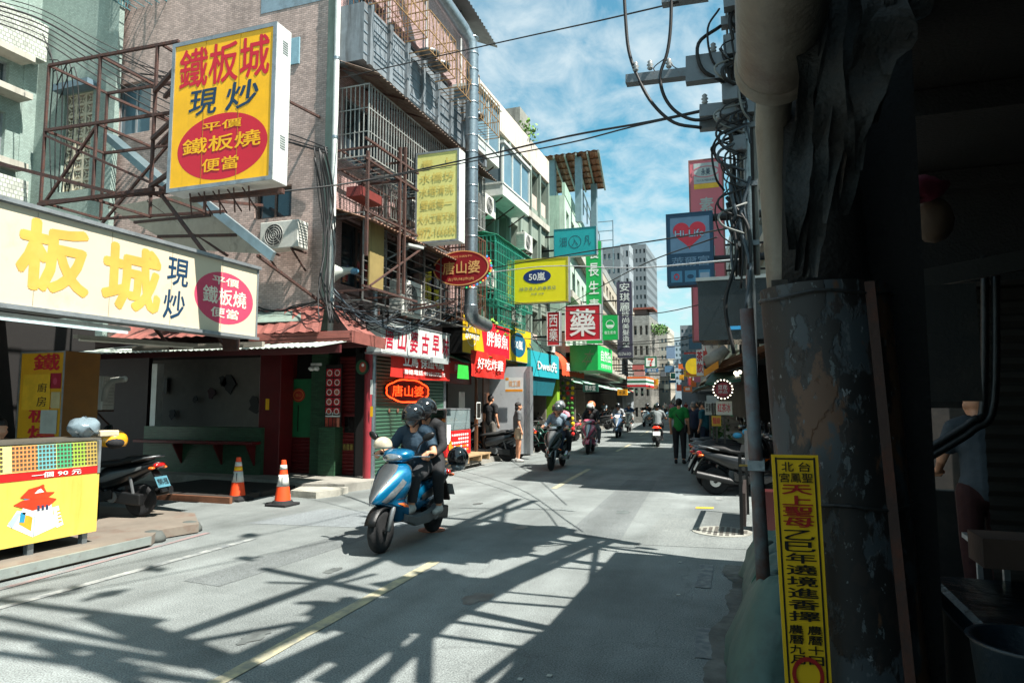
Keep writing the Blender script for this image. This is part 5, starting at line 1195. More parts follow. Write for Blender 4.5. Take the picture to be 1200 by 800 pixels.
# shop fronts between 19 and 25 m
def shopfront(label, ya, yb, x, mats, h=2.75, depth=2.2, items=True, name='shop', ang=0.):
    t = thing(name, label, 'shop', (x, ya, .15), ang); L_ = yb-ya
    def bxl(nm, *a, m=None): return G().box(*a).build(nm, m, t, world=False)
    bxl('back_wall', -depth, 0, 0, -depth+.08, L_, h, m=mats[0]); bxl('side_wall', -depth, 0, 0, 0, .1, h, m=mats[1]); bxl('side_wall', -depth, L_-.1, 0, 0, L_, h, m=mats[1]); bxl('ceiling', -depth, .1, h-.1, .1, L_-.1, h, m=mats[1])
    if items:
        rn = random.Random(int(ya*13)); bxl('counter', -1.1, .4, 0, -.6, L_*.6, .95, m=mats[2]); 
        for k in range(4): bxl('shelf', -depth+.09, .3, .7+k*.45, -depth+.4, L_-.3, .73+k*.45, m=mats[2])
        pal = ['#a8322a', '#c49a30', '#3b7a4a', '#b9b4a4', '#35607c']
        for k in range(14):
            y = rn.uniform(.35, L_-.5); z = .73+.45*rn.randrange(4); c_ = pal[k % 5]; bxl('goods', -depth+.12, y, z, -depth+.34, y+rn.uniform(.1, .3), z+rn.uniform(.12, .3), m=M('goods_'+c_[1:], c_, .6, var=.3, scale=20))
    return t
tan_i, tan_d, cnt = M('shop_tan', '#8b7a63', .7, var=.2), M('shop_side', '#6f6a60', .7, var=.2), M('shop_counter', '#7a5a40', .6)
shopfront('shadowy tan shop interior behind the parked bicycles under the teal awning', 19.0, 22.4, XL, (tan_i, tan_d, cnt))
shopfront('small dark shop interior beside the light green pier', 22.4, 24.2, XL, (black_p, tan_d, cnt))
o = G().box(-7.25, 24.3, 0, -6.75, 24.65, 3.4).build('green_pier', M('lime_paint', '#7faa2c', .6, var=.1)); tag(o, 'bright lime green painted pier beside hanging fruit garlands', 'pillar')
t = thing('garland', 'strings of red yellow and green paper flowers hung beside the lime green pier', 'garland', (-6.7, 25.2, .5)); rn = random.Random(2)
gm3 = [M('flower_'+n, c, .6) for n, c in (('red', '#c8201c'), ('yellow', '#e0b81c'), ('green', '#3c7a2c'))]
for s in range(4):
    for k in range(11): G().ell((-6.9+s*.17+rn.uniform(-.03, .03), 25.1, .45+k*.19), (.075, .075, .075), 6, 4).build('flower', gm3[(k//2+s) % 3 if rn.random() < .8 else 2], t)
ac_unit(V(-6.5, 22.8, 3.35), R(90), 'air conditioner above the teal awning by the small red vertical sign')
# green corner sign, two faces
def boxsign2(name, label, cx, y, pxl, pxm, pyt, pyb, x, pxr, mat):
    a = face_y(y, pxl, pxm, pyt, pyb); return a
Fg = face_y(24.9, 668, 699, 404, 434); Fg.r = V(-5.35-Fg.o.x, 0, 0); Fg.w = Fg.r.length
gs, fg1 = sign('green_sign', 'bright green two sided shop box sign with white lettering and a grasshopper print', 'sign', Fg, 2.8, M('sign_green_side', '#0f9a45', .5), M('sign_green', '#0ea04a', .45, bump=0, var=.05), .0)
fg1.text('本', .4, .2, .75, .8, M('print_leafy', '#5f8a5c', .5), gs, bold=.0, d=.006, slant=.5)
fgr = Face((-5.35, 24.9, Fg.o.z), (0, 2.8, 0), (0, 0, Fg.h)); fgr.rect(.02, .03, .98, .97, M('sign_green_lit', '#22b85e', .45, bump=0), gs, d=.006); fgr.text('自然田', .2, .4, .9, .85, white_t, gs, bold=.01, d=.01, keep=False); fgr.text('蔬食專賣 素食', .2, .12, .9, .3, white_t, gs, bold=.0, d=.01, keep=False)  # street face in a lighter green, the light on it put into the colour

# ================================================================ projecting signs
def psign(name, label, y, pxl, pxr, pyt, pyb, mat, d=.25, border=.03, bm_=None, arm=True, casing=None):
    F = face_y(y, pxl, pxr, pyt, pyb); r_, f = sign(name, label, 'sign', F, d, casing or M('aluminium'), mat, border, bm_)
    if arm:
        xe = XL+bx(y)*.8-.3
        for q in (.25, .75): G().box(min(xe, F.o.x-.3), y+d*.4, F.o.z+F.h*q, F.o.x, y+d*.4+.06, F.o.z+F.h*q+.06).build('arm', black_m, r_)
    return r_, f
r_, f = psign('tea_sign', 'lemon yellow projecting sign with a navy oval and number fifty', 18.6, 594, 666, 303, 355, M('lemon_face', '#dcd61a', .45, bump=0, var=.04), border=.04, bm_=M('frame_olive', '#a8a23a', .5))
f.disc(.5, .60, f.w*.235, f.h*.17, M('oval_navy', '#10306a', .45, bump=0), r_, d=.003); f.text('50嵐', .36, .50, .64, .70, white_t, r_, bold=.014, d=.007, keep=False); f.text('綠茶達人的專賣店', .2, .27, .82, .36, M('text_olive_blue', '#5d7f7a', .5), r_, bold=0, keep=False); f.text('奶茶 冰茶', .4, .16, .62, .21, M('text_olive_blue'), r_, bold=0, keep=False)
r_, f = psign('teal_sign', 'teal sign with thin dark characters and a small circle high over the street', 24.0, 649, 699, 267, 300, M('teal_face', '#12969c', .45, bump=0, var=.04), border=.03, bm_=M('teal_canvas_dark'))
tdk = M('print_dark_teal', '#0d4f5e', .5); f.text('沺', .12, .35, .3, .7, tdk, r_, bold=0); f.text('凡', .72, .35, .88, .7, tdk, r_, bold=0); f.disc(.5, .5, .24, .24, tdk, r_, r0=.9, d=.003); f.text('入', .42, .35, .58, .65, tdk, r_, bold=0)
r_, f = psign('vertical_sign', 'tall green vertical sign with white characters for vegetarian food', 27.6, 687, 705, 283, 402, M('vsign_green', '#0fa04f', .45, bump=0, var=.05), border=.0)
for k, ch in enumerate('養長生素食'): f.text(ch, .18, .83-k*.175, .84, .96-k*.175, white_t, r_, bold=.012)
r_, f = psign('pharmacy_sign', 'square red sign with one big white character', 24.6, 662, 704, 357, 399, M('pharm_red', '#b81c2c', .45, bump=0, var=.04), border=.03, bm_=white_t); f.text('藥', .12, .1, .88, .9, white_t, r_, bold=.014, keep=False)
r_, f = psign('vegetarian_sign', 'small green sign with a white bowl emblem right of the red square sign', 27.0, 706, 724, 369, 398, M('vsign_green'), border=.0); f.disc(.5, .62, f.w*.28, f.w*.28, white_t, r_, r0=.86, d=.003); f.rect(.28, .5, .72, .6, white_t, r_); f.text('養生素食', .12, .22, .88, .36, white_t, r_, bold=0, keep=False)
r_, f = psign('salon_sign', 'tall slate purple hair salon sign with white characters', 31, 723, 741, 330, 419, M('salon_purple', '#3c384c', .5, bump=0, var=.05), border=.0)
for k, ch in enumerate('安琪麗'): f.text(ch, .2, .87-k*.13, .85, .98-k*.13, white_t, r_, bold=0)
for k, ch in enumerate('時尚美髮造型'): f.text(ch, .35, .535-k*.08, .8, .605-k*.08, white_t, r_, bold=0)
f.text('02-2766-5020', .08, .03, .9, .07, white_t, r_, bold=0, keep=False)
r_, f = psign('vertical_sign', 'small red vertical sign with pale characters left of the white character sign', 22.3, 641, 656, 365, 405, M('small_red', '#b8262e', .5, var=.1), border=.02, bm_=white_t)
for k, ch in enumerate('西藥'): f.text(ch, .15, .55-k*.42, .85, .92-k*.42, white_t, r_, bold=0)
r_, f = psign('convenience_sign', 'white green framed convenience store sign with a big orange and red seven', 42, 755.5, 769.5, 417.5, 430.5, M('seven_white', '#e2e4df', .4, bump=0, emit=.1), border=.08, bm_=M('seven_green', '#0e6b4a', .5))
so, sr, sgc = M('seven_orange', '#ef6a1c', .4, bump=0), M('seven_red', '#d8202c', .4, bump=0), M('seven_green')
f.poly([(.2, .92), (.8, .92), (.8, .74), (.2, .74)], so, r_); f.poly([(.8, .8), (.58, .74), (.42, .3), (.58, .3), (.62, .5)], sr, r_, d=.007); f.disc(.5, .12, .07, .07, sr, r_); f.text('ELEVEn', .2, .42, .82, .54, sgc, r_, bold=.01, d=.012, keep=False)
# store fascia with stripes further on
t = thing('store_fascia', 'white store fascia with orange green and red stripes beyond the green awnings', 'sign', (-8.3, 37, 3))
f_ = face_y(36, 735, 757, 441, 453); 
G().box(f_.o.x, 36.004, f_.o.z, f_.o.x+f_.w, 39, f_.o.z+f_.h).build('casing', white_t, t)
for k, c in enumerate((sr, white_t, sgc, white_t, so)): f_.rect(0, k/5, 1, (k+1)/5-.01, c, t, d=.006)
f2_ = Face((f_.o.x+f_.w, 36.0, f_.o.z), (0, 3, 0), (0, 0, f_.h))
for k, c in enumerate((sr, white_t, sgc, white_t, so)): f2_.rect(0, k/5, 1, (k+1)/5-.01, c, t, d=.006)
# small far signs
far = [  # y, pxl, pxr, pyt, pyb, colour, label, text, text colour
 (44, 757, 771, 444, 451, '#e8a41c', 'small amber sign under the convenience store sign', '早餐', red_t), (45, 756, 771, 431.5, 436, '#3f6f9a', 'thin blue sign just below the convenience store sign', '書局', white_t),
 (44.5, 757, 771, 451.3, 455.5, '#c98f5c', 'brownish strip sign under the amber one', None, None), (40, 723.5, 735, 456, 463, '#e09a1c', 'orange sign with black characters under the green awnings', '水果', black_t),
 (52, 781, 791, 405, 420, '#7f9ab8', 'pale blue vertical sign in the far street', None, None), (50, 779, 790, 428.5, 436, '#5c86a8', 'blue grey square sign in the far street', None, None),
 (56, 784, 792, 445, 448.5, '#2d5f80', 'dark blue low sign in the far street', None, None), (60, 795, 800.5, 426, 432, '#dd6a2a', 'orange sign high in the far street', None, None), (60, 796, 801, 439, 445, '#e0a022', 'round topped amber sign far down the street', None, None),
 (58, 793, 798.5, 450.5, 458, '#d8553c', 'pale red upright sign far down the street', None, None), (47, 741, 754, 427, 433, '#b8605c', 'dull red sign above the striped fascia', None, None), (48, 743, 755, 435, 440, '#c08a84', 'faded pink strip sign above the striped fascia', None, None),
 (54, 774, 780, 433, 441, '#6a6f74', 'small dark grey sign in the far street', None, None), (62, 778, 784, 450, 457, '#c9cbbf', 'white square sign low in the far street', None, None), (30, 683, 700.5, 450, 459, '#1f4f44', 'dark green framed sign with white characters above the fruit garlands', '草本堂', white_t), (66, 786, 791, 437, 443, '#3a8a70', 'teal sign in the distance left of the amber one', None, None),
 (70, 789, 795, 421, 428, '#90a4ae', 'grey blue sign in the distance', None, None)]
for (y, a, b, c, d, colr, lab, tx, tm) in far:
    r_, f = psign('shop_sign', lab, y, a, b, c, d, M('far_'+colr[1:], colr, .5, bump=0, var=.08), d=.2, border=.0, arm=False, casing=M('far_'+colr[1:]))
    xe = XL+bx(y)-.5; G().box(xe, y+.1, f.o.z+.1, f.o.x, y+.16, f.o.z+.16).build('arm', black_m, r_)
    if tx: f.text(tx, .15, .15, .85, .85, tm, r_, bold=0, keep=False)
rnf = random.Random(77); cn = [('#b03a34', 'brick red'), ('#2f6f9a', 'mid blue'), ('#d8a528', 'ochre'), ('#2f8a5c', 'leaf green'), ('#c9cbc4', 'off white'), ('#7a3f78', 'plum'), ('#d8702a', 'tangerine'), ('#3f4f6f', 'ink blue'), ('#b86a80', 'dusty pink'), ('#4fa0a8', 'aqua')]
for i in range(30):
    y = 40+i*2.6+rnf.uniform(-.8, .8); s_ = 1 if i % 2 else -1; tall = rnf.random() < .5; w_, h_ = (.5, 1.7) if tall else (1.15, .75); x0 = (XL+bx(y)+.2) if s_ == 1 else (.95+bx(y)*1.0-.3-w_); z_ = rnf.uniform(3.0, 5.6)
    c_, n_ = cn[(i*3) % 10]; F = Face((x0, y, z_), (w_, 0, 0), (0, 0, h_)); r_, f = sign('shop_sign', '%s %s sign on the %s side, number %s down the far street' % (n_, 'upright' if tall else 'wide', 'left' if s_ == 1 else 'right', 'one two three four five six seven eight nine ten eleven twelve thirteen fourteen fifteen'.split()[i//2]), 'sign', F, .2, M('fs_'+c_[1:], c_, .5, bump=0, var=.1), M('fs_'+c_[1:]), 0, group='small signs crowding the far street')
    f.text('麵茶藥米衣'[i % 5], .2, .25 if not tall else .55, .8, .8 if not tall else .85, white_t if i % 10 != 4 else red_t, r_, bold=.01)
    xe = x0-.6 if s_ == 1 else x0+w_+.9; G().box(min(x0, xe), y+.1, z_+h_*.6, max(x0, xe), y+.14, z_+h_*.6+.05).build('arm', black_m, r_)
# ================================================================ building blocks of the bent street
def block(name, label, p0, ang, L_, H, dep, wall, nb, floors, side_wall=None, base=3.2, cat='building', wm=None, gm=None, band=None, z_top=None, winfrac=.62, side=1, ledges=True, panes=1):
    """p0 is the near corner on the street; side=1 stands left of the street, -1 right of it"""
    th = R(ang); d = V(math.sin(th), math.cos(th), 0); nrm = V(math.cos(th), -math.sin(th), 0)*side
    t = thing(name, label, cat, (p0[0], p0[1], 0))
    o = V(p0[0], p0[1], base); face = Face(o, d*L_, V(0, 0, H-base)) if side == 1 else Face(o+d*L_, -d*L_, V(0, 0, H-base))
    bw = L_/nb; xs = [0]; zs = [0]
    for i in range(nb): xs += [i*bw+bw*(1-winfrac)/2, i*bw+bw*(1+winfrac)/2]
    xs.append(L_); fh = (H-base)/floors
    for j in range(floors): zs += [j*fh+fh*.3, j*fh+fh*.78]
    zs.append(H-base); hol = {(i, j) for i in range(1, 2*nb, 2) for j in range(1, 2*floors, 2)}
    wall_grid(t, face, xs, zs, hol, wall, .2)
    for i in range(1, 2*nb, 2):
        for j in range(1, 2*floors, 2): window(t, face, xs[i], zs[j], xs[i+1], zs[j+1], .16, panes, wm or alu, gm or glass_d, .06)
    if ledges:
        for j in range(floors): g = G(); fbox(g, face, 0, j*fh+fh*.14, L_, j*fh+fh*.26, .0, .28); g.build('ledge', band or conc_l, t)
    a, b = V(p0[0], p0[1], 0)-nrm*2.4, V(p0[0], p0[1], 0)+d*L_-nrm*2.4; g = G(); g.hexa([a, b, b-nrm*4, a-nrm*4, a+V(0, 0, base), b+V(0, 0, base), b-nrm*4+V(0, 0, base), a-nrm*4+V(0, 0, base)]); g.build('ground_floor_wall', M('ground_floor', '#5a544c', .8, var=.4, scale=1.5, dirt=.4), t)
    a, b = o-nrm*.21, o+d*L_-nrm*.21; c_, e_ = b-nrm*dep, a-nrm*dep; up = V(0, 0, H-base)
    g = G(); g.hexa([a, b, c_, e_, a+up, b+up, c_+up, e_+up]); g.build('side_wall', side_wall or wall, t)
    a, b = o, o+d*L_; g = G()
    for (p_, q_) in ((o, o-nrm*.205), (o+d*L_, o+d*L_-nrm*.205)): g.quad(p_, q_, q_+up, p_+up)
    g.quad(a+up, b+up, b+up-nrm*.205, a+up-nrm*.205); g.quad(a, b, b-nrm*.205, a-nrm*.205); g.build('return', wall, t)
    g = G(); q0, q1 = o+up-nrm*.1, o+d*L_+up-nrm*.1; g.obox(q0, d*L_, nrm*.12, V(0, 0, .5)); g.build('parapet', side_wall or wall, t)
    return t, face, d, nrm
mint = M('mint_paint', '#a9bfae', .8, var=.15, dirt=.3, scale=2, streak=True); mintd = M('mint_side', '#93b09d', .85, var=.15, dirt=.25, streak=True)
LB, lf, ld, ln = block('mint_building', 'mint green block with a rooftop canopy behind the teal sign', (-6.6, 25.0), -6.8, 13.5, 9.6, 7, mint, 8, 3, mintd, winfrac=.5)
shopfront('dim shop interior with shelves under the mint green block', 25.4, 29.2, -7.35, (tan_i, tan_d, cnt), ang=R(6.8))
shopfront('second dim shop interior under the mint green block', 29.4, 33.5, -7.85, (tan_i, tan_d, cnt), ang=R(6.8))
shopfront('far dim shop interior under the mint green block', 33.7, 38.0, -8.4, (tan_i, tan_d, cnt), ang=R(6.8))
# rooftop canopy
t = thing('roof_canopy', 'orange sheet roof canopy on grey posts standing on the mint green block', 'canopy', (-7, 28, 9.6))
q = [ony(636, 181, 26.5), ony(697, 178, 26.5)]; zc = (q[0].z+q[1].z)/2; xa, xb = q[0].x, q[1].x+.15; dxs = -.75
osh = M('orange_roof_sheet', '#8f5430', .6, var=.25, rust=.2)
g = G(); corrugated(g, (xa, 26.5, zc), (xb, 26.5, zc), (xb+dxs, 31.5, zc), (xa+dxs, 31.5, zc), .25, .02); g.build('sheet', osh, t)
for k in range(6): x = xa+(xb-xa)*k/5; G().bar((x, 26.5, zc-.08), (x+dxs, 31.5, zc-.08), .07, .1).build('purlin', M('grey_green_beam', '#6f7f7c', .5), t)
for k in range(7): y = 26.6+k*.8; x_ = dxs*(y-26.5)/5; G().bar((xa+x_, y, zc-.03), (xb+x_, y, zc-.03), .05).build('batten', M('brown_batten', '#6a4226', .6), t)
for (px, y) in ((679, 26.9), (697, 30.5), (641, 30.8), (648, 26.9)): x = min(ony(px, 300, y).x, xb-.15); G().box(x-.13, y-.13, 9.0, x+.13, y+.13, zc-.1).build('post', M('post_grey_blue', '#6f8790', .5), t)
# railing on the roof
t = thing('roof_railing', 'thin grey railing along the street edge of the mint green roof', 'railing', (-6.9, 29, 10))
for k in range(7):
    p_ = V(-6.75, 28, 0)+ld*k*1.6; G().bar((p_.x, p_.y, 10.05), (p_.x, p_.y, 11.1), .05).build('post', steel, t)
p_ = V(-6.75, 28, 11.1); G().bar(p_, p_+ld*9.6, .05).build('rail', steel, t); p_.z = 10.6; G().bar(p_, p_+ld*9.6, .04).build('rail', steel, t)
t = thing('roof_ladder', 'thin steel ladder frame rising from the roof beyond the canopy', 'ladder', (-8.2, 38, 10)); 
for s in (0, .9): G().bar((-8.1+s, 38, 9.0), (-8.1+s, 38, 12.0), .05).build('upright', steel, t)
for k in range(6): G().bar((-8.1, 38, 9.2+k*.55), (-7.2, 38, 9.2+k*.55), .04).build('rung', steel, t)
grey_t = tilemat('grey_tile', '#9a9a94', '#6c6c68', .2, .08, dirt=.4); bei = M('beige_render', '#a79d8c', .85, var=.2, dirt=.4, streak=True, scale=2); wht = M('white_render', '#a3a5a1', .8, var=.1, dirt=.25, streak=True)
block('brown_building', 'brownish grey weathered block beyond the mint green one', (-8.2, 38.6), -5.5, 14, 9.6, 8, bei, 7, 3, grey_t)
block('pale_building', 'pale block far down the left side of the street', (-9.7, 53), -5.5, 16, 8.2, 8, wht, 8, 2)
block('beige_building', 'beige block near the far end of the left side', (-11.4, 69.5), -5.3, 30, 11, 8, bei, 12, 3)
block('grey_building', 'grey tiled block at the far left end of the street', (-14.3, 100), -5.3, 60, 10, 8, grey_t, 14, 3)
# towers behind
def tower(name, label, pxl, pxr, pyt, y, wall, floors, nb, dep=12, gm=None, wm=None):
    pl_, pr_ = ony(pxl, pyt, y), ony(pxr, pyt, y); t = thing(name, label, 'building', (pl_.x, y, 0)); W_ = pr_.x-pl_.x; H = pl_.z
    f = Face((pl_.x, y, 0), (W_, 0, 0), (0, 0, H)); s = Face((pr_.x, y, 0), (0, dep, 0), (0, 0, H))
    for fc__, n_ in ((f, nb), (s, max(2, int(nb*dep/W_*.6)))):
        xs = [0]; zs = [0]; bw = fc__.w/n_; fh = H/floors
        for i in range(n_): xs += [bw*(i+.25), bw*(i+.75)]
        for j in range(floors): zs += [fh*(j+.3), fh*(j+.75)]
        xs.append(fc__.w); zs.append(H); vis = int(floors*.35)
        hol = {(i, j) for i in range(1, 2*n_, 2) for j in range(1, 2*floors, 2) if j > 2*vis-2}
        wall_grid(t, fc__, xs, zs, hol, wall, .3)
        proto = None
        for (i, j) in sorted(hol):
            g = G(); fbox(g, fc__, xs[i], zs[j], xs[i+1], zs[j+1], -.3, -.25); g.build('window', gm or glass_d, t)
    G().box(pl_.x+.01, y+.31, 0, pr_.x-.31, y+dep-.01, H-.02).build('core', dark_in if gm is None else gm, t)
    G().box(pl_.x, y, H, pr_.x, y+dep, H+.4).build('roof_slab', wall, t)
    return t
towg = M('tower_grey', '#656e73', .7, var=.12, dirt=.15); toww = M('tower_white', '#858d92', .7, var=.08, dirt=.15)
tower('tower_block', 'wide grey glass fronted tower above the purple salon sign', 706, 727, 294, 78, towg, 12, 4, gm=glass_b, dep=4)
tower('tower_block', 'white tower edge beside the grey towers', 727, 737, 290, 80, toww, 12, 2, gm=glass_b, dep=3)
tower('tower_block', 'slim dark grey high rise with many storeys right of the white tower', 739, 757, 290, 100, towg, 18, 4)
t = tower('rooftop_house', 'grey rough tiled house with a rooftop shed beyond the salon sign', 741, 761, 376, 56, grey_t, 5, 3, dep=6)
t2 = thing('roof_shed', 'small rusty roofed shed on top of the grey tiled house', 'shed', (-7, 56, 8)); p_ = ony(744, 376, 56.5); G().box(p_.x, 56.3, p_.z, p_.x+1.0, 58, p_.z+.9).build('wall', M('shed_wall', '#5c4a44', .7), t2); G().box(p_.x-.3, 56.1, p_.z+.9, p_.x+1.6, 58.5, p_.z+1.05).build('roof', M('shed_roof', '#8a4a3a', .7, rust=.3), t2)
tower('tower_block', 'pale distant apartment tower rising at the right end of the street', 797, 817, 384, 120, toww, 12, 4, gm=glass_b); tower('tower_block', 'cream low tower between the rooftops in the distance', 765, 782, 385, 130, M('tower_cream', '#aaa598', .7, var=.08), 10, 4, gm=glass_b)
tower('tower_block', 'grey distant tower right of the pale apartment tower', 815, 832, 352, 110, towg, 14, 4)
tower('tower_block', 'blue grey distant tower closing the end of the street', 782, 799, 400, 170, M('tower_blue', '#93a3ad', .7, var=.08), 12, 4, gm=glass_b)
# green and white awnings of the far left shops
gaw = M('green_white_sheet', '#8fb8a4', .6, var=.15, dirt=.2); grw = M('grey_sheet', '#a5a8a2', .6, var=.15, dirt=.3)
for i, (y0, y1, z, m_, lab) in enumerate(((26.4, 28.9, 2.85, bei, 'beige canvas awning next to the green corner sign'), (29, 31.5, 2.75, gaw, 'pale green sheet awning over the herbal shop'), (31.6, 34.6, 2.8, gaw, 'second pale green sheet awning, longer one'), (34.8, 38, 2.75, grw, 'grey sheet awning before the striped store fascia'), (39.5, 44, 2.7, gaw, 'green sheet awning past the striped fascia'), (44.5, 50, 2.7, grw, 'grey sheet awning far down the left side'), (51, 57, 2.7, gaw, 'distant pale green awning on the left side'), (58, 66, 2.7, M('red_sheet_far', '#a8574c', .6), 'distant red awning on the left side'), (67, 76, 2.7, gaw, 'most distant pale green awning on the left side'))):
    xx = XL+bx((y0+y1)/2)*.75-.1; t = thing('awning', lab, 'awning', (xx, y0, z)); g = G(); k = .085*(y1-y0)
    corrugated(g, (xx+.1, y0, z+.35), (xx+.1-k, y1, z+.35), (xx+1.5-k, y1, z-.25), (xx+1.5, y0, z-.25), .25, .02); g.build('sheet', m_, t)
    for y in (y0+.1, y1-.1): G().bar((xx+.1-k*(y-y0)/(y1-y0), y, z+.28), (xx+1.4-k*(y-y0)/(y1-y0), y, z-.28), .05).build('strut', steel, t)
# ================================================================ near right arcade building
dk = M('shade_dark_timber', '#0f0d0b', .85, var=.4, bump=.4); dk2 = M('shade_dark_plaster', '#171512', .85, var=.3, dirt=.5)  # near-black base colours: the arcade's deep shade is put into them
AR = thing('arcade', 'dark low arcade building at the right with sooty ceiling and closed shutter', 'building', (2, 2, 0))
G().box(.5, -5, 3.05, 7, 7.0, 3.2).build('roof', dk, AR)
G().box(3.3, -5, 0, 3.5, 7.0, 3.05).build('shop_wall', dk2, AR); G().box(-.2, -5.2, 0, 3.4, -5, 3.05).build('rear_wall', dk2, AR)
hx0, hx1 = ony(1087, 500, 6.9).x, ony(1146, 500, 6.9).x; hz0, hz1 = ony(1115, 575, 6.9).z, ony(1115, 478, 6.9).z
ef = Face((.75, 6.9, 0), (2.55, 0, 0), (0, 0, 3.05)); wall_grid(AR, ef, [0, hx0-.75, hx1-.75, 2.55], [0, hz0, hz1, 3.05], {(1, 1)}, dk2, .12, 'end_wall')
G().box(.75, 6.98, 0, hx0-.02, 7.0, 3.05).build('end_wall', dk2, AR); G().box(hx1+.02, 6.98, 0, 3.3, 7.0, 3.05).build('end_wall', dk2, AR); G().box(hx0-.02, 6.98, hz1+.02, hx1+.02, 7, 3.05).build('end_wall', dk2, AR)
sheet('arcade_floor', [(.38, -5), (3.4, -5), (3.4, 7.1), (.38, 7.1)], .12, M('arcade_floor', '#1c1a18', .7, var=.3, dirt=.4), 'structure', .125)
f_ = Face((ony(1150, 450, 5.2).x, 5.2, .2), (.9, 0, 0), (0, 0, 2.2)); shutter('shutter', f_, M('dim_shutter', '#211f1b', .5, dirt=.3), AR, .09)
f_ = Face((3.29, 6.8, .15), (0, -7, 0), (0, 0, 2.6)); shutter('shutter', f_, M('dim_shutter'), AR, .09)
G().box(1.0, 4.9, 2.35, 3.3, 5.1, 3.05).build('lintel', dk, AR)
for k in range(8): G().box(.5, -3+k*1.3, 2.92, 3.3, -2.9+k*1.3, 3.04).build('rafter', dk, AR)
a, b = ony(1066, 330, 4.2), ony(1200, 310, 4.2); G().bar((a.x, 4.2, a.z), (b.x+.5, 4.2, b.z+.1), .06, .1).build('pipe', M('dim_pipe', '#23221f', .5), AR)
G().box(.5, -5, .12, .55, .1, 3.05).build('added_light_block', dk2, AR)  # added unseen wall behind the camera, keeps road light out of the arcade
# black pillar behind the patched column
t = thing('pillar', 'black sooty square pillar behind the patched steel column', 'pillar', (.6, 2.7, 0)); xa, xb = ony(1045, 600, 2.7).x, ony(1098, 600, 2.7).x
G().box(xa-.12, 2.7, .12, xb, 2.95, 3.05).build('shaft', M('shade_black', '#080808', .8, bump=.3), t)  # shade under the roof is put into this near-black colour
# patched column
peel = bpy.data.materials.new('peeling_steel'); peel.use_nodes = True; nt_ = peel.node_tree; bs_ = nt_.nodes['Principled BSDF']; L_ = nt_.links.new
def nn(ty, **k):
    q = nt_.nodes.new(ty)
    for a, v in k.items(): setattr(q, a, v)
    return q
tcx = nn('ShaderNodeTexCoord'); mpx = nn('ShaderNodeMapping'); mpx.inputs['Scale'].default_value = (3, 3, 1.6); L_(tcx.outputs['Object'], mpx.inputs[0])
last = None; base = (*lin('#2b3338'), 1)
hgt = None
for k, (sca, off, lo, hi, c) in enumerate(((2.1, 0, .47, .50, '#0d0c0c'), (1.4, 4, .53, .56, '#4d3320'), (3.2, 9, .56, .58, '#1c1512'), (9., 2, .62, .65, '#454c4f'), (14, 7, .66, .68, '#62676a'))):
    q = nn('ShaderNodeTexNoise'); q.inputs['Scale'].default_value = sca; q.inputs['Detail'].default_value = 9; q.inputs['Roughness'].default_value = .62
    ofn = nn('ShaderNodeVectorMath', operation='ADD'); ofn.inputs[1].default_value = (off, off*2, off); L_(mpx.outputs[0], ofn.inputs[0]); L_(ofn.outputs[0], q.inputs['Vector'])
    r = nn('ShaderNodeMapRange'); r.inputs[1].default_value = lo; r.inputs[2].default_value = hi; L_(q.outputs[0], r.inputs[0])
    m = nn('ShaderNodeMix', data_type='RGBA'); m.inputs[7].default_value = (*lin(c), 1)
    if last is None: m.inputs[6].default_value = base
    else: L_(last, m.inputs[6])
    L_(r.outputs[0], m.inputs[0]); last = m.outputs[2]; hgt = hgt or r.outputs[0]
L_(last, bs_.inputs['Base Color']); bs_.inputs['Roughness'].default_value = .6; bp_ = nn('ShaderNodeBump'); bp_.inputs['Strength'].default_value = .6; bp_.inputs['Distance'].default_value = .004; L_(hgt, bp_.inputs['Height']); L_(bp_.outputs[0], bs_.inputs['Normal'])
MATS['peeling_steel'] = peel
t = thing('steel_column', 'patched rusty steel column with peeling grey paint and a yellow vertical sticker', 'column', (.27, 2.55, 0))
g = G(); secs = []
for z, x, r in ((0, .335, .2), (.5, .315, .2), (1.0, .29, .2), (1.5, .265, .2), (1.99, .24, .2)):
    secs.append([(x+(r+.004*math.sin(z*9+j))*math.cos(2*PI*j/28), 2.55+r*math.sin(2*PI*j/28), z) for j in range(28)])
g.loft(secs); g.build('jacket', peel, t, smooth=True, auto=40)
G().tube([(.25, 2.58, 1.9), (.2, 2.6, 3.05)], .15, 16).build('inner_post', M('shade_black'), t, smooth=True)
for z, xo in ((1.28, .276), (1.95, .243)):
    G().tube([(xo+.207*math.cos(2*PI*j/28), 2.55+.207*math.sin(2*PI*j/28), z+.006*math.sin(j)) for j in range(29)], .006, 5, False).build('wire_tie', M('wire_dark', '#2b2b2a', .5, metal=.5), t)
G().bar((.335+.12, 2.375, .0), (.24+.12, 2.375, 1.98), .028, .012).build('edge_strip', M('rust_strip', '#3c2a24', .8, rust=.5), t)
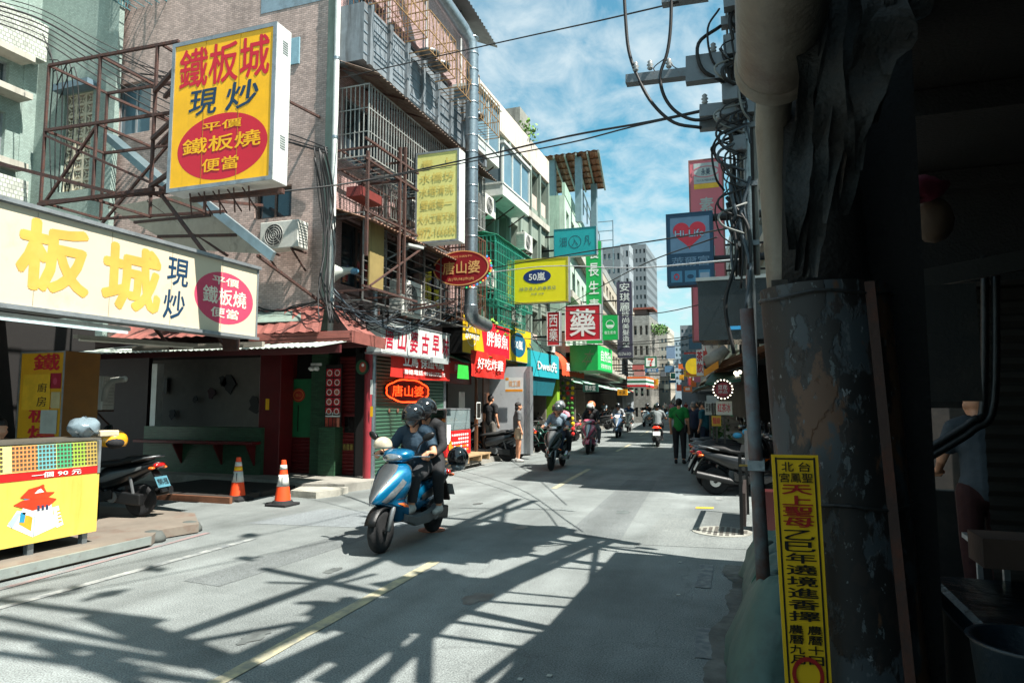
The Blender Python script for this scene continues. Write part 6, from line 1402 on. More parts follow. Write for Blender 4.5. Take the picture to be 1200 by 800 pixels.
# the sticker: a flat plate strapped against the column
d0 = ray(931, 540); s1 = EYEV+d0*2.17; d1 = ray(952, 800)
top = EYEV+ray(931, 533)*2.05; bot = EYEV+ray(951, 860)*2.05
up = (top-bot); rt_ = (CR*.128-CF*.03)
fsx = Face(bot-rt_*.5, rt_, up)
fsx.rect(0, 0, 1, 1, M('sticker_yellow', '#e0b41a', .45, bump=0, var=.1), t, d=.0, t=.004, name='sticker')
bdr = G()
for (a, b, c, d) in ((.07, .008, .11, .992), (.89, .008, .93, .992), (.11, .984, .89, .990)): bdr.add([fsx.p(a, b, .002), fsx.p(c, b, .002), fsx.p(c, d, .002), fsx.p(a, d, .002)], [(0, 1, 2, 3)])
bdr.build('sticker_border', black_t, t); sred = M('sticker_red', '#9c1f1a', .5, bump=0)
for (ch, a, b, c, d, m_) in (('台', .56, .942, .82, .976, black_t), ('北', .2, .942, .46, .976, black_t), ('聖', .62, .903, .86, .936, black_t), ('鳳', .38, .903, .6, .936, black_t), ('宮', .14, .903, .36, .936, black_t)):
    fsx.text(ch, a, b, c, d, m_, t, bold=.006, d=.003, keep=False)
for k, ch in enumerate('天上聖母'): fsx.text(ch, .17, .86-k*.039, .83, .895-k*.039, sred, t, bold=.02, d=.003, keep=False)
for k, ch in enumerate('乙巳年遶境進香擇'): fsx.text(ch, .17, .697-k*.0415, .83, .733-k*.0415, black_t, t, bold=.012, d=.003, keep=False)
for k, (c1_, c2_) in enumerate((('農', '農'), ('曆', '曆'), ('九', '十'), ('月', '日'))): 
    fsx.text(c1_, .14, .36-k*.036, .46, .392-k*.036, black_t, t, bold=.01, d=.003, keep=False); fsx.text(c2_, .54, .36-k*.036, .86, .392-k*.036, black_t, t, bold=.01, d=.003, keep=False)
fsx.disc(.5, .215, .045, .055, sred, t, r0=.75, d=.006, name='seal_ring')
# drain pipes at the top
pv = M('weathered_pvc', '#756e62', .5, var=.25, scale=4, dirt=.55, dirtcol='#4b3a30')
t = thing('drain_pipe', 'big weathered pale drain pipe overhead narrowing to a downpipe beside the column', 'pipe', (.1, 2, 2.7))
a = EYEV+ray(908, 108)*2.3
g = G().tube([(a.x+.02, -1.5, a.z+.1), (a.x+.01, .8, a.z+.05), (a.x, 2.18, a.z)], .118, 24); g.build('pipe', pv, t, smooth=True, auto=50)
G().lathe([(.118, -.06), (.126, -.05), (.126, .0), (.06, .05)], (a.x, 2.2, a.z), 'y', 24).build('collar', pv, t, smooth=True, auto=40)
b = EYEV+ray(905, 150)*2.42; c = EYEV+ray(921, 360)*2.42
g = G().tube([(a.x, 2.24, a.z), (b.x, b.y, b.z), (c.x, c.y, c.z), (c.x+.04, c.y, c.z-.5)], .058, 18); g.build('downpipe', pv, t, smooth=True)
p_ = EYEV+ray(913, 333)*2.35; G().box(p_.x-.025, p_.y-.005, p_.z-.015, p_.x+.03, p_.y+.002, p_.z+.015).build('tape', M('dark_tape', '#2c2620', .6), t)
# ragged hanging tarp
rag = M('ragged_tarp', '#1c2020', .8, var=.45, scale=7, dirt=.6, bump=.4)
t = thing('ragged_tarp', 'torn grey tarpaulin strips hanging from the dark roof edge above the column', 'tarpaulin', (.5, 2, 3))
bot_ = [(922, 270), (932, 300), (944, 322), (952, 335), (960, 262), (970, 240), (980, 255), (992, 190), (1003, 205), (1016, 150), (1030, 92), (1046, 60), (1060, 30)]
rn = random.Random(11)
for i in range(len(bot_)-1):
    for lay in range(1):
        yq = 1.95-.1*lay+rn.uniform(-.05, .05); (xa, ba), (xb, bb) = bot_[i], bot_[i+1]; g = G(); n = 14
        for k in range(n+1):
            tt = k/n; wv = rn.uniform(-3, 3)+8*math.sin(tt*3+i); nar = 1-.75*max(0, tt-.7)/.3
            cxp = (xa+xb)/2+28*(1-tt)+wv*.5; hw = (xb-xa)*1.5*nar*(1+.4*math.sin(tt*9+i*2))
            py = -60+(max(ba, bb)-rn.uniform(0, 14)+60-lay*30)*tt
            for s in (-1, 0, 1):
                v = ony(cxp+s*hw, py, yq+.025*math.sin(k*.9+i+s)+(.02 if s == 0 else 0)); g.v.append(v)
        for k in range(n):
            for s in range(2): q = k*3+s; g.f.append((q, q+1, q+4, q+3)); g.mi.append(0)
        g.build('strip', rag, t, smooth=True)
t = thing('rafter_bundle', 'splintered dark timber edge between the big pipe and the torn tarp', 'timber', (.4, 2, 3))
for k in range(7):
    a = ony(945+k*9, -40, 2.2+.04*k); b = ony(938+k*6, 150+30*math.sin(k*2.1), 2.25+.04*k); G().bar(a, b, .03, .02).build('splinter', dk, t)
o = G().ell(ony(1074, 222, 3.2), (.12, .08, .05), 10, 6).build('cloth_scrap', M('magenta_scrap', '#6a1a30', .7, bump=.5, bscale=15), None, smooth=True); tag(o, 'crumpled crimson cloth scrap caught under the dark ceiling', 'cloth')
for v_ in o.data.vertices: v_.co += Vector([random.uniform(-.02, .02)]*3)
o = G().ell(ony(1094, 258, 3.3), (.08, .08, .1), 10, 6).build('paper_ball', M('brown_paper', '#4a3828', .8, bump=.5, bscale=15), None, smooth=True); tag(o, 'brown crumpled paper wad beneath the crimson scrap in the dark arcade', 'paper')
o = G().box(*ony(1070, 335, 3.9), *(ony(1152, 470, 3.9)+V(0, .03, 0))).build('metal_sheet', M('dim_panel', '#121311', .6, dirt=.5)); tag(o, 'dim grey metal panel hanging beyond the black pillar', 'panel')
t = thing('conduit_bend', 'pair of dark bent conduits curving below the hanging grey panel', 'conduit', ony(1120, 510, 4.4))
for s in (0, .05): cable(t, [ony(1076, 532, 4.4)-V(0, 0, s), ony(1110, 512, 4.4)-V(0, 0, s), ony(1140, 492, 4.4)-V(0, 0, s), ony(1152, 470, 4.4)-V(-s, 0, 0), ony(1154, 300, 4.4)-V(-s, 0, 0)], .022, M('conduit', '#191b1c', .4), 'conduit')
# things in the dark at bottom right
t = thing('folding_table', 'dark folding table with a pale metal edge in the arcade', 'table', (1.5, 3.4, .12)); a = ony(1130, 626, 3.5); b = ony(1170, 650, 3.0)
G().hexa([(a.x, a.y, a.z-.02), (a.x+.9, a.y, a.z-.02), (a.x+.95, b.y, a.z-.02), (b.x, b.y, a.z-.02), (a.x, a.y, a.z), (a.x+.9, a.y, a.z), (a.x+.95, b.y, a.z), (b.x, b.y, a.z)]).build('top', M('dark_top', '#171614', .4), t)
G().bar((a.x, a.y, a.z), (b.x, b.y, a.z), .02).build('edge', alu, t)
for (x, y) in ((a.x+.05, a.y), (b.x+.03, b.y+.03), (a.x+.85, a.y), (b.x+.8, b.y)): G().bar((x, y, .12), (x, y, a.z-.02), .02).build('leg', alu, t)
t = thing('covered_counter', 'low counter under a dark blue plastic cover at the bottom right', 'counter', (1.2, 2.6, .12)); a = ony(1104, 690, 2.9)
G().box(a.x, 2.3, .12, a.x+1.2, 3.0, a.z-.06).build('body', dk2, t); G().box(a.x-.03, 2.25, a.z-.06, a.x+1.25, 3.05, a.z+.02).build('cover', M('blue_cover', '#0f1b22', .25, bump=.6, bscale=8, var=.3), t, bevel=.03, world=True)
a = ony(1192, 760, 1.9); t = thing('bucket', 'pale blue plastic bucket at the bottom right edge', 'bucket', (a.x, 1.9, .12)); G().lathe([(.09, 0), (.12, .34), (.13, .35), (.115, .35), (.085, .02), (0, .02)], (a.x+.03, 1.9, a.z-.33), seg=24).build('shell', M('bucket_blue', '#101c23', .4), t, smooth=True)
a = ony(1150, 645, 2.9); o = G().box(a.x-.02, 2.8, a.z-.04, a.x+.22, 2.98, a.z+.06).build('carton', M('carton', '#46342a', .8)); tag(o, 'small brown carton under the dark folding table', 'box')

# ================================================================ kerb side clutter on the right
t = thing('kerb_post', 'slim grey and orange rusty post beside the patched column', 'post', (-.03, 5.2, 0)); pr_ = M('post_patch', '#5f6b6f', .6, rust=.8, dirt=.5, scale=2)
a = onz(889, 800, 0); pbx = ony(885, 500, 4.6)
g = G().tube([(pbx.x+.035, 4.6, 0), (pbx.x-.03, 4.6, 2.2)], .043, 14); g.build('shaft', pr_, t, smooth=True)
p_ = ony(886, 545, 4.56); G().box(p_.x-.05, 4.52, p_.z-.03, p_.x+.05, 4.66, p_.z+.03).build('clamp', steel, t); G().bar(ony(876, 545, 4.55), ony(866, 545, 4.55), .012).build('bolt', M('brass', '#a58a4a', .4, metal=.8), t)
t = thing('plastic_bag', 'pale plastic bag hanging beside the rusty kerb post', 'bag', ony(878, 430, 7.5)); c = ony(879, 440, 7.5)
o = G().ell(c, (.06, .05, .2), 12, 8).build('bag', M('bag_ivory', '#b9b19c', .5, bump=.6, bscale=10, var=.2), t, smooth=True)
o = G().box(*ony(872, 504, 7.0), *(ony(886, 545, 7.0)+V(0, .02, 0))).build('paper_notice', M('notice_pinkish', '#b5a49c', .7, var=.3, scale=20)); tag(o, 'faded paper notice tied to the posts above the rearmost parked scooters', 'notice')
t = thing('glass_frame', 'narrow dark metal frame standing at the kerb between parked scooters and rusty post', 'frame', (-.2, 9.5, 0)); a = onz(885, 628); 
for x, y in ((-.16, 8.9), (-.10, 10.6)): G().box(x-.02, y-.02, 0, x+.02, y+.02, 1.0).build('upright', M('frame_dark', '#1a1b1b', .4, metal=.4), t)
G().box(-.16, 8.9, .97, -.1, 10.6, 1.0).build('rail', M('frame_dark'), t); G().box(-.15, 8.95, .1, -.11, 10.55, .5).build('panel', M('panel_rust', '#2c2320', .5), t)
o = G().box(.05, 9.2, .0, .3, 9.5, .5).build('gas_canister', M('red_canister', '#3c1010', .4)); tag(o, 'dark red box standing behind the narrow metal frame at the kerb', 'box')
from mathutils import noise
# tarp covered heap
t = thing('covered_heap', 'heap of goods under a grey green tarpaulin at the kerb left of the column', 'heap', (.1, 5.5, 0)); tg = M('tarp_green', '#3f5850', .6, var=.3, scale=3, bump=.5, bscale=6, dirt=.3)
g = G(); nx, ny = 14, 40; rn = random.Random(8)
def hp(u, v):
    y = 3.9+3.2*v; s = u*2-1; prof = min(1, (1-abs(s)**3.2)*1.0); h = (.50*(1-.18*v)*min(1, .1+v/.1)*min(1, .1+(1-v)/.1))*prof+.02+.018*math.sin(v*40+u*5)*prof+.03*math.sin(v*13)*prof
    x = .13+s*.27+.012*math.sin(v*26)*abs(s)-.03*math.sin(v*7); q = Vector((x, y, h)); nv = noise.noise(q*4.5)*.13+noise.noise(q*15)*.05; return q+Vector((nv*.5, 0, nv*prof))
for i in range(nx+1):
    for j in range(ny+1): g.v.append(hp(i/nx, j/ny))
for i in range(nx):
    for j in range(ny): q = i*(ny+1)+j; g.f.append((q, q+ny+1, q+ny+2, q+1)); g.mi.append(0)
g.build('tarpaulin', tg, t, smooth=True)
G().box(-.02, 4.4, .0, .3, 6.6, .25).build('goods', dk2, t); cable(t, [hp(.0, .3)+V(0, 0, .02), hp(.3, .33)+V(0, 0, .02), hp(.6, .3)+V(0, 0, .02)], .008, M('rope_green', '#2f5a4a', .7), 'rope')

# ================================================================ right row
rw1 = M('right_render', '#8d9a9c', .85, var=.15, dirt=.35, streak=True, scale=2); rw2 = M('right_beige', '#9a9080', .85, var=.2, dirt=.4, streak=True, scale=2)
block('right_building', 'tall pale blue block on the right behind the scooters, mostly hidden by pipes', (1.15, 12.2), -5.4, 11.5, 9.3, 8, rw1, 5, 3, M('blue_side_wall', '#9fb8c2', .8), side=-1)
block('right_building', 'low brown roofed shop on the right side past the parked scooters', (.05, 23.9), -5.4, 3.0, 4.0, 8, rw2, 2, 1, side=-1)
block('right_building', 'grey block on the right side behind the pink banner sign', (-.2, 27.0), -5.4, 9.5, 8.8, 8, grey_t, 5, 2, side=-1)
block('right_building', 'low shop on the right side farther down the street', (-1.1, 36.6), -5.4, 2.6, 3.9, 8, rw2, 2, 1, side=-1)
block('right_building', 'long beige block on the right side of the far street', (-1.4, 39.3), -5.4, 20, 8.5, 8, rw2, 9, 2, side=-1)
block('right_building', 'white block near the far end of the right side', (-3.3, 60), -5.4, 30, 10, 8, wht, 12, 3, side=-1)
block('right_building', 'last grey block at the far end of the right side', (-6.2, 92), -5.4, 60, 9, 8, towg, 14, 3, side=-1)
o = G().box(7.2, 7.5, 0, 7.4, 12.2, 7).build('alley_wall', M('alley_wall', '#8f9896', .8)); tag(o, 'pale wall closing the gap between the right hand buildings', 'wall')
# stainless hood
hx, hx2 = ony(818, 350, 12.3), ony(905, 350, 12.3); zt, zb = ony(850, 324, 12.3).z, ony(850, 398, 12.3).z
t = thing('metal_hood', 'big dark stainless steel hood box over the right hand pavement', 'hood', (0, 12.6, zb)); G().box(hx.x, 12.3, zb, hx2.x+.6, 13.4, zt-.06).build('body', M('dark_stainless', '#1e2326', .25, metal=.2, var=.3, scale=2, bump=.3, bscale=3), t)
G().box(hx.x-.03, 12.26, zt-.06, hx2.x+.6, 13.45, zt).build('lip', M('lip_grey', '#7d8686', .5, metal=.3), t)
p_ = ony(861, 384, 12.29); G().box(p_.x-.1, 12.285, p_.z-.03, p_.x+.1, 12.3, p_.z+.03).build('sticker', M('blue_sticker', '#2a86b8', .5), t)
# blue convenience sign with a heart
F7 = face_y(12.9, 781, 836, 249, 334); F7.u = V(0, 0, F7.h)
hb = M('heart_blue', '#0b3c58', .4, bump=0); hs = M('heart_sky', '#62809a', .4, bump=0); hr = M('heart_red', '#c22438', .4, bump=0)
r_, f = sign('heart_sign', 'dark blue convenience store sign with a big red heart on the right side', 'sign', F7, .3, hb, hb, .02, hb)
f.rect(.07, .44, .95, .95, hs, r_, d=.004); hp_ = []
for k in range(40):
    a = 2*PI*k/40; hx_ = 16*math.sin(a)**3; hy_ = 13*math.cos(a)-5*math.cos(2*a)-2*math.cos(3*a)-math.cos(4*a); hp_.append((.5+hx_*.023, .715+hy_*.0135))
f.poly(hp_, hr, r_, d=.007); f.text('Hi-Life', .17, .66, .83, .77, hb, r_, bold=.03, d=.009, keep=False); f.text('Hi-Life', .175, .665, .825, .765, M('life_blue', '#9db4c6', .4, bump=0), r_, bold=.005, d=.014, keep=False)
f.text('萊爾富', .09, .25, .93, .39, hs, r_, bold=.01, keep=False)
for k in range(3): f.rect(.07+k*.31, .03, .32+k*.31, .19, M('cell_blue', '#3f7898', .4, bump=0), r_, d=.004); 
f.disc(.195, .11, .05, .06, hr, r_, d=.008, r0=.6); f.disc(.505, .105, .06, .04, hb, r_, d=.008); f.rect(.72, .07, .92, .15, M('cell_text', '#8a98a8', .4), r_, d=.006)
for z in (.35, .93): G().tube([(F7.o.x+F7.w, 13.05, F7.o.z+F7.h*z), (1.1, 13.05, F7.o.z+F7.h*z)], .07, 10).build('arm', black_m, r_)
# tall pink banner sign
F8 = face_y(15.2, 809, 850, 186, 400); F8.u = V(0, 0, F8.h); pinkm = M('faded_pink_face', '#c96a74', .5, bump=0, var=.08, scale=2)
r_, f = sign('pink_sign', 'very tall faded pink vertical sign with a pale emblem panel at its top', 'sign', F8, .25, M('frame_rust_pink', '#8a5a54', .6), pinkm, .03, M('frame_rust_pink'))
f.rect(.12, .87, .9, .985, M('emblem_pale', '#a9b6b4', .5), r_); f.rect(.12, .84, .9, .868, M('emblem_yellow', '#dcb02a', .5), r_); f.disc(.5, .935, .30, .13, M('emblem_pink', '#c0707c', .5), r_, d=.008, r0=.85); f.text('永美', .36, .915, .64, .955, navy_t, r_, bold=.01, d=.01, keep=False); f.text('YEOUN MEEI BUFFET', .2, .88, .84, .892, navy_t, r_, bold=0, d=.01, keep=False)
lg = M('pale_grey_print', '#a8b2ae', .5)
for k, ch in enumerate('素食自助'): f.text(ch, .28, .70-k*.13, .72, .79-k*.13, lg, r_, bold=.02, keep=False)
for k in range(7): G().bar((F8.o.x+F8.w, 15.3, F8.o.z+F8.h*(.1+k*.14)), (.8, 15.3, F8.o.z+F8.h*(.1+k*.14)), .04).build('strut', black_m, r_)
xq = F8.o.x+F8.w+.25
for s in (0, .35): G().bar((xq+s, 15.3, 2.5), (xq+s, 15.3, F8.o.z+F8.h), .05).build('post', black_m, r_)
G().bar((xq, 15.3, 5), (xq+1.0, 15.3, 6.3), .05).build('brace', black_m, r_); G().bar((xq-.2, 15.3, 5.6), (xq+.9, 15.3, 7.2), .05).build('brace', black_m, r_)
# lower clutter on the right
brn = M('brown_board', '#5c3a22', .7, var=.4, rust=.2); org = M('orange_strip', '#d98a12', .5)
t = thing('shop_awning', 'dark brown board awning with an orange strip over the scooters on the right', 'awning', (-.3, 15, 2.6)); 
G().hexa([(-.75, 15.0, 2.35), (.9, 14.2, 2.9), (.7, 18.0, 2.9), (-1.0, 18, 2.4), (-.75, 15.0, 2.42), (.9, 14.2, 2.97), (.7, 18.0, 2.97), (-1.0, 18, 2.47)]).build('board', brn, t)
for k in range(4): G().bar((-.7-.05*k, 15.0+k*.9, 2.32), (.8, 14.4+k*.9, 2.86), .07).build('rafter', brn, t)
a, b = ony(825, 441, 14.6), ony(842, 431, 14.6); G().hexa([a, b, b+V(0, .1, 0), a+V(0, .1, 0), a+V(0, 0, .13), b+V(0, 0, .15), b+V(0, .1, .15), a+V(0, .1, .13)]).build('orange_strip', org, t)
t = thing('canvas_roll', 'rolled dirty plastic sheeting above the orange strip', 'sheeting', (-.6, 16, 3)); G().tube([ony(826, 424, 14.8), ony(838, 420, 14.8), ony(852, 408, 14.8)], [.12, .16, .1], 12).build('roll', M('dirty_plastic', '#8f8e86', .4, bump=.6, bscale=8, var=.3), t, smooth=True)
f_ = face_y(17, 816, 824, 410, 440); t = thing('vertical_sign', 'white vertical sign with red characters at the right edge of the street', 'sign', (f_.o.x, 17, f_.o.z)); f_.rect(0, 0, 1, 1, white_t, t, t=.08, name='board'); 
for k, ch in enumerate('茶飲'): f_.text(ch, .05, .55-k*.45, .95, .95-k*.45, red_t, t, bold=.02, d=.01, keep=False)
f_ = face_y(16, 831, 837, 394, 414); t = thing('oval_sign', 'small white and navy oval sign above the rolled sheeting', 'sign', (f_.o.x, 16, f_.o.z)); f_.disc(.5, .5, .14, .24, white_t, t, d=0); f_.text('小吃', .2, .3, .8, .7, navy_t, t, bold=.01, d=.01); G().box(f_.o.x, 16.01, f_.o.z, f_.o.x+f_.w, 16.06, f_.o.z+f_.h).build('board', navy_t, t)
c = ony(847, 456, 14.2); t = thing('bulb_sign', 'round dark red sign ringed with white bulbs above the parked scooters', 'sign', c); g = G().lathe([(.17, 0), (.17, .06)], c, 'y', 30); g.build('disc', M('bulb_sign_dark', '#4a0f18', .5), t)
f_ = Face(c-V(.15, .008, .15), V(.3, 0, 0), V(0, 0, .3)); f_.disc(.5, .5, .13, .13, M('bulb_sign_red', '#8f1c2a', .5), t, d=.003); f_.text('豆花', .2, .5, .8, .78, white_t, t, bold=.01, d=.006, keep=False); f_.text('冰品', .2, .22, .8, .46, lg, t, bold=.01, d=.006, keep=False)
for k in range(18): a_ = 2*PI*k/18; G().ell(c+V(.185*math.cos(a_), -.01, .185*math.sin(a_)), (.014, .014, .014), 6, 4).build('bulb', M('bulb_white', '#fff2d8', .3, emit=2.0, bump=0), t)
for i, (a_, b_, c_, d_, y, col_, tx, tm, lab) in enumerate(((828, 842, 463, 472, 15.5, '#aab0ae', None, None, 'blank grey board hanging beneath the round bulb sign'), (839, 858, 470, 486, 14.6, '#c9c6b8', '紅茶冰', red_t, 'white board with red characters low among the right hand stalls'), (834, 845, 487, 499, 14.6, '#c99a2a', '麵線', red_t, 'mustard board with red characters behind the parked scooters'), (826, 837, 470, 486, 16.5, '#b9bab0', '菜單價', black_t, 'pale printed menu board left of the red lettered board'))):
    f_ = face_y(y, a_, b_, c_, d_); t = thing('notice_board', lab, 'board', (f_.o.x, y, f_.o.z)); f_.rect(0, 0, 1, 1, M('board_'+col_[1:], col_, .6, var=.15), t, t=.03, name='board')
    if tx: f_.text(tx, .1, .2, .9, .85, tm, t, bold=.015, d=.006, keep=False)
    G().box(f_.o.x+f_.w/2-.02, y+.02, .0, f_.o.x+f_.w/2+.02, y+.05, f_.o.z).build('stand', M('board_stand', '#4a443c', .7), t)
def _rx(y): return 1.15-.095*(y-12.2)
for (y0, y1, lab) in ((12.4, 17.5, 'dark cluttered shop interior behind the parked scooters'), (17.7, 23.5, 'dark shop interior farther along the right side')):
    t = shopfront(lab, y0, y1, _rx(y0), (M('dark_shop', '#3d332a', .8), dk2, M('dark_counter', '#4a3826', .7)), ang=R(5.4)); t.scale = (-1, 1, 1)
f_ = face_y(19, 862, 864, 440, 440)
for k, (px, py) in enumerate(((862, 437), (867, 436), (864, 441))):
    o = G().ell(ony(px, py, 15), (.04, .04, .04), 8, 5).build('light_bulb', M('bulb_white'), None); tag(o, ('left bare white bulb in the dark stall on the right', 'right bare white bulb in the dark stall on the right', 'lowest bare white bulb in the dark stall on the right')[k], 'light bulb')
t = thing('green_canopy', 'dark green fabric canopy beneath the brown board awning', 'canopy', (0, 14, 2.4)); g = G(); a, b = ony(826, 449, 14.2), ony(868, 444, 14.2); g.slab(a, b, b+V(0, 2.5, .3), a+V(0, 2.5, .3), (0, 0, 1), .05); g.build('fabric', M('fabric_green', '#1f4a3a', .7), t)
cable(t, [ony(824, 449, 13.9), ony(834, 452, 13.9), ony(845, 446, 13.9)], .01)
for (a_, b_, c_, d_, y, col_, lab) in ((807, 822, 391, 409, 30, '#3f5f78', 'slate blue gable shaped sign on the right far side'), (800, 815, 415, 430, 34, '#4f7a8c', 'dull blue sign on the right far side'), (804, 818, 416, 436, 32, '#5a6f80', 'grey blue sign overlapping the dull blue one'), ):
    r_, f = psign('shop_sign', lab, y, a_, b_, c_, d_, M('far_'+col_[1:], col_, .5, bump=0), d=.2, border=0, arm=False); G().box(f.o.x+f.w, y+.1, f.o.z+.2, _rx(y)+.2, y+.16, f.o.z+.26).build('arm', black_m, r_)
c = ony(813, 429, 26); t = thing('round_sign', 'bright yellow round sign on the far right side', 'sign', c); G().lathe([(.3, 0), (.3, .1)], c, 'y', 24).build('disc', M('round_yellow', '#e6c41c', .5), t); G().box(c.x, 26.02, c.z-.03, 1, 26.08, c.z+.03).build('arm', black_m, t)
for i, (y0, y1, z, c_, lab) in enumerate(((19, 23, 2.6, '#7c7466', 'grey brown sheet awning on the right past the scooters'), (28, 34, 2.6, '#8a6a4a', 'tan sheet awning on the right side'), (40, 47, 2.6, '#6f8a84', 'grey green sheet awning on the far right side'), (50, 60, 2.6, '#a08a6a', 'beige sheet awning on the far right side'))):
    t = thing('awning', lab, 'awning', (_rx(y0), y0, z)); k = .095*(y1-y0); x_ = _rx(y0); g = G(); corrugated(g, (x_-.1, y0, z+.3), (x_-.1-k, y1, z+.3), (x_-1.5-k, y1, z-.2), (x_-1.5, y0, z-.2), .25, .02); g.build('sheet', M('sheet_'+c_[1:], c_, .6, var=.2, dirt=.3), t)

# ================================================================ utility pole, cross arms and cables
UP = thing('utility_pole', 'steel cable riser pole with conduits and cross arms at the right edge of the street', 'utility pole', (.02, 7.35, 0))
for k, (px, r_0, m_) in enumerate(((874, .045, steel), (868, .02, cable_g), (864, .016, cable_m), (879, .03, cable_m), (883, .035, cable_g), (859, .012, cable_m), (855, .012, cable_g))):
    x = ony(px, 200, 7.3).x; G().tube([(x, 7.3+.03*(k % 3), 0 if k == 0 else 2.9), (x+.02, 7.3+.03*(k % 3), 5), (x-.01, 7.3+.03*(k % 3), 8.6)], r_0, 8).build('riser' if k else 'pole', m_, UP, smooth=True)
def arm(px0, px1, py0, py1, th_, nm='cross_arm', mt=steel, y=7.25, d=.12):
    a, b = ony(px0, py0, y), ony(px1, py1, y); G().bar(a, b, d, th_/800*7.5).build(nm, mt, UP)
ironm = M('cross_arm_grey', '#6c7377', .5, metal=.5, rust=.2)
arm(734, 812, 95, 86, 10, mt=ironm); arm(804, 850, 84, 78, 30, 'bracket_plate', ironm, y=7.2); arm(840, 885, 80, 70, 12, mt=ironm); arm(776, 830, 3, -5, 8, mt=ironm); arm(820, 884, 132, 126, 14, mt=ironm); arm(820, 876, 148, 143, 10, mt=ironm, y=7.4); arm(806, 850, 72, 66, 6, mt=ironm); arm(845, 890, 28, 20, 10, mt=ironm); arm(848, 885, 8, 0, 9, mt=ironm, y=7.1)
G().bar(ony(843, 90, 7.25), ony(880, 128, 7.25), .06).build('brace', ironm, UP)
for px, py in ((745, 84), (762, 82), (784, 80), (826, 122), (836, 62), (842, 140), (860, 18)):
    c = ony(px, py, 7.2); G().lathe([(.02, 0), (.035, .02), (.02, .035), (.038, .055), (.02, .07), (.03, .09), (.01, .11)], c, seg=10).build('insulator', M('insulator', '#8a8f90', .3), UP, smooth=True)
for px, py, s_ in ((862, 52, .12), (858, 108, .1), (868, 168, .09)):
    c = ony(px, py, 7.15); G().box(c.x-s_, c.y-.06, c.z-s_, c.x+s_*.6, c.y+.06, c.z+s_*.8).build('junction_box', ironm, UP, bevel=.01)
for k in range(8): z = 3.2+k*.62; G().box(-.12, 7.26, z, .12, 7.4, z+.05).build('clamp', M('clamp_yellow', '#b98a1c', .5) if k in (3, 6) else ironm, UP)
M('cable_slate', '#39444c', .5, bump=0)
def wire(pts, r, lab, mt=None, sag=0.):
    t = cable(None, pts, r, mt, 'overhead_cable', sag=sag, n=14); tag(t, lab, 'cable', None); return t
Q = lambda px, py, y=7.2: ony(px, py, y)
wire([Q(731, -20), Q(733, 20), Q(737, 60), Q(748, 92), Q(765, 122), Q(790, 144), Q(822, 150)], .019, 'thick black cable hanging in the leftmost big loop from the cross arms')
wire([Q(787, -20), Q(786, 30), Q(782, 62), Q(774, 88), Q(778, 112), Q(792, 131), Q(815, 141), Q(845, 136)], .019, 'thick black cable hanging in the second loop nearer the pole')
wire([Q(774, 88), Q(766, 80), Q(780, 68)], .006, 'thin wire joining the second loop above the long cross arm')
wire([Q(783, 70), Q(792, 80), Q(804, 80)], .006, 'thin wire from the second loop to the bracket plate')
rn = random.Random(21)
CB = thing('cable_bundle', 'tangle of black and grey cables looping round the riser pole', 'cables', (0, 7.3, 3))
for k in range(44):
    y0 = rn.uniform(-10, 240); x0 = rn.uniform(842, 880); x1 = x0-rn.uniform(-8, 34); h = rn.uniform(18, 60)
    if k % 3 == 0: pts = [Q(x0, y0), Q(x1, y0+h*.4, 7.1), Q(x1+4, y0+h, 7.1), Q(x0+4, y0+h*1.3)]
    elif k % 3 == 1: pts = [Q(846+rn.uniform(0, 34), y0), Q(852+rn.uniform(0, 30), y0+h), Q(850+rn.uniform(0, 30), y0+2*h), Q(856+rn.uniform(0, 26), y0+3*h)]
    else: pts = [Q(875, y0), Q(848+rn.uniform(-10, 8), y0+12, 7.0), Q(846+rn.uniform(-10, 8), y0+26, 7.0), Q(872, y0+36)]
    cable(CB, pts, rn.choice([.008, .012, .016, .02]), rn.choice([cable_m, cable_m, cable_g, M('cable_slate', '#39444c', .5, bump=0)]))
XP = XL+.1
wire([onx(398, 92, XP), Q(590, 49, 9), Q(700, 25, 8), Q(795, 3)], .010, 'highest thin cable crossing the sky to the cross arms')
wire([onx(300, 228, -6.6), onx(420, 213, -6.0), Q(560, 184, 10), Q(665, 160, 8.5), Q(760, 143, 7.6), Q(830, 128)], .014, 'upper black cable crossing the whole street in front of the faded yellow sign')
wire([onx(420, 214, -6.02), Q(560, 188, 9.9), Q(665, 168, 8.4), Q(740, 149, 7.7), Q(830, 129.5)], .010, 'lower strand running beside the upper black street cable')
wire([onx(556, 318, -6.8), Q(640, 303, 14), Q(720, 289.5, 12), Q(800, 277, 10), Q(856, 267, 8)], .012, 'black cable passing in front of the teal sign and the heart sign')
wire([onx(640, 372, -6.9), Q(700, 338, 18), Q(760, 307, 14), Q(840, 278, 10)], .012, 'black cable rising from the red square sign to the heart sign')
wire([onx(556, 322, -6.8), Q(640, 312, 15), Q(740, 314, 12), Q(866, 304, 8)], .012, 'pale grey cable sagging across in front of the heart sign', M('cable_pale', '#a9aeb0', .5, bump=0))
wire([onx(580, 350, -6.8), Q(680, 366, 18), Q(760, 368, 15), Q(850, 350, 12.2)], .010, 'thin dark cable across the salon sign')
wire([onx(600, 395, -6.9), Q(700, 404, 22), Q(780, 401, 20), Q(815, 394, 18)], .014, 'lowest dark cable crossing above the convenience store sign')
for k in range(6):
    y = 30+k*9; wire([V(XL+bx(y)-.3, y, 4.6+.3*(k % 3)), V(1+bx(y)*1.0, y+2, 4.9+.4*(k % 2))], .02, ['distant cable over the mint green block', 'distant cable past the salon sign', 'distant cable above the striped fascia', 'distant cable over the far awnings', 'faint cable far down the street', 'farthest cable across the street'][k], sag=.4)
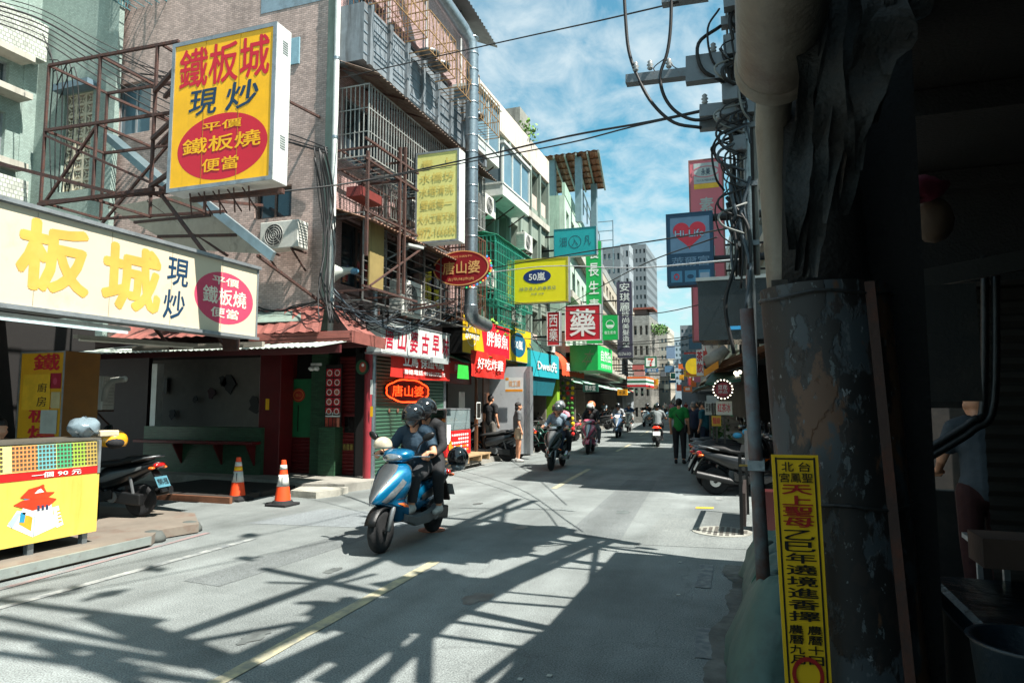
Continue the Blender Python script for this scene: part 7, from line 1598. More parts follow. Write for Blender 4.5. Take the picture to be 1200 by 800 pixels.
# cables draped along the left facades
CL = thing('cable_bundle', 'thick tangle of black cables running down the pink building corner over the red roof', 'cables', (XL, 10.6, 3))
rn = random.Random(31)
for k in range(8):
    a = 388+rn.uniform(-10, 8); pts = [onx(a-10, 170+rn.uniform(0, 20), -6.95), onx(a-4+rn.uniform(-4, 4), 230, -6.95), onx(a+rn.uniform(-7, 7), 290, -6.9), onx(a+rn.uniform(-7, 7), 340, -6.85), onx(a+rn.uniform(-8, 25), 378, -6.7)]
    cable(CL, pts, rn.choice([.01, .014, .02]), cable_m)
for k in range(20):
    x0 = rn.uniform(385, 410); pts = [onx(x0, 345+rn.uniform(-10, 25), -6.85), onx(x0+35, 368+rn.uniform(-10, 20), -6.6), onx(x0+75, 372+rn.uniform(-14, 22), -6.6), onx(x0+120, 366+rn.uniform(-16, 16), -6.65), onx(x0+160, 360+rn.uniform(-16, 16), -6.7)]
    cable(CL, pts, rn.choice([.007, .01, .015]), rn.choice([cable_m, cable_m, M('cable_slate')]))
CW = thing('cable_bundle', 'black cables sagging across the pink side wall towards the rusty frame', 'cables', (-9, 10.2, 4))
for k in range(9):
    y = 10.25; a0 = rn.uniform(175, 190) if k < 4 else rn.uniform(330, 372); pts = [ony(384, a0+rn.uniform(-4, 4), y), ony(345, a0-18+rn.uniform(-6, 12)+(0 if k < 4 else 22), y), ony(310, a0-30+rn.uniform(0, 10)+(0 if k < 4 else 40), y), ony(230, a0-75+rn.uniform(-20, 20)+(0 if k < 4 else 75), y-.05), ony(140, a0-110+(0 if k < 4 else 110)+rn.uniform(-20, 20), y-.05)]
    cable(CW, pts, rn.choice([.008, .012, .018]))
CT = thing('cable_bundle', 'cables running diagonally over the green tiled wall at the top left', 'cables', (-12, 9, 7))
for k in range(7):
    y = 9.9; pts = [ony(-10, -6+k*5, 8.2), ony(50, 12+k*6, 8.8), ony(110, 45+k*7, 9.4), ony(160, 70+k*8, 9.9), ony(200, 90+k*8, 10.2)]
    cable(CT, pts, rn.choice([.01, .014, .02]))
for k in range(6):
    cable(CT, [ony(50+k*4, 40+k*15, 9.6), ony(62+k*5, 80+rn.uniform(-10, 10), 9.6), ony(58+k*7, 150, 9.7), ony(60+k*4, 225, 9.7)], .012)
# diagonal stay and thin fans of wire at the lamp
CF_ = thing('cable_bundle', 'fan of thin wires spreading from the lamp pole to the facades', 'cables', (-6.9, 10.5, 4.2))
for k in range(12): cable(CF_, [(px0.x, px0.y, onx(439, 318, -6.98).z), onx(455+rn.uniform(0, 90), 300+rn.uniform(-30, 70), -6.6-rn.uniform(0, .4)), ], .006, rn.choice([cable_m, cable_g]), sag=.08)

# ================================================================ billboard scaffold on the low right roof (casts the lattice shadow)
BF = thing('billboard_scaffold', 'rusty billboard scaffold with torn sheets standing over the low arcade roof', 'scaffold', (.95, 6, 3.2))
PX = .95
def lift(px, py):
    g_ = onz(px, py); h = (PX-g_.x)/(SUNV.x/SUNV.z); return Vector((PX, g_.y+h*SUNV.y/SUNV.z, h))
segs = [((514, 606), (572, 610), .14), ((572, 610), (742, 637), .16), ((400, 676), (608, 584), .10), ((470, 645), (628, 586), .10), ((540, 595), (655, 597), .05), ((655, 597), (672, 599), .05),
 ((400, 778), (508, 708), .18), ((508, 708), (592, 676), .16), ((592, 676), (700, 630), .16), ((424, 812), (520, 728), .10), ((520, 728), (600, 684), .10), ((600, 684), (720, 632), .09),
 ((572, 704), (674, 712), .07), ((532, 728), (626, 741), .08), ((500, 742), (610, 758), .08), ((580, 692), (678, 701), .06), ((640, 663), (704, 668), .06), ((676, 637), (744, 642), .06), ((640, 655), (720, 660), .06),
 ((0, 703), (182, 727), .16), ((0, 742), (224, 778), .16), ((0, 722), (182, 760), .12), ((0, 765), (250, 800), .12), ((120, 722), (300, 792), .26), ((208, 744), (420, 667), .11), ((224, 752), (353, 729), .07), ((276, 774), (400, 716), .14), ((290, 800), (470, 720), .16), ((380, 800), (470, 742), .14),
 ((452, 800), (470, 745), .05), ((496, 800), (500, 735), .08), ((560, 800), (640, 740), .06), ((320, 800), (400, 752), .16), ((400, 752), (520, 715), .18), ((700, 636), (690, 700), .05), ((315, 682), (395, 684), .07), ((395, 684), (440, 672), .05), ((588, 612), (592, 592), .06), ((470, 640), (588, 612), .12), ((0, 700), (60, 690), .05), ((0, 690), (90, 672), .05), ((90, 672), (300, 628), .02), ((60, 700), (300, 652), .02), ((300, 652), (560, 598), .02), ((300, 628), (420, 601), .02)]
for a, b, w_ in segs:
    p, q = lift(*a), lift(*b); G().bar(p, q, min(w_, .3)*.8, w_, up=(1, 0, 0)).build('member', rusty, BF)
blobs = [[(424, 650), (450, 644), (440, 636), (470, 630), (500, 622), (540, 617), (600, 614), (660, 616), (675, 624), (640, 634), (620, 645), (596, 652), (560, 660), (520, 658), (470, 660)],
 [(436, 684), (470, 676), (490, 670), (520, 668), (560, 676), (592, 684), (575, 698), (545, 712), (500, 716), (470, 706)],
 [(345, 728), (360, 712), (350, 706), (400, 702), (440, 700), (480, 704), (500, 716), (530, 726), (500, 742), (450, 750), (400, 746), (370, 738)],
 [(200, 745), (260, 762), (300, 776), (296, 792), (230, 776), (190, 762)], [(60, 770), (130, 764), (200, 782), (120, 784)], [(92, 690), (80, 697), (60, 699), (86, 686)], [(150, 692), (100, 702), (84, 706), (130, 690)],
 [(170, 664), (182, 661), (192, 664), (182, 670)], [(278, 653), (290, 650), (302, 653), (292, 657)], [(280, 628), (290, 625), (300, 627), (292, 630)]]
sheetm = M('torn_sheet', '#7d7f78', .7, var=.3, rust=.3)
for bl in blobs:
    pts = [lift(*p) for p in bl]; rn2 = random.Random(bl[0][0]); n = len(pts); v = []
    for i in range(n):   # torn edges
        a, b = pts[i], pts[(i+1) % n]
        for k in range(4):
            q = a.lerp(b, k/4); v.append(q+V(0, rn2.uniform(-.08, .08), rn2.uniform(-.12, .12)))
    m_ = len(v); g = G(); g.add(v+[q+V(.03, 0, 0) for q in v], [tuple(range(m_)), tuple(range(m_, 2*m_))[::-1]]+[(i, (i+1) % m_, m_+(i+1) % m_, m_+i) for i in range(m_)]); g.build('sheet', sheetm, BF)
for y in (2.0, 4.2, 6.2): G().box(PX-.05, y, 3.2, PX+.05, y+.1, 9).build('mast', rusty, BF)
# ================================================================ scooters
def sup(w, h, cx, cz, y, n=16, p=2.6):
    out_ = []
    for k in range(n):
        a = 2*PI*k/n; c, s = math.cos(a), math.sin(a)
        out_.append((cx+w*abs(c)**(2/p)*(1 if c >= 0 else -1), y, cz+h*abs(s)**(2/p)*(1 if s >= 0 else -1)))
    return out_
APR = [(.27, .43, .15, .37), (.40, .46, .20, .38), (.485, .60, .205, .40), (.53, .90, .13, .42), (.60, .86, .20, .42), (.72, .74, .245, .42), (.86, .56, .225, .38), (.95, .45, .13, .34)]
def apr(a, z, off=0.):
    i = 0
    while i < len(APR)-2 and z > APR[i+1][0]: i += 1
    A, B_ = APR[i], APR[i+1]; t = max(0, min(1, (z-A[0])/(B_[0]-A[0]))); yf, w_, yb = [A[k]+(B_[k]-A[k])*t for k in (1, 2, 3)]
    return Vector((w_*a*(1+off), yb+(yf-yb)*(1-abs(a)**1.9)+off, z))
def patch(g, poly, off, n=6):
    """quad region on the apron given by 4 (a, z) corners"""
    k = len(g.v)
    for i in range(n+1):
        for j in range(n+1):
            u, v = i/n, j/n; a = (poly[0][0]*(1-u)+poly[1][0]*u)*(1-v)+(poly[3][0]*(1-u)+poly[2][0]*u)*v; z = (poly[0][1]*(1-u)+poly[1][1]*u)*(1-v)+(poly[3][1]*(1-u)+poly[2][1]*u)*v
            g.v.append(apr(a, z, off))
    for i in range(n):
        for j in range(n): q = k+i*(n+1)+j; g.f.append((q, q+n+1, q+n+2, q+1)); g.mi.append(0)
lensm = M('lamp_lens', '#868f94', .08, metal=.6, bump=0, var=.25, scale=30, coat=1); grey_pl = M('grey_plastic', '#55595a', .45, bump=.03); seatm = M('seat_vinyl', '#0e0f10', .7, bump=.1); mirror_f = M('mirror_face', '#7fa6bf', .05, metal=1, bump=0, var=0)
tail_r = M('tail_red', '#a80f10', .15, bump=0, coat=1); ind_o = M('indicator_orange', '#e0641a', .2, bump=0, coat=1); platem = M('plate_white', '#c6cbc8', .4, bump=0); rimm = M('rim_alloy', '#8d9294', .35, metal=.7); exm = M('exhaust', '#1a1b1c', .45, metal=.2)
def scooter(body, accent=None, label='', loc=(0, 0, 0), rz=0., detail=True, group=None, lit=False, plate=None, topbox=False, rearlit=False, trim=None, stand=True, fender=None):
    accent = accent or grey_pl; t = thing('scooter', label, 'scooter', loc, rz, group)
    def b(g, nm, m, par=None, **k): return g.build(nm, m, par or t, world=False, **k)
    sg = 22 if detail else 14
    for nm, y, r in (('front_wheel', .66, .235), ('rear_wheel', -.62, .235)):
        w_ = b(G().lathe([(r*.62, -.035), (r*.62, .035)], (0, 0, 0), 'x', sg), nm, rimm); w_.location = (0, y, r)
        b(G().lathe([(r*.66, -.036), (r*.84, -.05), (r*.96, -.033), (r, 0), (r*.96, .033), (r*.84, .05), (r*.66, .036)], (0, 0, 0), 'x', sg), 'tyre', rubber, w_, smooth=True)
        b(G().lathe([(.035, -.06), (.035, .06)], (0, 0, 0), 'x', 12), 'hub', exm, w_)
        if detail:
            g = G()
            for k in range(5):
                a = 2*PI*k/5+.3; b(G().bar((0, .03*math.cos(a), .03*math.sin(a)), (0, r*.62*math.cos(a), r*.62*math.sin(a)), .04, .03, up=(1, 0, 0)), 'spoke', rimm, w_)
            b(G().lathe([(.095, .05), (.095, .055)], (0, 0, 0), 'x', 20), 'brake_disc', chrome, w_)
    g = G(); n = 9
    g.loft([[(x*(1-.1*abs(a-.5)), .66+math.cos(R(20+150*a))*rr, .235+math.sin(R(20+150*a))*rr) for x, rr in ((-.066, .24), (-.062, .258), (0, .266), (.062, .258), (.066, .24))] for a in [i/n*.8 for i in range(n+1)]], closed=False, caps=False)
    b(g, 'front_fender', fender or body, smooth=True, solid=.008)
    for s in (-1, 1): b(G().tube([(s*.085, .66, .235), (s*.085, .56, .45), (s*.07, .50, .6)], [.026, .03, .025], 10), 'fork', M('fork_alloy', '#8d9294', .35, metal=.7), smooth=True)
    secs = []
    for z, yf, w_, yb in APR:
        q = [apr(a, z) for a in [-1+2*i/12 for i in range(13)]]; q += [Vector((w_*.9*a, yb-.035, z)) for a in [1-2*i/6 for i in range(7)]]; secs.append(q)
    b(G().loft(secs), 'front_apron', body, smooth=True, auto=50, sub=1 if detail else 0)
    g = G(); patch(g, [(-.05, .53), (.05, .53), (.34, .93), (-.34, .93)], .010); b(g, 'apron_panel', accent, smooth=True)
    if detail:
        for s in (-1, 1):
            g = G(); patch(g, [(s*.03, .56), (s*.10, .56), (s*.55, .92), (s*.30, .93)], .016); b(g, 'apron_stripe', M('dark_grey_trim', '#34383a', .4), smooth=True)
    for s in (-1, 1):
        g = G(); patch(g, [(s*.46, .56), (s*.66, .53), (s*.88, .74), (s*.76, .78)], .014); b(g, 'side_lamp', lensm, smooth=True)
        g = G(); patch(g, [(s*.80, .47), (s*.97, .46), (s*.99, .56), (s*.86, .56)], .010); b(g, 'indicator', ind_o, smooth=True)
    # handlebar cover
    g = G(); g.loft([sup(.05, .03, 0, .99, .46), sup(.13, .07, 0, 1.0, .42), sup(.2, .085, 0, 1.01, .33), sup(.2, .07, 0, 1.02, .25), sup(.13, .04, 0, 1.03, .17)]); b(g, 'handlebar_cover', body, smooth=True, sub=1 if detail else 0)
    b(G().loft([sup(.03, .02, 0, .985, .475, p=2.2), sup(.1, .045, 0, .99, .45, p=2.2), sup(.12, .055, 0, .995, .41, p=2.2)]), 'headlight', M('headlight_on', '#f4f0dc', .1, emit=2.5, bump=0) if lit else lensm, smooth=True)
    b(G().tube([(0, .36, .93), (0, .42, .75)], .045, 8), 'steering_neck', black_p)
    for s in (-1, 1):
        b(G().tube([(s*.16, .26, 1.01), (s*.26, .23, 1.02), (s*.38, .17, 1.015)], .017, 8), 'grip', rubber, smooth=True)
        b(G().tube([(s*.17, .30, 1.0), (s*.26, .30, 1.005), (s*.37, .25, 1.0)], .007, 6), 'brake_lever', chrome)
        m_ = b(G().tube([(s*.2, .26, 1.04), (s*.25, .27, 1.13), (s*.31, .26, 1.19)], .007, 6), 'mirror_stem', black_m)
        q = G().ell((s*.355, .255, 1.225), (.068, .025, .045), 12, 8); q.v = [Vector((v.x, v.y+(s*(v.x-s*.355)*-.3), v.z+s*(v.x-s*.355)*.35)) for v in q.v]; b(q, 'mirror', black_p, smooth=True)
        g = G(); c = Vector((s*.355, .229, 1.225)); g.add([c+Vector((.055*math.cos(2*PI*k/14), -.003, .035*math.sin(2*PI*k/14)+.35*s*.055*math.cos(2*PI*k/14))) for k in range(14)], [tuple(range(14))]); b(g, 'mirror_glass', mirror_f)
    b(G().box(-.185, -.06, .29, .185, .40, .335), 'floorboard', M('floor_grey', '#3b3d3e', .6), bevel=.015)
    for s in (-1, 1):
        g = G(); g.loft([[(s*.15, y, z0), (s*.205, y, z0+.01), (s*.215, y, z1), (s*.16, y, z1+.02)] for y, z0, z1 in ((.44, .30, .37), (.2, .22, .32), (-.1, .21, .33), (-.32, .26, .40))]); b(g, 'side_skirt', trim or body, smooth=True, auto=40)
    g = G(); g.loft([sup(.12, .17, 0, .50, .03), sup(.15, .19, 0, .52, -.12), sup(.17, .17, 0, .56, -.32), sup(.17, .13, 0, .62, -.52), sup(.14, .09, 0, .68, -.72), sup(.08, .055, 0, .73, -.86), sup(.03, .03, 0, .745, -.92)]); b(g, 'body_panel', body, smooth=True, sub=1 if detail else 0)
    for s in (-1, 1):
        g = G(); g.loft([[(s*(x0+.012), y, z-h), (s*(x0+.02), y, z), (s*(x0+.008), y, z+h)] for x0, y, z, h in ((.128, -.02, .50, .03), (.165, -.2, .55, .05), (.172, -.45, .62, .04), (.14, -.72, .70, .02))], closed=False, caps=False); b(g, 'side_stripe', accent, smooth=True)
    g = G(); g.loft([sup(.09, .03, 0, .70, .10), sup(.125, .045, 0, .725, .0), sup(.15, .055, 0, .745, -.2), sup(.155, .05, 0, .76, -.36), sup(.15, .06, 0, .795, -.46), sup(.13, .055, 0, .81, -.64), sup(.08, .03, 0, .815, -.76)]); b(g, 'seat', seatm, smooth=True)
    b(G().tube([(-.13, -.55, .78), (-.15, -.75, .83), (-.1, -.88, .85), (.1, -.88, .85), (.15, -.75, .83), (.13, -.55, .78)], .013, 8), 'grab_rail', M('rail_grey', '#6d7173', .4, metal=.5), smooth=True)
    b(G().ell((0, -.885, .725), (.115, .055, .04), 14, 8), 'tail_light', M('tail_on', '#ff2010', .2, emit=2.0, bump=0) if rearlit else tail_r, smooth=True)
    for s in (-1, 1): b(G().ell((s*.13, -.86, .69), (.045, .05, .022), 10, 6), 'indicator', ind_o, smooth=True)
    b(G().hexa([(-.07, -.86, .60), (.07, -.86, .60), (.07, -.80, .66), (-.07, -.80, .66), (-.06, -1.0, .36), (.06, -1.0, .36), (.06, -.97, .35), (-.06, -.97, .35)]), 'rear_fender', black_p)
    pf = Face(V(-.13, -.985, .425), V(.26, 0, 0), V(0, .075, .145)); pf.u = V(0, .075, .145)
    g = G(); g.add([pf.p(0, 0), pf.p(1, 0), pf.p(1, 1), pf.p(0, 1), pf.p(0, 0, -.004), pf.p(1, 0, -.004), pf.p(1, 1, -.004), pf.p(0, 1, -.004)], [(0, 1, 2, 3), (7, 6, 5, 4), (0, 4, 5, 1), (1, 5, 6, 2), (2, 6, 7, 3), (3, 7, 4, 0)]); pl = b(g, 'number_plate', plate or platem)
    # engine, exhaust, shock
    b(G().hexa([(-.16, -.72, .17), (-.06, -.72, .17), (-.06, -.15, .22), (-.16, -.15, .22), (-.17, -.72, .33), (-.06, -.72, .33), (-.06, -.15, .40), (-.17, -.15, .40)]), 'engine_case', exm, bevel=.02); b(G().lathe([(.075, -.19), (.08, -.16)], (0, -.3, .29), 'x', 16), 'fan_cover', grey_pl)
    b(G().box(-.06, -.4, .24, .1, -.1, .44), 'engine_block', M('engine_alloy', '#4f5355', .5, metal=.5), bevel=.02)
    b(G().tube([(.1, -.15, .24), (.16, -.28, .22), (.17, -.4, .26), (.18, -.95, .37)], [.018, .02, .055, .06], 12), 'exhaust', exm, smooth=True, auto=50)
    b(G().tube([(-.14, -.62, .26), (-.13, -.52, .62)], .022, 8), 'shock', M('shock_red', '#6f7274', .4, metal=.5))
    b(G().tube([(-.12, -.05, .22), (-.2, -.12, .02)], .012, 6), 'stand', black_m) if stand else None
    if topbox: b(G().loft([sup(.2, .02, 0, .88, 0) for _ in range(0)] or [[(x, y, z) for x, y in ((-.2, -1.05), (.2, -1.05), (.22, -.7), (-.22, -.7))] for z in (.86, 1.12)]), 'top_box', black_p, bevel=.03)
    return t, pf
# ================================================================ people
SK = M('skin', '#c58d6e', .55, bump=.03, var=.06); HAIR = M('hair_black', '#14110f', .5, bump=.4, bscale=120)
def capsule(g, p, r, q, s, seg=12, cap0=True, cap1=True):
    p, q = Vector(p), Vector(q); d = (q-p); L_ = d.length
    if L_ < 1e-5: d = Vector((0, 0, 1))
    else: d.normalize()
    a = Vector((0, 0, 1)) if abs(d.z) < .9 else Vector((1, 0, 0)); x = d.cross(a).normalized(); y = d.cross(x); secs = []
    ring = lambda c, r_: [c+x*math.cos(2*PI*k/seg)*r_+y*math.sin(2*PI*k/seg)*r_ for k in range(seg)]
    if cap0: secs += [ring(p-d*r*math.cos(t), max(.0008, r*math.sin(t))) for t in (.05, .5, 1.0)]
    secs.append(ring(p, r)); secs.append(ring(q, s))
    if cap1: secs += [ring(q+d*s*math.cos(t), max(.0008, s*math.sin(t))) for t in (1.0, .5, .05)]
    g.loft(secs); return g
FIG = {}
def remeshed(name, key, shapes, voxel):
    if key in FIG: return FIG[key]
    g = G()
    for s in shapes:
        if s[0] == 'c': capsule(g, *s[1:])
        else: g.ell(s[1], s[2], 16, 12)
    o = g.build(name, SK); m = o.modifiers.new('r', 'REMESH'); m.mode = 'VOXEL'; m.voxel_size = voxel; m.use_smooth_shade = True
    s_ = o.modifiers.new('s', 'SMOOTH'); s_.iterations = 3; s_.factor = .5
    dg = bpy.context.evaluated_depsgraph_get(); dg.update(); me = bpy.data.meshes.new_from_object(o.evaluated_get(dg))
    bpy.data.objects.remove(o); FIG[key] = me; return me
def V3(a, s): return (a[0]*s, a[1], a[2])
def hand(w, dirn, curl=.6, s=1, k=1.0):
    """palm at w pointing along dirn; five fingers and a side thumb"""
    w = Vector(w); d = Vector(dirn).normalized(); side = Vector((s, 0, 0)); side = (side-d*side.dot(d)).normalized(); dn = d.cross(side)*(-s); dn = dn if dn.z < 0 else -dn
    out_ = [('c', w, .026, w+d*.045, .034), ('c', w+d*.03-side*.018, .022, w+d*.075-side*.02, .016), ('c', w+d*.03+side*.018, .022, w+d*.075+side*.02, .016)]
    for i, L_ in enumerate((.062, .072, .068, .054)):
        a = w+d*.075+side*(-.03+.02*i); b_ = a+d*L_*.5+dn*L_*.25*curl; c = b_+d*L_*.5*(1-curl)+dn*L_*.55*curl
        out_ += [('c', a, .0105, b_, .0098), ('c', b_, .0098, c, .0085)]
    a = w+d*.02-side*.03; b_ = a+d*.035-side*.018+dn*.01; out_ += [('c', a, .013, b_, .0115), ('c', b_, .0115, b_+d*.028+dn*.012, .0095)]
    return out_
def head_shapes(h, f=(0, 1, 0), tilt=0.):
    h = Vector(h); f = Vector(f).normalized(); up = Vector((0, 0, 1)); sd = f.cross(up)
    P_ = lambda a, b, c: h+sd*a+f*b+up*c
    return [('e', P_(0, -.012, .025), (.074, .088, .09)), ('e', P_(0, .018, -.03), (.062, .072, .075)), ('c', P_(0, .04, -.085), .034, P_(0, .055, -.088), .026), ('c', P_(0, .085, .0), .011, P_(0, .103, -.028), .014),
            ('c', P_(-.03, .078, -.03), .02, P_(.03, .078, -.03), .02), ('c', P_(-.022, .088, -.058), .0085, P_(.022, .088, -.058), .0085), ('c', P_(-.04, .076, .022), .013, P_(.04, .076, .022), .013),
            ('e', P_(-.076, -.005, -.012), (.012, .02, .03)), ('e', P_(.076, -.005, -.012), (.012, .02, .03))]
def pose_stand(kind):
    J = dict(pelvis=(0, 0, .95), chest=(0, 0, 1.28), neck=(0, .0, 1.46), head=(0, .02, 1.60), sh=(.185, 0, 1.40), el=(.235, -.02, 1.12), wr=(.235, .06, .89), hip=(.095, 0, .92), kn=(.10, .02, .50), an=(.10, -.01, .085), toe=(.12, .13, .035))
    L_, R_ = dict(J), dict(J)
    if kind == 'walk': L_.update(kn=(.09, .16, .52), an=(.09, .22, .10), toe=(.1, .35, .05), el=(.22, -.12, 1.13), wr=(.22, -.08, .90)); R_.update(kn=(.09, -.02, .50), an=(.09, -.26, .14), toe=(.1, -.14, .04), el=(.22, .05, 1.12), wr=(.2, .18, .95))
    if kind == 'phone': R_.update(el=(.22, .02, 1.13), wr=(.1, .24, 1.20)); L_.update(el=(.22, .02, 1.12), wr=(.12, .25, 1.14), kn=(.10, .02, .5))
    if kind == 'work': R_.update(el=(.24, .10, 1.15), wr=(.16, .33, 1.05)); L_.update(el=(.24, .10, 1.15), wr=(.16, .33, 1.02)); L_['head'] = (0, .06, 1.585)
    return L_, R_, J if kind != 'work' else dict(J, head=(0, .06, 1.585))
def pose_ride(kind):
    if kind == 'rider': J = dict(pelvis=(0, -.22, .83), chest=(0, -.15, 1.13), neck=(0, -.10, 1.30), head=(0, -.05, 1.43), sh=(.18, -.12, 1.25), el=(.30, -.0, 1.02), wr=(.30, .15, 1.035), hip=(.09, -.2, .83), kn=(.15, .17, .76), an=(.12, .20, .44), toe=(.13, .34, .385))
    elif kind == 'pillion': J = dict(pelvis=(0, -.56, .90), chest=(0, -.46, 1.20), neck=(0, -.42, 1.37), head=(0, -.36, 1.50), sh=(.17, -.44, 1.31), el=(.26, -.34, 1.08), wr=(.2, -.2, .98), hip=(.1, -.52, .88), kn=(.27, -.18, .74), an=(.25, -.25, .38), toe=(.26, -.12, .33))
    else: J = dict(pelvis=(0, 0, .52), chest=(0, .03, .86), neck=(0, .04, 1.03), head=(0, .06, 1.17), sh=(.18, 0, .98), el=(.24, .08, .74), wr=(.2, .28, .72), hip=(.09, 0, .5), kn=(.12, .40, .50), an=(.12, .40, .10), toe=(.12, .53, .04))
    return dict(J), dict(J), J
def figure(kind, label, loc, rz, top, bottom, shoes, sc_=1.0, hair=None, helmet=None, visor=True, mask=None, short=False, sleeves='short', group=None, fine=False, female=False, bag=None, skin=None, cap=None, grip=True):
    L_, R_, J = (pose_ride(kind) if kind in ('rider', 'pillion', 'seated') else pose_stand(kind))
    vx = .009 if fine else .014; key = (kind, fine); t = thing('person', label, 'person', loc, rz, group); t.scale = (sc_,)*3; sk = skin or SK
    wd = .92 if female else 1.0
    def m(nm, shapes, mat, par=None, extra='', voxel=None):
        me = remeshed(nm, (nm, extra)+key, shapes, voxel or vx); o = bpy.data.objects.new(nm, me); COL.objects.link(o); o.parent = par or t
        o.material_slots[0].link = 'OBJECT'; o.material_slots[0].material = mat; return o
    pv_, ch, nk, hd = [Vector(J[k]) for k in ('pelvis', 'chest', 'neck', 'head')]
    sh = [('e', pv_, (.15, .105, .12)), ('c', pv_, .125, ch, .13), ('e', ch+V(0, 0, .02), (.165, .11, .15)), ('c', nk-V(0, .01, .05), .062, hd-V(0, .015, .06), .052)]+head_shapes(hd)
    for s, D in ((1, L_), (-1, R_)):
        S = lambda k: Vector((D[k][0]*s, D[k][1], D[k][2]))
        sh += [('c', S('sh')*.55+ch*.45+V(0, 0, .08), .06, S('sh'), .055), ('c', S('sh'), .05, S('el'), .038), ('c', S('el'), .037, S('wr'), .026), ('c', S('hip'), .085, S('kn'), .057), ('c', S('kn'), .055, S('an').lerp(S('kn'), .55), .056), ('c', S('an').lerp(S('kn'), .55), .056, S('an'), .036), ('c', S('an')-V(0, .02, .03), .035, S('toe'), .028)]
        dr = (V(0, .55, -.75) if kind in ('stand', 'walk') else V(-.3*s, 1, -.1)) if kind != 'rider' else V(.05*s, 1, -.15)
        if kind in ('stand', 'walk'): dr = (S('wr')-S('el')).normalized()
        sh += hand(S('wr'), dr, .45 if kind in ('stand', 'walk') else .95, s)
    m('body', sh, sk)
    sl = .62 if sleeves == 'short' else 1.28 if sleeves == 'long' else 1.
    tp = [('e', pv_+V(0, 0, .03), (.168, .125, .12)), ('c', pv_+V(0, 0, .0), .142, ch, .148), ('e', ch+V(0, 0, .02), (.185, .13, .165)), ('c', nk-V(0, 0, .085), .085, nk-V(0, .0, .055), .07, 14, True, False)]
    for s, D in ((1, L_), (-1, R_)):
        S = lambda k: Vector((D[k][0]*s, D[k][1], D[k][2]))
        tp += [('c', S('sh')*.5+ch*.5+V(0, 0, .08), .085, S('sh'), .073)]
        if sleeves == 'short': tp += [('c', S('sh'), .07, S('sh').lerp(S('el'), .72), .066, 14, True, False)]
        else: tp += [('c', S('sh'), .068, S('el'), .054), ('c', S('el'), .053, S('el').lerp(S('wr'), .92), .042, 14, True, False)]
    m('shirt', tp, top, extra=sleeves)
    bt = [('e', pv_-V(0, 0, .03), (.162, .122, .12))]
    for s, D in ((1, L_), (-1, R_)):
        S = lambda k: Vector((D[k][0]*s, D[k][1], D[k][2]))
        if short: bt += [('c', S('hip'), .108, S('hip').lerp(S('kn'), .62), .098, 14, True, False)]
        else: bt += [('c', S('hip'), .102, S('kn'), .074), ('c', S('kn'), .073, S('kn').lerp(S('an'), .88), .056, 14, True, False)]
    m('trousers' if not short else 'shorts', bt, bottom)
    for s, D in ((1, L_), (-1, R_)):
        S = lambda k: Vector((D[k][0]*s, D[k][1], D[k][2]))
        m('shoe', [('c', S('an')-V(0, .03, .035), .046, S('toe'), .036), ('c', S('an')-V(0, .015, .0), .042, S('toe')-V(0, .06, -.01), .034), ('c', S('an')-V(0, .05, .062), .026, S('toe')+V(0, 0, -.012), .026)], shoes, extra=str(s))
    if helmet:
        g = G(); g.ell(hd+V(0, -.012, .03), (.132, .15, .135), 24, 14, -.35, 1.); hm = g.build('helmet', helmet, t, world=False, smooth=True, solid=.012)
        G().tube([hd+V(.128*math.cos(a), -.012+.147*math.sin(a), -.018-.0*a) for a in [2*PI*k/24 for k in range(25)]], .009, 6, False).build('rim', black_p, hm, world=False, smooth=True)
        if visor:
            g = G(); g.loft([[hd+V(.137*math.cos(a)*math.cos(e), .165*math.sin(a)*math.cos(e), .13*math.sin(e)) for a in [R(25+130*q/12) for q in range(13)]] for e in [R(-38+12*q) for q in range(6)]], closed=False, caps=False)
            g.build('visor', M('visor_tint', '#20262a', .05, alpha=.55, bump=0, var=0), hm, world=False, smooth=True)
        for s in (-1, 1): G().bar(hd+V(s*.1, .02, -.04), hd+V(s*.03, .06, -.115), .012).build('strap', black_p, hm, world=False)
    elif hair is not None:
        hs_ = [('e', hd+V(0, -.018, .045), (.086, .098, .088)), ('e', hd+V(0, -.045, -.0), (.078, .06, .075))]
        if female: hs_ += [('e', hd+V(0, -.055, -.05), (.085, .055, .10))]
        m('hair', hs_, hair, extra='f' if female else 'm')
    if cap: 
        g = G(); g.ell(hd+V(0, -.01, .045), (.09, .105, .085), 18, 8, 0., 1.); c_ = g.build('cap', cap, t, world=False, smooth=True, solid=.008); G().box(-.07, .08, .04, .07, .17, .048).xf(Matrix.Translation(hd)).build('peak', cap, c_, world=False)
    if mask: m('mask', [('e', hd+V(0, .055, -.045), (.062, .052, .05))], mask)
    if fine or kind in ('stand', 'phone', 'walk'):
        for s in (-1, 1): G().ell(hd+V(s*.031, .083, .012), (.011, .007, .007), 8, 6).build('eye', black_p, t, world=False)
    if bag:
        G().tube([nk+V(-.12, .02, -.0), ch+V(-.05, -.145, .0), pv_+V(.14, -.11, .08)], .014, 6).build('strap', bag, t, world=False); G().tube([nk+V(-.12, .02, 0), ch+V(-.06, .15, .0), pv_+V(.14, .11, .08)], .014, 6).build('strap', bag, t, world=False)
        G().box(.13, -.12, .83, .2, .1, 1.03).build('bag', bag, t, world=False, bevel=.02)
    return t
def cl(name, c, **k): return M('cloth_'+name, c, .85, bump=.33, bscale=16, var=.2, scale=9, **k)
blk, dgrey, navy_c, white_c = cl('black', '#17181b'), cl('charcoal', '#303336'), cl('navy', '#1d2a3f'), cl('white', '#a9a8a3')
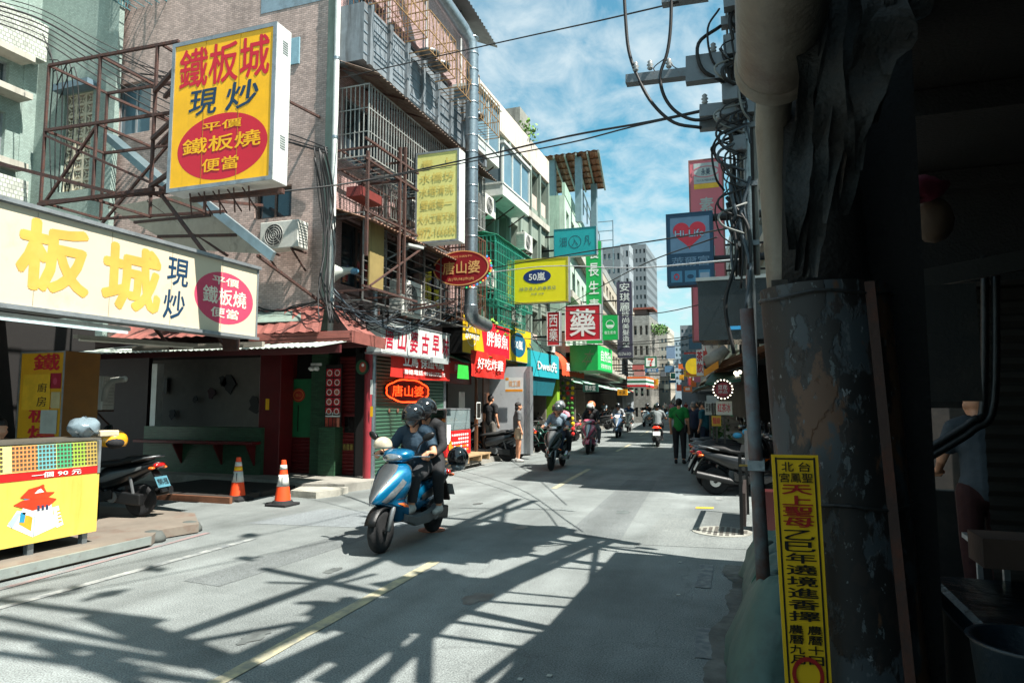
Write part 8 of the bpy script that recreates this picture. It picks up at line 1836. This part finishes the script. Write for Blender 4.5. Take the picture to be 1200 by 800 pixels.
hm_blk = M('helmet_black', '#0d0e10', .15, coat=1, bump=0, var=0); hm_wht = M('helmet_white', '#b3b4b0', .2, coat=.8, bump=0, var=0); hm_org = M('helmet_orange', '#d9714a', .25, coat=.8, bump=0, var=0); hm_yel = M('helmet_yellow', '#d99a1c', .25, coat=.8, bump=0, var=0); hm_tan = M('helmet_cream', '#b9ae98', .4, bump=0, var=.05); hm_grey = M('helmet_grey', '#6d7174', .25, coat=.8, bump=0, var=0)
teal_paint = M('scooter_teal', '#04628c', .22, metal=.45, bump=0, var=.03, coat=1); blk_paint = M('scooter_black', '#0a0c0e', .35, coat=.5, bump=0, var=.1); grn_blk = M('scooter_green_black', '#14221f', .25, coat=1, bump=0, var=.1); pink_paint = M('scooter_pink', '#b8546c', .3, coat=.8, bump=0, var=.05); silv = M('scooter_silver', '#9da3a6', .3, metal=.5, coat=.5, bump=0, var=.05); wht_paint = M('scooter_white', '#c9cbc8', .3, coat=.8, bump=0, var=.04); blu_paint = M('scooter_slate', '#38506a', .3, coat=.8, bump=0, var=.05)
platc = M('plate_teal', '#4a7886', .4, bump=0)
def on_scooter(kind, sct, **k): return figure(kind, k.pop('label'), tuple(sct.location), sct.rotation_euler[2], **k)
# hero
hf = onz(446, 648); rz_ = R(180)
hl = (hf.x, hf.y+.66, 0)
s1, _ = scooter(teal_paint, M('dark_grey_trim', '#34383a', .4), 'glossy teal blue scooter ridden towards the camera in the middle of the road', hl, rz_, trim=grey_pl, stand=False, fender=black_p)
on_scooter('rider', s1, label='rider in navy T-shirt, black helmet and pale mask on the teal blue scooter', top=cl('blue_grey', '#243a4a'), bottom=cl('dark_grey', '#26282b'), shoes=white_c, helmet=hm_blk, mask=white_c, fine=True, visor=True)
on_scooter('pillion', s1, label='passenger in black clothes and black helmet behind the rider of the teal scooter', top=blk, bottom=blk, shoes=white_c, helmet=hm_blk, sleeves='long')
def loc_on(sct, p): return Matrix.Translation(sct.location) @ Matrix.Rotation(sct.rotation_euler[2], 4, 'Z') @ Vector(p)
p_ = loc_on(s1, (.34, -.02, .90)); t = thing('hanging_helmet', 'cream half helmet hanging at the left handlebar of the teal scooter', 'helmet', p_)
c_ = loc_on(s1, (.20, .30, 1.12)); G().ell(c_, (.10, .11, .09), 18, 10, -.3, 1.).build('shell', hm_tan, t, smooth=True, solid=.01)
p_ = loc_on(s1, (-.33, -.62, .92)); t = thing('hanging_helmet', 'black and silver helmet strapped at the rear side of the teal scooter', 'helmet', p_); G().ell(p_, (.13, .13, .14), 18, 10, -.5, 1.).build('shell', hm_blk, t, smooth=True, solid=.01); G().ell(p_-V(0, 0, .1), (.09, .09, .06), 14, 8).build('lining', silv, t, smooth=True)
# parked by the stall
c = onz(175, 607, .115)
s2, pf2 = scooter(blk_paint, None, 'black scooter with a pale blue plate parked behind the snack stall', (c.x-.78, c.y-.05, .115), R(100), plate=platc)
s2.scale = (.93,)*3
o = pf2.text('MWV-1930', .1, .2, .9, .8, black_t, None, bold=.01, d=.006, keep=False, name='plate_lettering')
o.parent = s2; 
p_ = EYEV+ray(134, 516)*8.35; t = thing('helmet', 'yellow helmet resting on the black scooter behind the snack stall', 'helmet', p_); G().ell(p_, (.13, .15, .13), 20, 12, -.5, 1.).build('shell', hm_yel, t, smooth=True, solid=.012); G().ell(p_+V(.04, -.03, -.02), (.11, .12, .08), 16, 8).build('lining', blk, t, smooth=True)
# oncoming traffic
def oncoming(px, py, body, acc, lab, rz=178, **k):
    c = onz(px, py); k.setdefault('stand', False); return scooter(body, acc, lab, (c.x, c.y+.6, 0), R(rz), **k)[0]
s3 = oncoming(645, 551, grn_blk, None, 'dark green black scooter coming on with two riders left of the lane dash', 183)
on_scooter('rider', s3, label='woman in grey blue shirt and dark open helmet on the dark green scooter', top=cl('light_blue_grey', '#6d7f8c'), bottom=navy_c, shoes=blk, helmet=M('helmet_dark_teal', '#26302f', .3, coat=.6, bump=0, var=0), visor=False, sleeves='long', fine=True)
on_scooter('pillion', s3, label='passenger with dark helmet half hidden behind the woman on the dark green scooter', top=cl('pink', '#b87f8a'), bottom=blk, shoes=white_c, helmet=hm_grey)
s4 = oncoming(687, 532, pink_paint, silv, 'pink and silver scooter coming on behind the dark green one', 186)
on_scooter('rider', s4, label='rider in black jacket, white helmet and white mask on the pink scooter', top=blk, bottom=cl('grey_trouser', '#77797a'), shoes=blk, helmet=hm_wht, mask=white_c, sleeves='long')
on_scooter('pillion', s4, label='passenger with salmon orange helmet on the pink scooter', top=blk, bottom=cl('grey_trouser', '#77797a'), shoes=blk, helmet=hm_org, visor=False, sleeves='long')
s5 = oncoming(722, 513, blu_paint, None, 'slate scooter with its headlight on in the middle distance', 184, detail=False, lit=True)
on_scooter('rider', s5, label='bareheaded looking rider in grey top on the slate scooter with lit headlight', top=cl('mid_grey', '#80858a'), bottom=blk, shoes=blk, helmet=hm_blk, sleeves='long')
s6 = oncoming(735, 506, wht_paint, None, 'white scooter following the slate scooter', 184, detail=False)
on_scooter('rider', s6, label='rider in blue shirt on the white scooter behind the slate one', top=cl('blue', '#2f4f78'), bottom=navy_c, shoes=blk, helmet=hm_grey, visor=False)
s7 = oncoming(757, 500, wht_paint, silv, 'white and chrome scooter standing farther back near the centre line', 170, detail=False)
on_scooter('rider', s7, label='dark clothed rider on the white and chrome scooter', top=blk, bottom=blk, shoes=blk, helmet=hm_blk)
c = onz(769, 523); s8, _ = scooter(blk_paint, None, 'black scooter seen from behind with glowing tail light riding away', (c.x, c.y+.5, 0), R(5), rearlit=True, plate=platem)
on_scooter('rider', s8, label='rider in grey T-shirt and black helmet seen from behind riding away', top=cl('grey_tee', '#6f7677'), bottom=blk, shoes=blk, helmet=hm_blk, visor=False)
# parked on the right, tails to the road
rl = ['nearest black scooter with a red and orange tail light parked at the right kerb', 'second parked black scooter with a silver grey tail panel on the right', 'third parked black scooter on the right with a long seat', 'fourth parked dark scooter on the right', 'fifth parked dark scooter on the right', 'sixth parked dark scooter on the right behind the others', 'farthest parked scooter of the right hand row']
protoR = None
for i in range(7):
    y = 12.75+i*.66; x = -.62+.62-.095*(y-12.4)+.06*math.sin(i*2.1)
    if i == 0: protoR, _ = scooter(blk_paint, M('dark_panel', '#15181b', .4, coat=.3), rl[0], (x, y, 0), R(-82)); o_ = protoR
    else:
        o_ = copy_tree(protoR); o_.location = (x, y, 0); o_.rotation_euler = (R(4), 0, R(-82+7*math.sin(i*3.3))); o_['label'] = rl[i]
        if i == 1: recolor(o_, {'side_stripe': silv, 'body_panel': M('scooter_gunmetal', '#3c444a', .3, metal=.4, coat=.6)})
        if i == 3: recolor(o_, {'body_panel': M('scooter_ink', '#1c2430', .3, coat=.6)})
    o_['group'] = 'scooters parked along the right kerb'
for i, (px, py) in enumerate(((864, 510), (875, 506))):
    c = ony(px, py, 13.4); o = G().ell(c, (.085, .04, .055), 14, 8).build('mirror_cover', M('mirror_sky', '#3f9ac0', .15, bump=0)); tag(o, ('left pale blue oval mirror above the parked scooters on the right', 'right pale blue oval mirror above the parked scooters on the right')[i], 'mirror')
# parked on the left by the food cart
ll = ['black parked scooter nearest the food cart, tail towards the road', 'grey parked scooter between the food cart and the standing woman', 'dark parked scooter right beside the standing woman', 'dark scooter parked nose out behind the other two by the shop door', 'gunmetal scooter squeezed against the white partition wall', 'low black scooter just beyond the standing woman']
for i, (px, py, a, pn) in enumerate(((585, 542, -118, 0), (598, 539, -112, 1), (610, 535, -105, 0), (570, 536, -60, 0), (592, 535, 0, 1), (622, 533, 0, 0))):
    c = onz(px, py); o_ = copy_tree(protoR); o_.location = (c.x-.55, c.y+.3, 0); o_.rotation_euler = (0, 0, R(90+(20 if i < 3 else 60)+i*3)); o_['label'] = ll[i]; o_['group'] = 'scooters parked by the fried food shop'
    if pn: recolor(o_, {'body_panel': M('scooter_gunmetal'), 'front_apron': M('scooter_gunmetal')})
# distant parked row on the left
fl = ['far parked scooter beside the bright green bush', 'second far parked scooter past the green bush', 'third far parked scooter along the left kerb', 'fourth far parked scooter along the left kerb', 'fifth far parked scooter along the left kerb', 'sixth far parked scooter along the left kerb', 'seventh far parked scooter along the left kerb', 'last far parked scooter of the left kerb row']
far_mats = [blk_paint, silv, wht_paint, M('scooter_red', '#8a2420', .3, coat=.6, bump=0), blu_paint]
for i in range(8):
    y = 41+i*2.1; c = V(XL+bx(y)*.97+1.2, y, 0); o_ = copy_tree(protoR); o_.location = c; o_.rotation_euler = (0, 0, R(100+10*math.sin(i))); o_['label'] = fl[i]; o_['group'] = 'scooters parked along the far left kerb'; recolor(o_, {'body_panel': far_mats[i % 5], 'front_apron': far_mats[i % 5]})
fl2 = ['teal scooter parked before the lime green pier', 'pink scooter parked beside the flower garlands', 'dark scooter parked under the orange awning']
for i, (px, py, m_) in enumerate(((664, 520, M('scooter_aqua', '#2a8f8c', .3, coat=.6, bump=0)), (672, 517, pink_paint), (656, 524, blk_paint))):
    c = onz(px, py); o_ = copy_tree(protoR); o_.location = (c.x-.6, c.y, 0); o_.rotation_euler = (0, 0, R(105+i*5)); o_['label'] = fl2[i]; o_['group'] = 'scooters parked before the garland shop'; recolor(o_, {'body_panel': m_, 'front_apron': m_, 'handlebar_cover': m_})
# pedestrians
c = onz(797, 543); figure('stand', 'man in bright green T-shirt and black trousers with a shoulder strap, seen from behind', (c.x, c.y, 0), R(-4), cl('green', '#0f7a34'), blk, blk, hair=HAIR, bag=blk)
c = onz(607, 541); figure('stand', 'young woman in grey T-shirt and beige shorts standing beside the parked scooters', (c.x, c.y, 0), R(-60), cl('grey_olive', '#55585a'), cl('beige', '#b9a68c'), white_c, .94, hair=HAIR, short=True, female=True)
figure('stand', 'man in black T-shirt standing in the shadow of the white partition wall', (-6.9, 17.9, .15), R(-20), blk, cl('dim_grey', '#6d6862'), blk, .97, hair=HAIR)
figure('walk', 'grey haired pedestrian in dark clothes just beyond the man in green', (onz(813, 536).x, 21.2, 0), R(5), navy_c, blk, blk, .95, hair=M('hair_grey', '#777571', .7))
figure('walk', 'pedestrian in navy top with a pink collar beyond the man in green', (onz(821, 533).x, 22.6, 0), R(-15), navy_c, blk, blk, .96, hair=HAIR)
figure('stand', 'pedestrian in teal shirt at the right hand stalls', (ony(826, 500, 20.5).x, 20.5, 0), R(60), cl('teal', '#1d5a66'), navy_c, blk, .95, hair=HAIR)
figure('seated', 'vendor seated behind the snack stall, only the head showing at the left edge', (-8.0, 5.35, .115), R(-90), cl('brown', '#5a4032'), blk, blk, 1.02, hair=HAIR)
figure('work', 'vendor in grey shirt, dark cap and red apron working in the dark arcade', (1.52, 5.7, .12), R(12), cl('slate', '#3a434b'), cl('maroon_apron', '#300c0c'), blk, .93, cap=M('cap_dark', '#1f1f22', .8))
fp = [('walk', 708, 497, 'faraway pedestrian in a pale shirt under the green awnings', 'paleblue:#8fa3ad', 170), ('stand', 745, 489, 'faraway pedestrian in black before the striped fascia', 'black:#17181b', 40), ('walk', 780, 487, 'faraway walker in white on the right part of the street', 'white:#c9c8c2', 0), ('walk', 787, 491, 'faraway walker in pink on the right part of the street', 'pink:#b87f8a', 180), ('stand', 793, 485, 'tiny faraway figure in dark blue', 'navy:#1d2a3f', 10), ('walk', 804, 488, 'faraway walker in dark red near the right stalls', 'dred:#6a2426', 175), ('walk', 811, 494, 'faraway walker in light grey near the right stalls', 'mid_grey:#80858a', 5), ('stand', 690, 502, 'shopper in black standing at the garland shop', 'black:#17181b', 80), ('walk', 772, 486, 'tiny faraway walker in green', 'gr2:#3f6a4a', 0), ('stand', 818, 505, 'faraway person in brown by the right hand stalls', 'brown:#5a4032', 60)]
for k, px, py, lab, c_, a in fp:
    c = onz(px, py); n_, h_ = c_.split(':'); figure(k, lab, (c.x, c.y, 0), R(a), cl(n_, h_), blk, blk, .97, hair=HAIR)
fr = [(766, 489, 'faraway rider in black coming on down the centre', blk, hm_blk, blk_paint), (779, 484, 'tiny faraway rider with white helmet', cl('mid_grey', '#80858a'), hm_wht, silv), (748, 492, 'faraway rider in beige on the left side', cl('beige', '#b9a68c'), hm_grey, wht_paint), (789, 482, 'tiny faraway rider in blue at the end of the street', cl('blue', '#2f4f78'), hm_blk, blk_paint)]
for i, (px, py, lab, tp_, hm_, pm_) in enumerate(fr):
    c = onz(px, py); o_ = copy_tree(s5); o_.location = (c.x, c.y+.6, 0); o_['label'] = ['faraway black scooter on the centre line', 'tiny faraway silver scooter', 'faraway white scooter on the left side', 'tiny faraway black scooter at the end of the street'][i]; recolor(o_, {'body_panel': pm_, 'front_apron': pm_, 'headlight': lensm, 'handlebar_cover': pm_})
    figure('rider', lab, (c.x, c.y+.6, 0), s5.rotation_euler[2], tp_, blk, blk, helmet=hm_)

# ================================================================ bicycles
def bicycle(label, loc, rz, col_):
    t = thing('bicycle', label, 'bicycle', loc, rz); fm_b = M('bike_'+col_[1:], col_, .4, coat=.5)
    for nm, y in (('front_wheel', .52), ('rear_wheel', -.52)):
        w_ = G().lathe([(.30, -.012), (.325, -.018), (.34, 0), (.325, .018), (.30, .012), (.30, -.012)], (0, 0, 0), 'x', 32).build(nm, rubber, t, world=False); w_.location = (0, y, .34)
        g = G()
        for k in range(14): a = 2*PI*k/14; g.bar((0, 0, 0), (0, .305*math.cos(a), .305*math.sin(a)), .004)
        o = g.build('spokes', chrome, w_, world=False); o['kind'] = 'stuff'
        G().tube([(0, .355*math.cos(R(a)), .355*math.sin(R(a))) for a in range(-20, 200, 20)], .018, 6).build('mudguard', fm_b, w_, world=False)
    for a, b in (((0, .52, .34), (0, .38, .92)), ((0, .40, .82), (0, .05, .42)), ((0, -.18, .40), (0, -.12, .30)), ((0, .05, .42), (0, -.22, .36)), ((0, -.16, .34), (0, -.24, .86)), ((0, -.16, .34), (0, -.52, .34)), ((0, -.22, .66), (0, -.52, .34))): G().tube([a, b], .02, 8).build('frame_tube', fm_b, t, world=False)
    G().tube([(-.28, .28, .98), (-.1, .4, .98), (.1, .4, .98), (.28, .28, .98)], .012, 6).build('handlebar', black_m, t, world=False)
    G().ell((0, -.26, .9), (.08, .13, .035), 12, 6).build('saddle', black_p, t, world=False, smooth=True)
    g = G()
    for x in (-.15, 0, .15):
        for y in (.44, .72): g.bar((x, y, .68), (x, y, .92), .008)
    for z in (.68, .8, .92): g.bar((-.15, .44, z), (-.15, .72, z), .008); g.bar((.15, .44, z), (.15, .72, z), .008); g.bar((-.15, .44, z), (.15, .44, z), .008); g.bar((-.15, .72, z), (.15, .72, z), .008)
    g.build('basket', M('basket_grey', '#8f9492', .4, metal=.5), t, world=False)['kind'] = 'stuff'
    return t
for i, (px, py, a, c_) in enumerate(((634, 532, 70, '#1f6a5c'), (643, 529, 75, '#8f9492'), (624, 530, 60, '#4a4f52'), (650, 526, 80, '#2d5f50'))):
    c = onz(px, py); bicycle(['dark teal bicycle with basket parked beside the standing woman', 'grey bicycle parked next to the dark teal one', 'charcoal bicycle parked behind the standing woman', 'dark green bicycle parked farthest under the teal awning'][i], (c.x-.35, c.y+.4, 0), R(a), c_)

# ================================================================ traffic cones and odds
def cone(px, py, label, yel):
    c = onz(px, py); t = thing('traffic_cone', label, 'traffic cone', (c.x, c.y, 0)); co = M('cone_orange', '#e8491a', .5, bump=0, var=.08, dirt=.15)
    G().box(-.19, -.19, .0, .19, .19, .04).build('base', rubber, t, world=False, bevel=.01); G().lathe([(.17, .04), (.15, .075), (.125, .085)], seg=20).build('foot', rubber, t, world=False)
    G().lathe([(.125, .085), (.036, .70), (.03, .705), (.03, .69)], seg=24).build('shell', co, t, world=False, smooth=True, auto=40)
    rr = lambda z: .125+(.036-.125)*(z-.085)/.615
    for z0, z1, m_ in ((.30, .48, M('reflective_white', '#c9c9c2', .35, bump=0)), (.56, .63, M('reflective_white')), ): G().lathe([(rr(z0)+.003, z0), (rr(z1)+.003, z1)], seg=24).build('reflective_band', m_, t, world=False, smooth=True)
    if yel: G().lathe([(rr(.5)+.003, .49), (rr(.55)+.003, .55)], seg=24).build('yellow_band', yel_t, t, world=False, smooth=True)
    f_ = Face((-.045, -rr(.4)-.006, .32), (.09, 0, 0), (0, .014, .13)); g = G(); g.add([f_.p(0, 0), f_.p(1, 0), f_.p(1, 1), f_.p(0, 1)], [(0, 1, 2, 3)]); g.build('label', M('cone_label', '#3f4448', .5, var=.7, scale=60), t, world=False)
    t['group'] = 'traffic cones before the eatery'
cone(278, 586, 'orange traffic cone with a yellow band, left one before the eatery deck', True); cone(331, 592, 'orange traffic cone with white bands only, right one by the broken kerb block', False)
o = G().ell(onz(299, 582)+V(0, 0, .05), (.14, .1, .07), 10, 6).build('sandbag', rubber, None, smooth=True); tag(o, 'small black sandbag lying just right of the left cone', 'bag')
G().box(-7.4, 9.2, .004, -6.95, 9.45, .012).build('drain_grate', M('grate', '#3a3c3b', .6, metal=.4))['kind'] = 'structure'
# plants
def plant(label, c, r, h, n, cols_, name='potted_plant', pot=True, leaf=.07):
    t = thing(name, label, 'plant', c); rn = random.Random(int(c[0]*100+c[1]*10)); 
    if pot: G().lathe([(r*.35, 0), (r*.5, r*.6), (r*.45, r*.6)], c, seg=12).build('pot', M('terracotta', '#7a4230', .8), t)
    for q in range(len(cols_)):
        g = G()
        for k in range(n):
            a = rn.uniform(0, 2*PI); rr_ = r*rn.random()**.5; p = Vector(c)+V(math.cos(a)*rr_, math.sin(a)*rr_, (r*.5 if pot else 0)+h*rn.random()); d = V(rn.uniform(-1, 1), rn.uniform(-1, 1), rn.uniform(-.3, 1)).normalized(); s_ = d.cross(V(rn.uniform(-1, 1), rn.uniform(-1, 1), .3)).normalized()*leaf*.35
            g.add([p, p+d*leaf*.5+s_, p+d*leaf, p+d*leaf*.5-s_], [(0, 1, 2, 3)])
        o = g.build('foliage', M('leaf_'+cols_[q][1:], cols_[q], .55, bump=0, var=.3), t); o['kind'] = 'stuff'
    G().tube([c, Vector(c)+V(0, 0, h*.7)], .015, 5).build('stem', M('stem_brown', '#4a3826', .8), t)
lg1, lg2 = '#3f6a22', '#6a9432'
plant('bright yellow green shrub at the left kerb in the middle distance', tuple(onz(752, 487)), .9, 1.1, 260, ('#86b82c', '#5f9428'), 'shrub', False, .2)
plant('small green plants growing on the roof edge beside the window bay', (XL-.1, 19.6, 9.1), .35, .5, 60, (lg1, lg2), 'roof_plant', False, .12); plant('little shrub on the parapet of the grey green block', (XL-.1, 22.0, 10.8), .5, .5, 70, (lg1, lg2), 'roof_plant', False, .14)
for i, y in enumerate((17.5, 18.2, 18.9)): plant(['potted plant at the near end of the lower green cage', 'potted plant in the middle of the lower green cage', 'potted plant at the far end of the lower green cage'][i], (XL+.35, y, 3.35), .22, .4, 60, (lg1, '#7fae3c'), leaf=.12)
plant('leafy rooftop garden on the grey tiled house in the distance', tuple(ony(766, 392, 58)), 1.2, .8, 260, (lg1, '#4f6f34'), 'rooftop_shrub', False, .22)
plant('green bushes by the stalls on the far right side', (-1.2, 24.5, 0), .5, 1.2, 120, ('#2f5a24', lg1), 'shrub', True, .16)
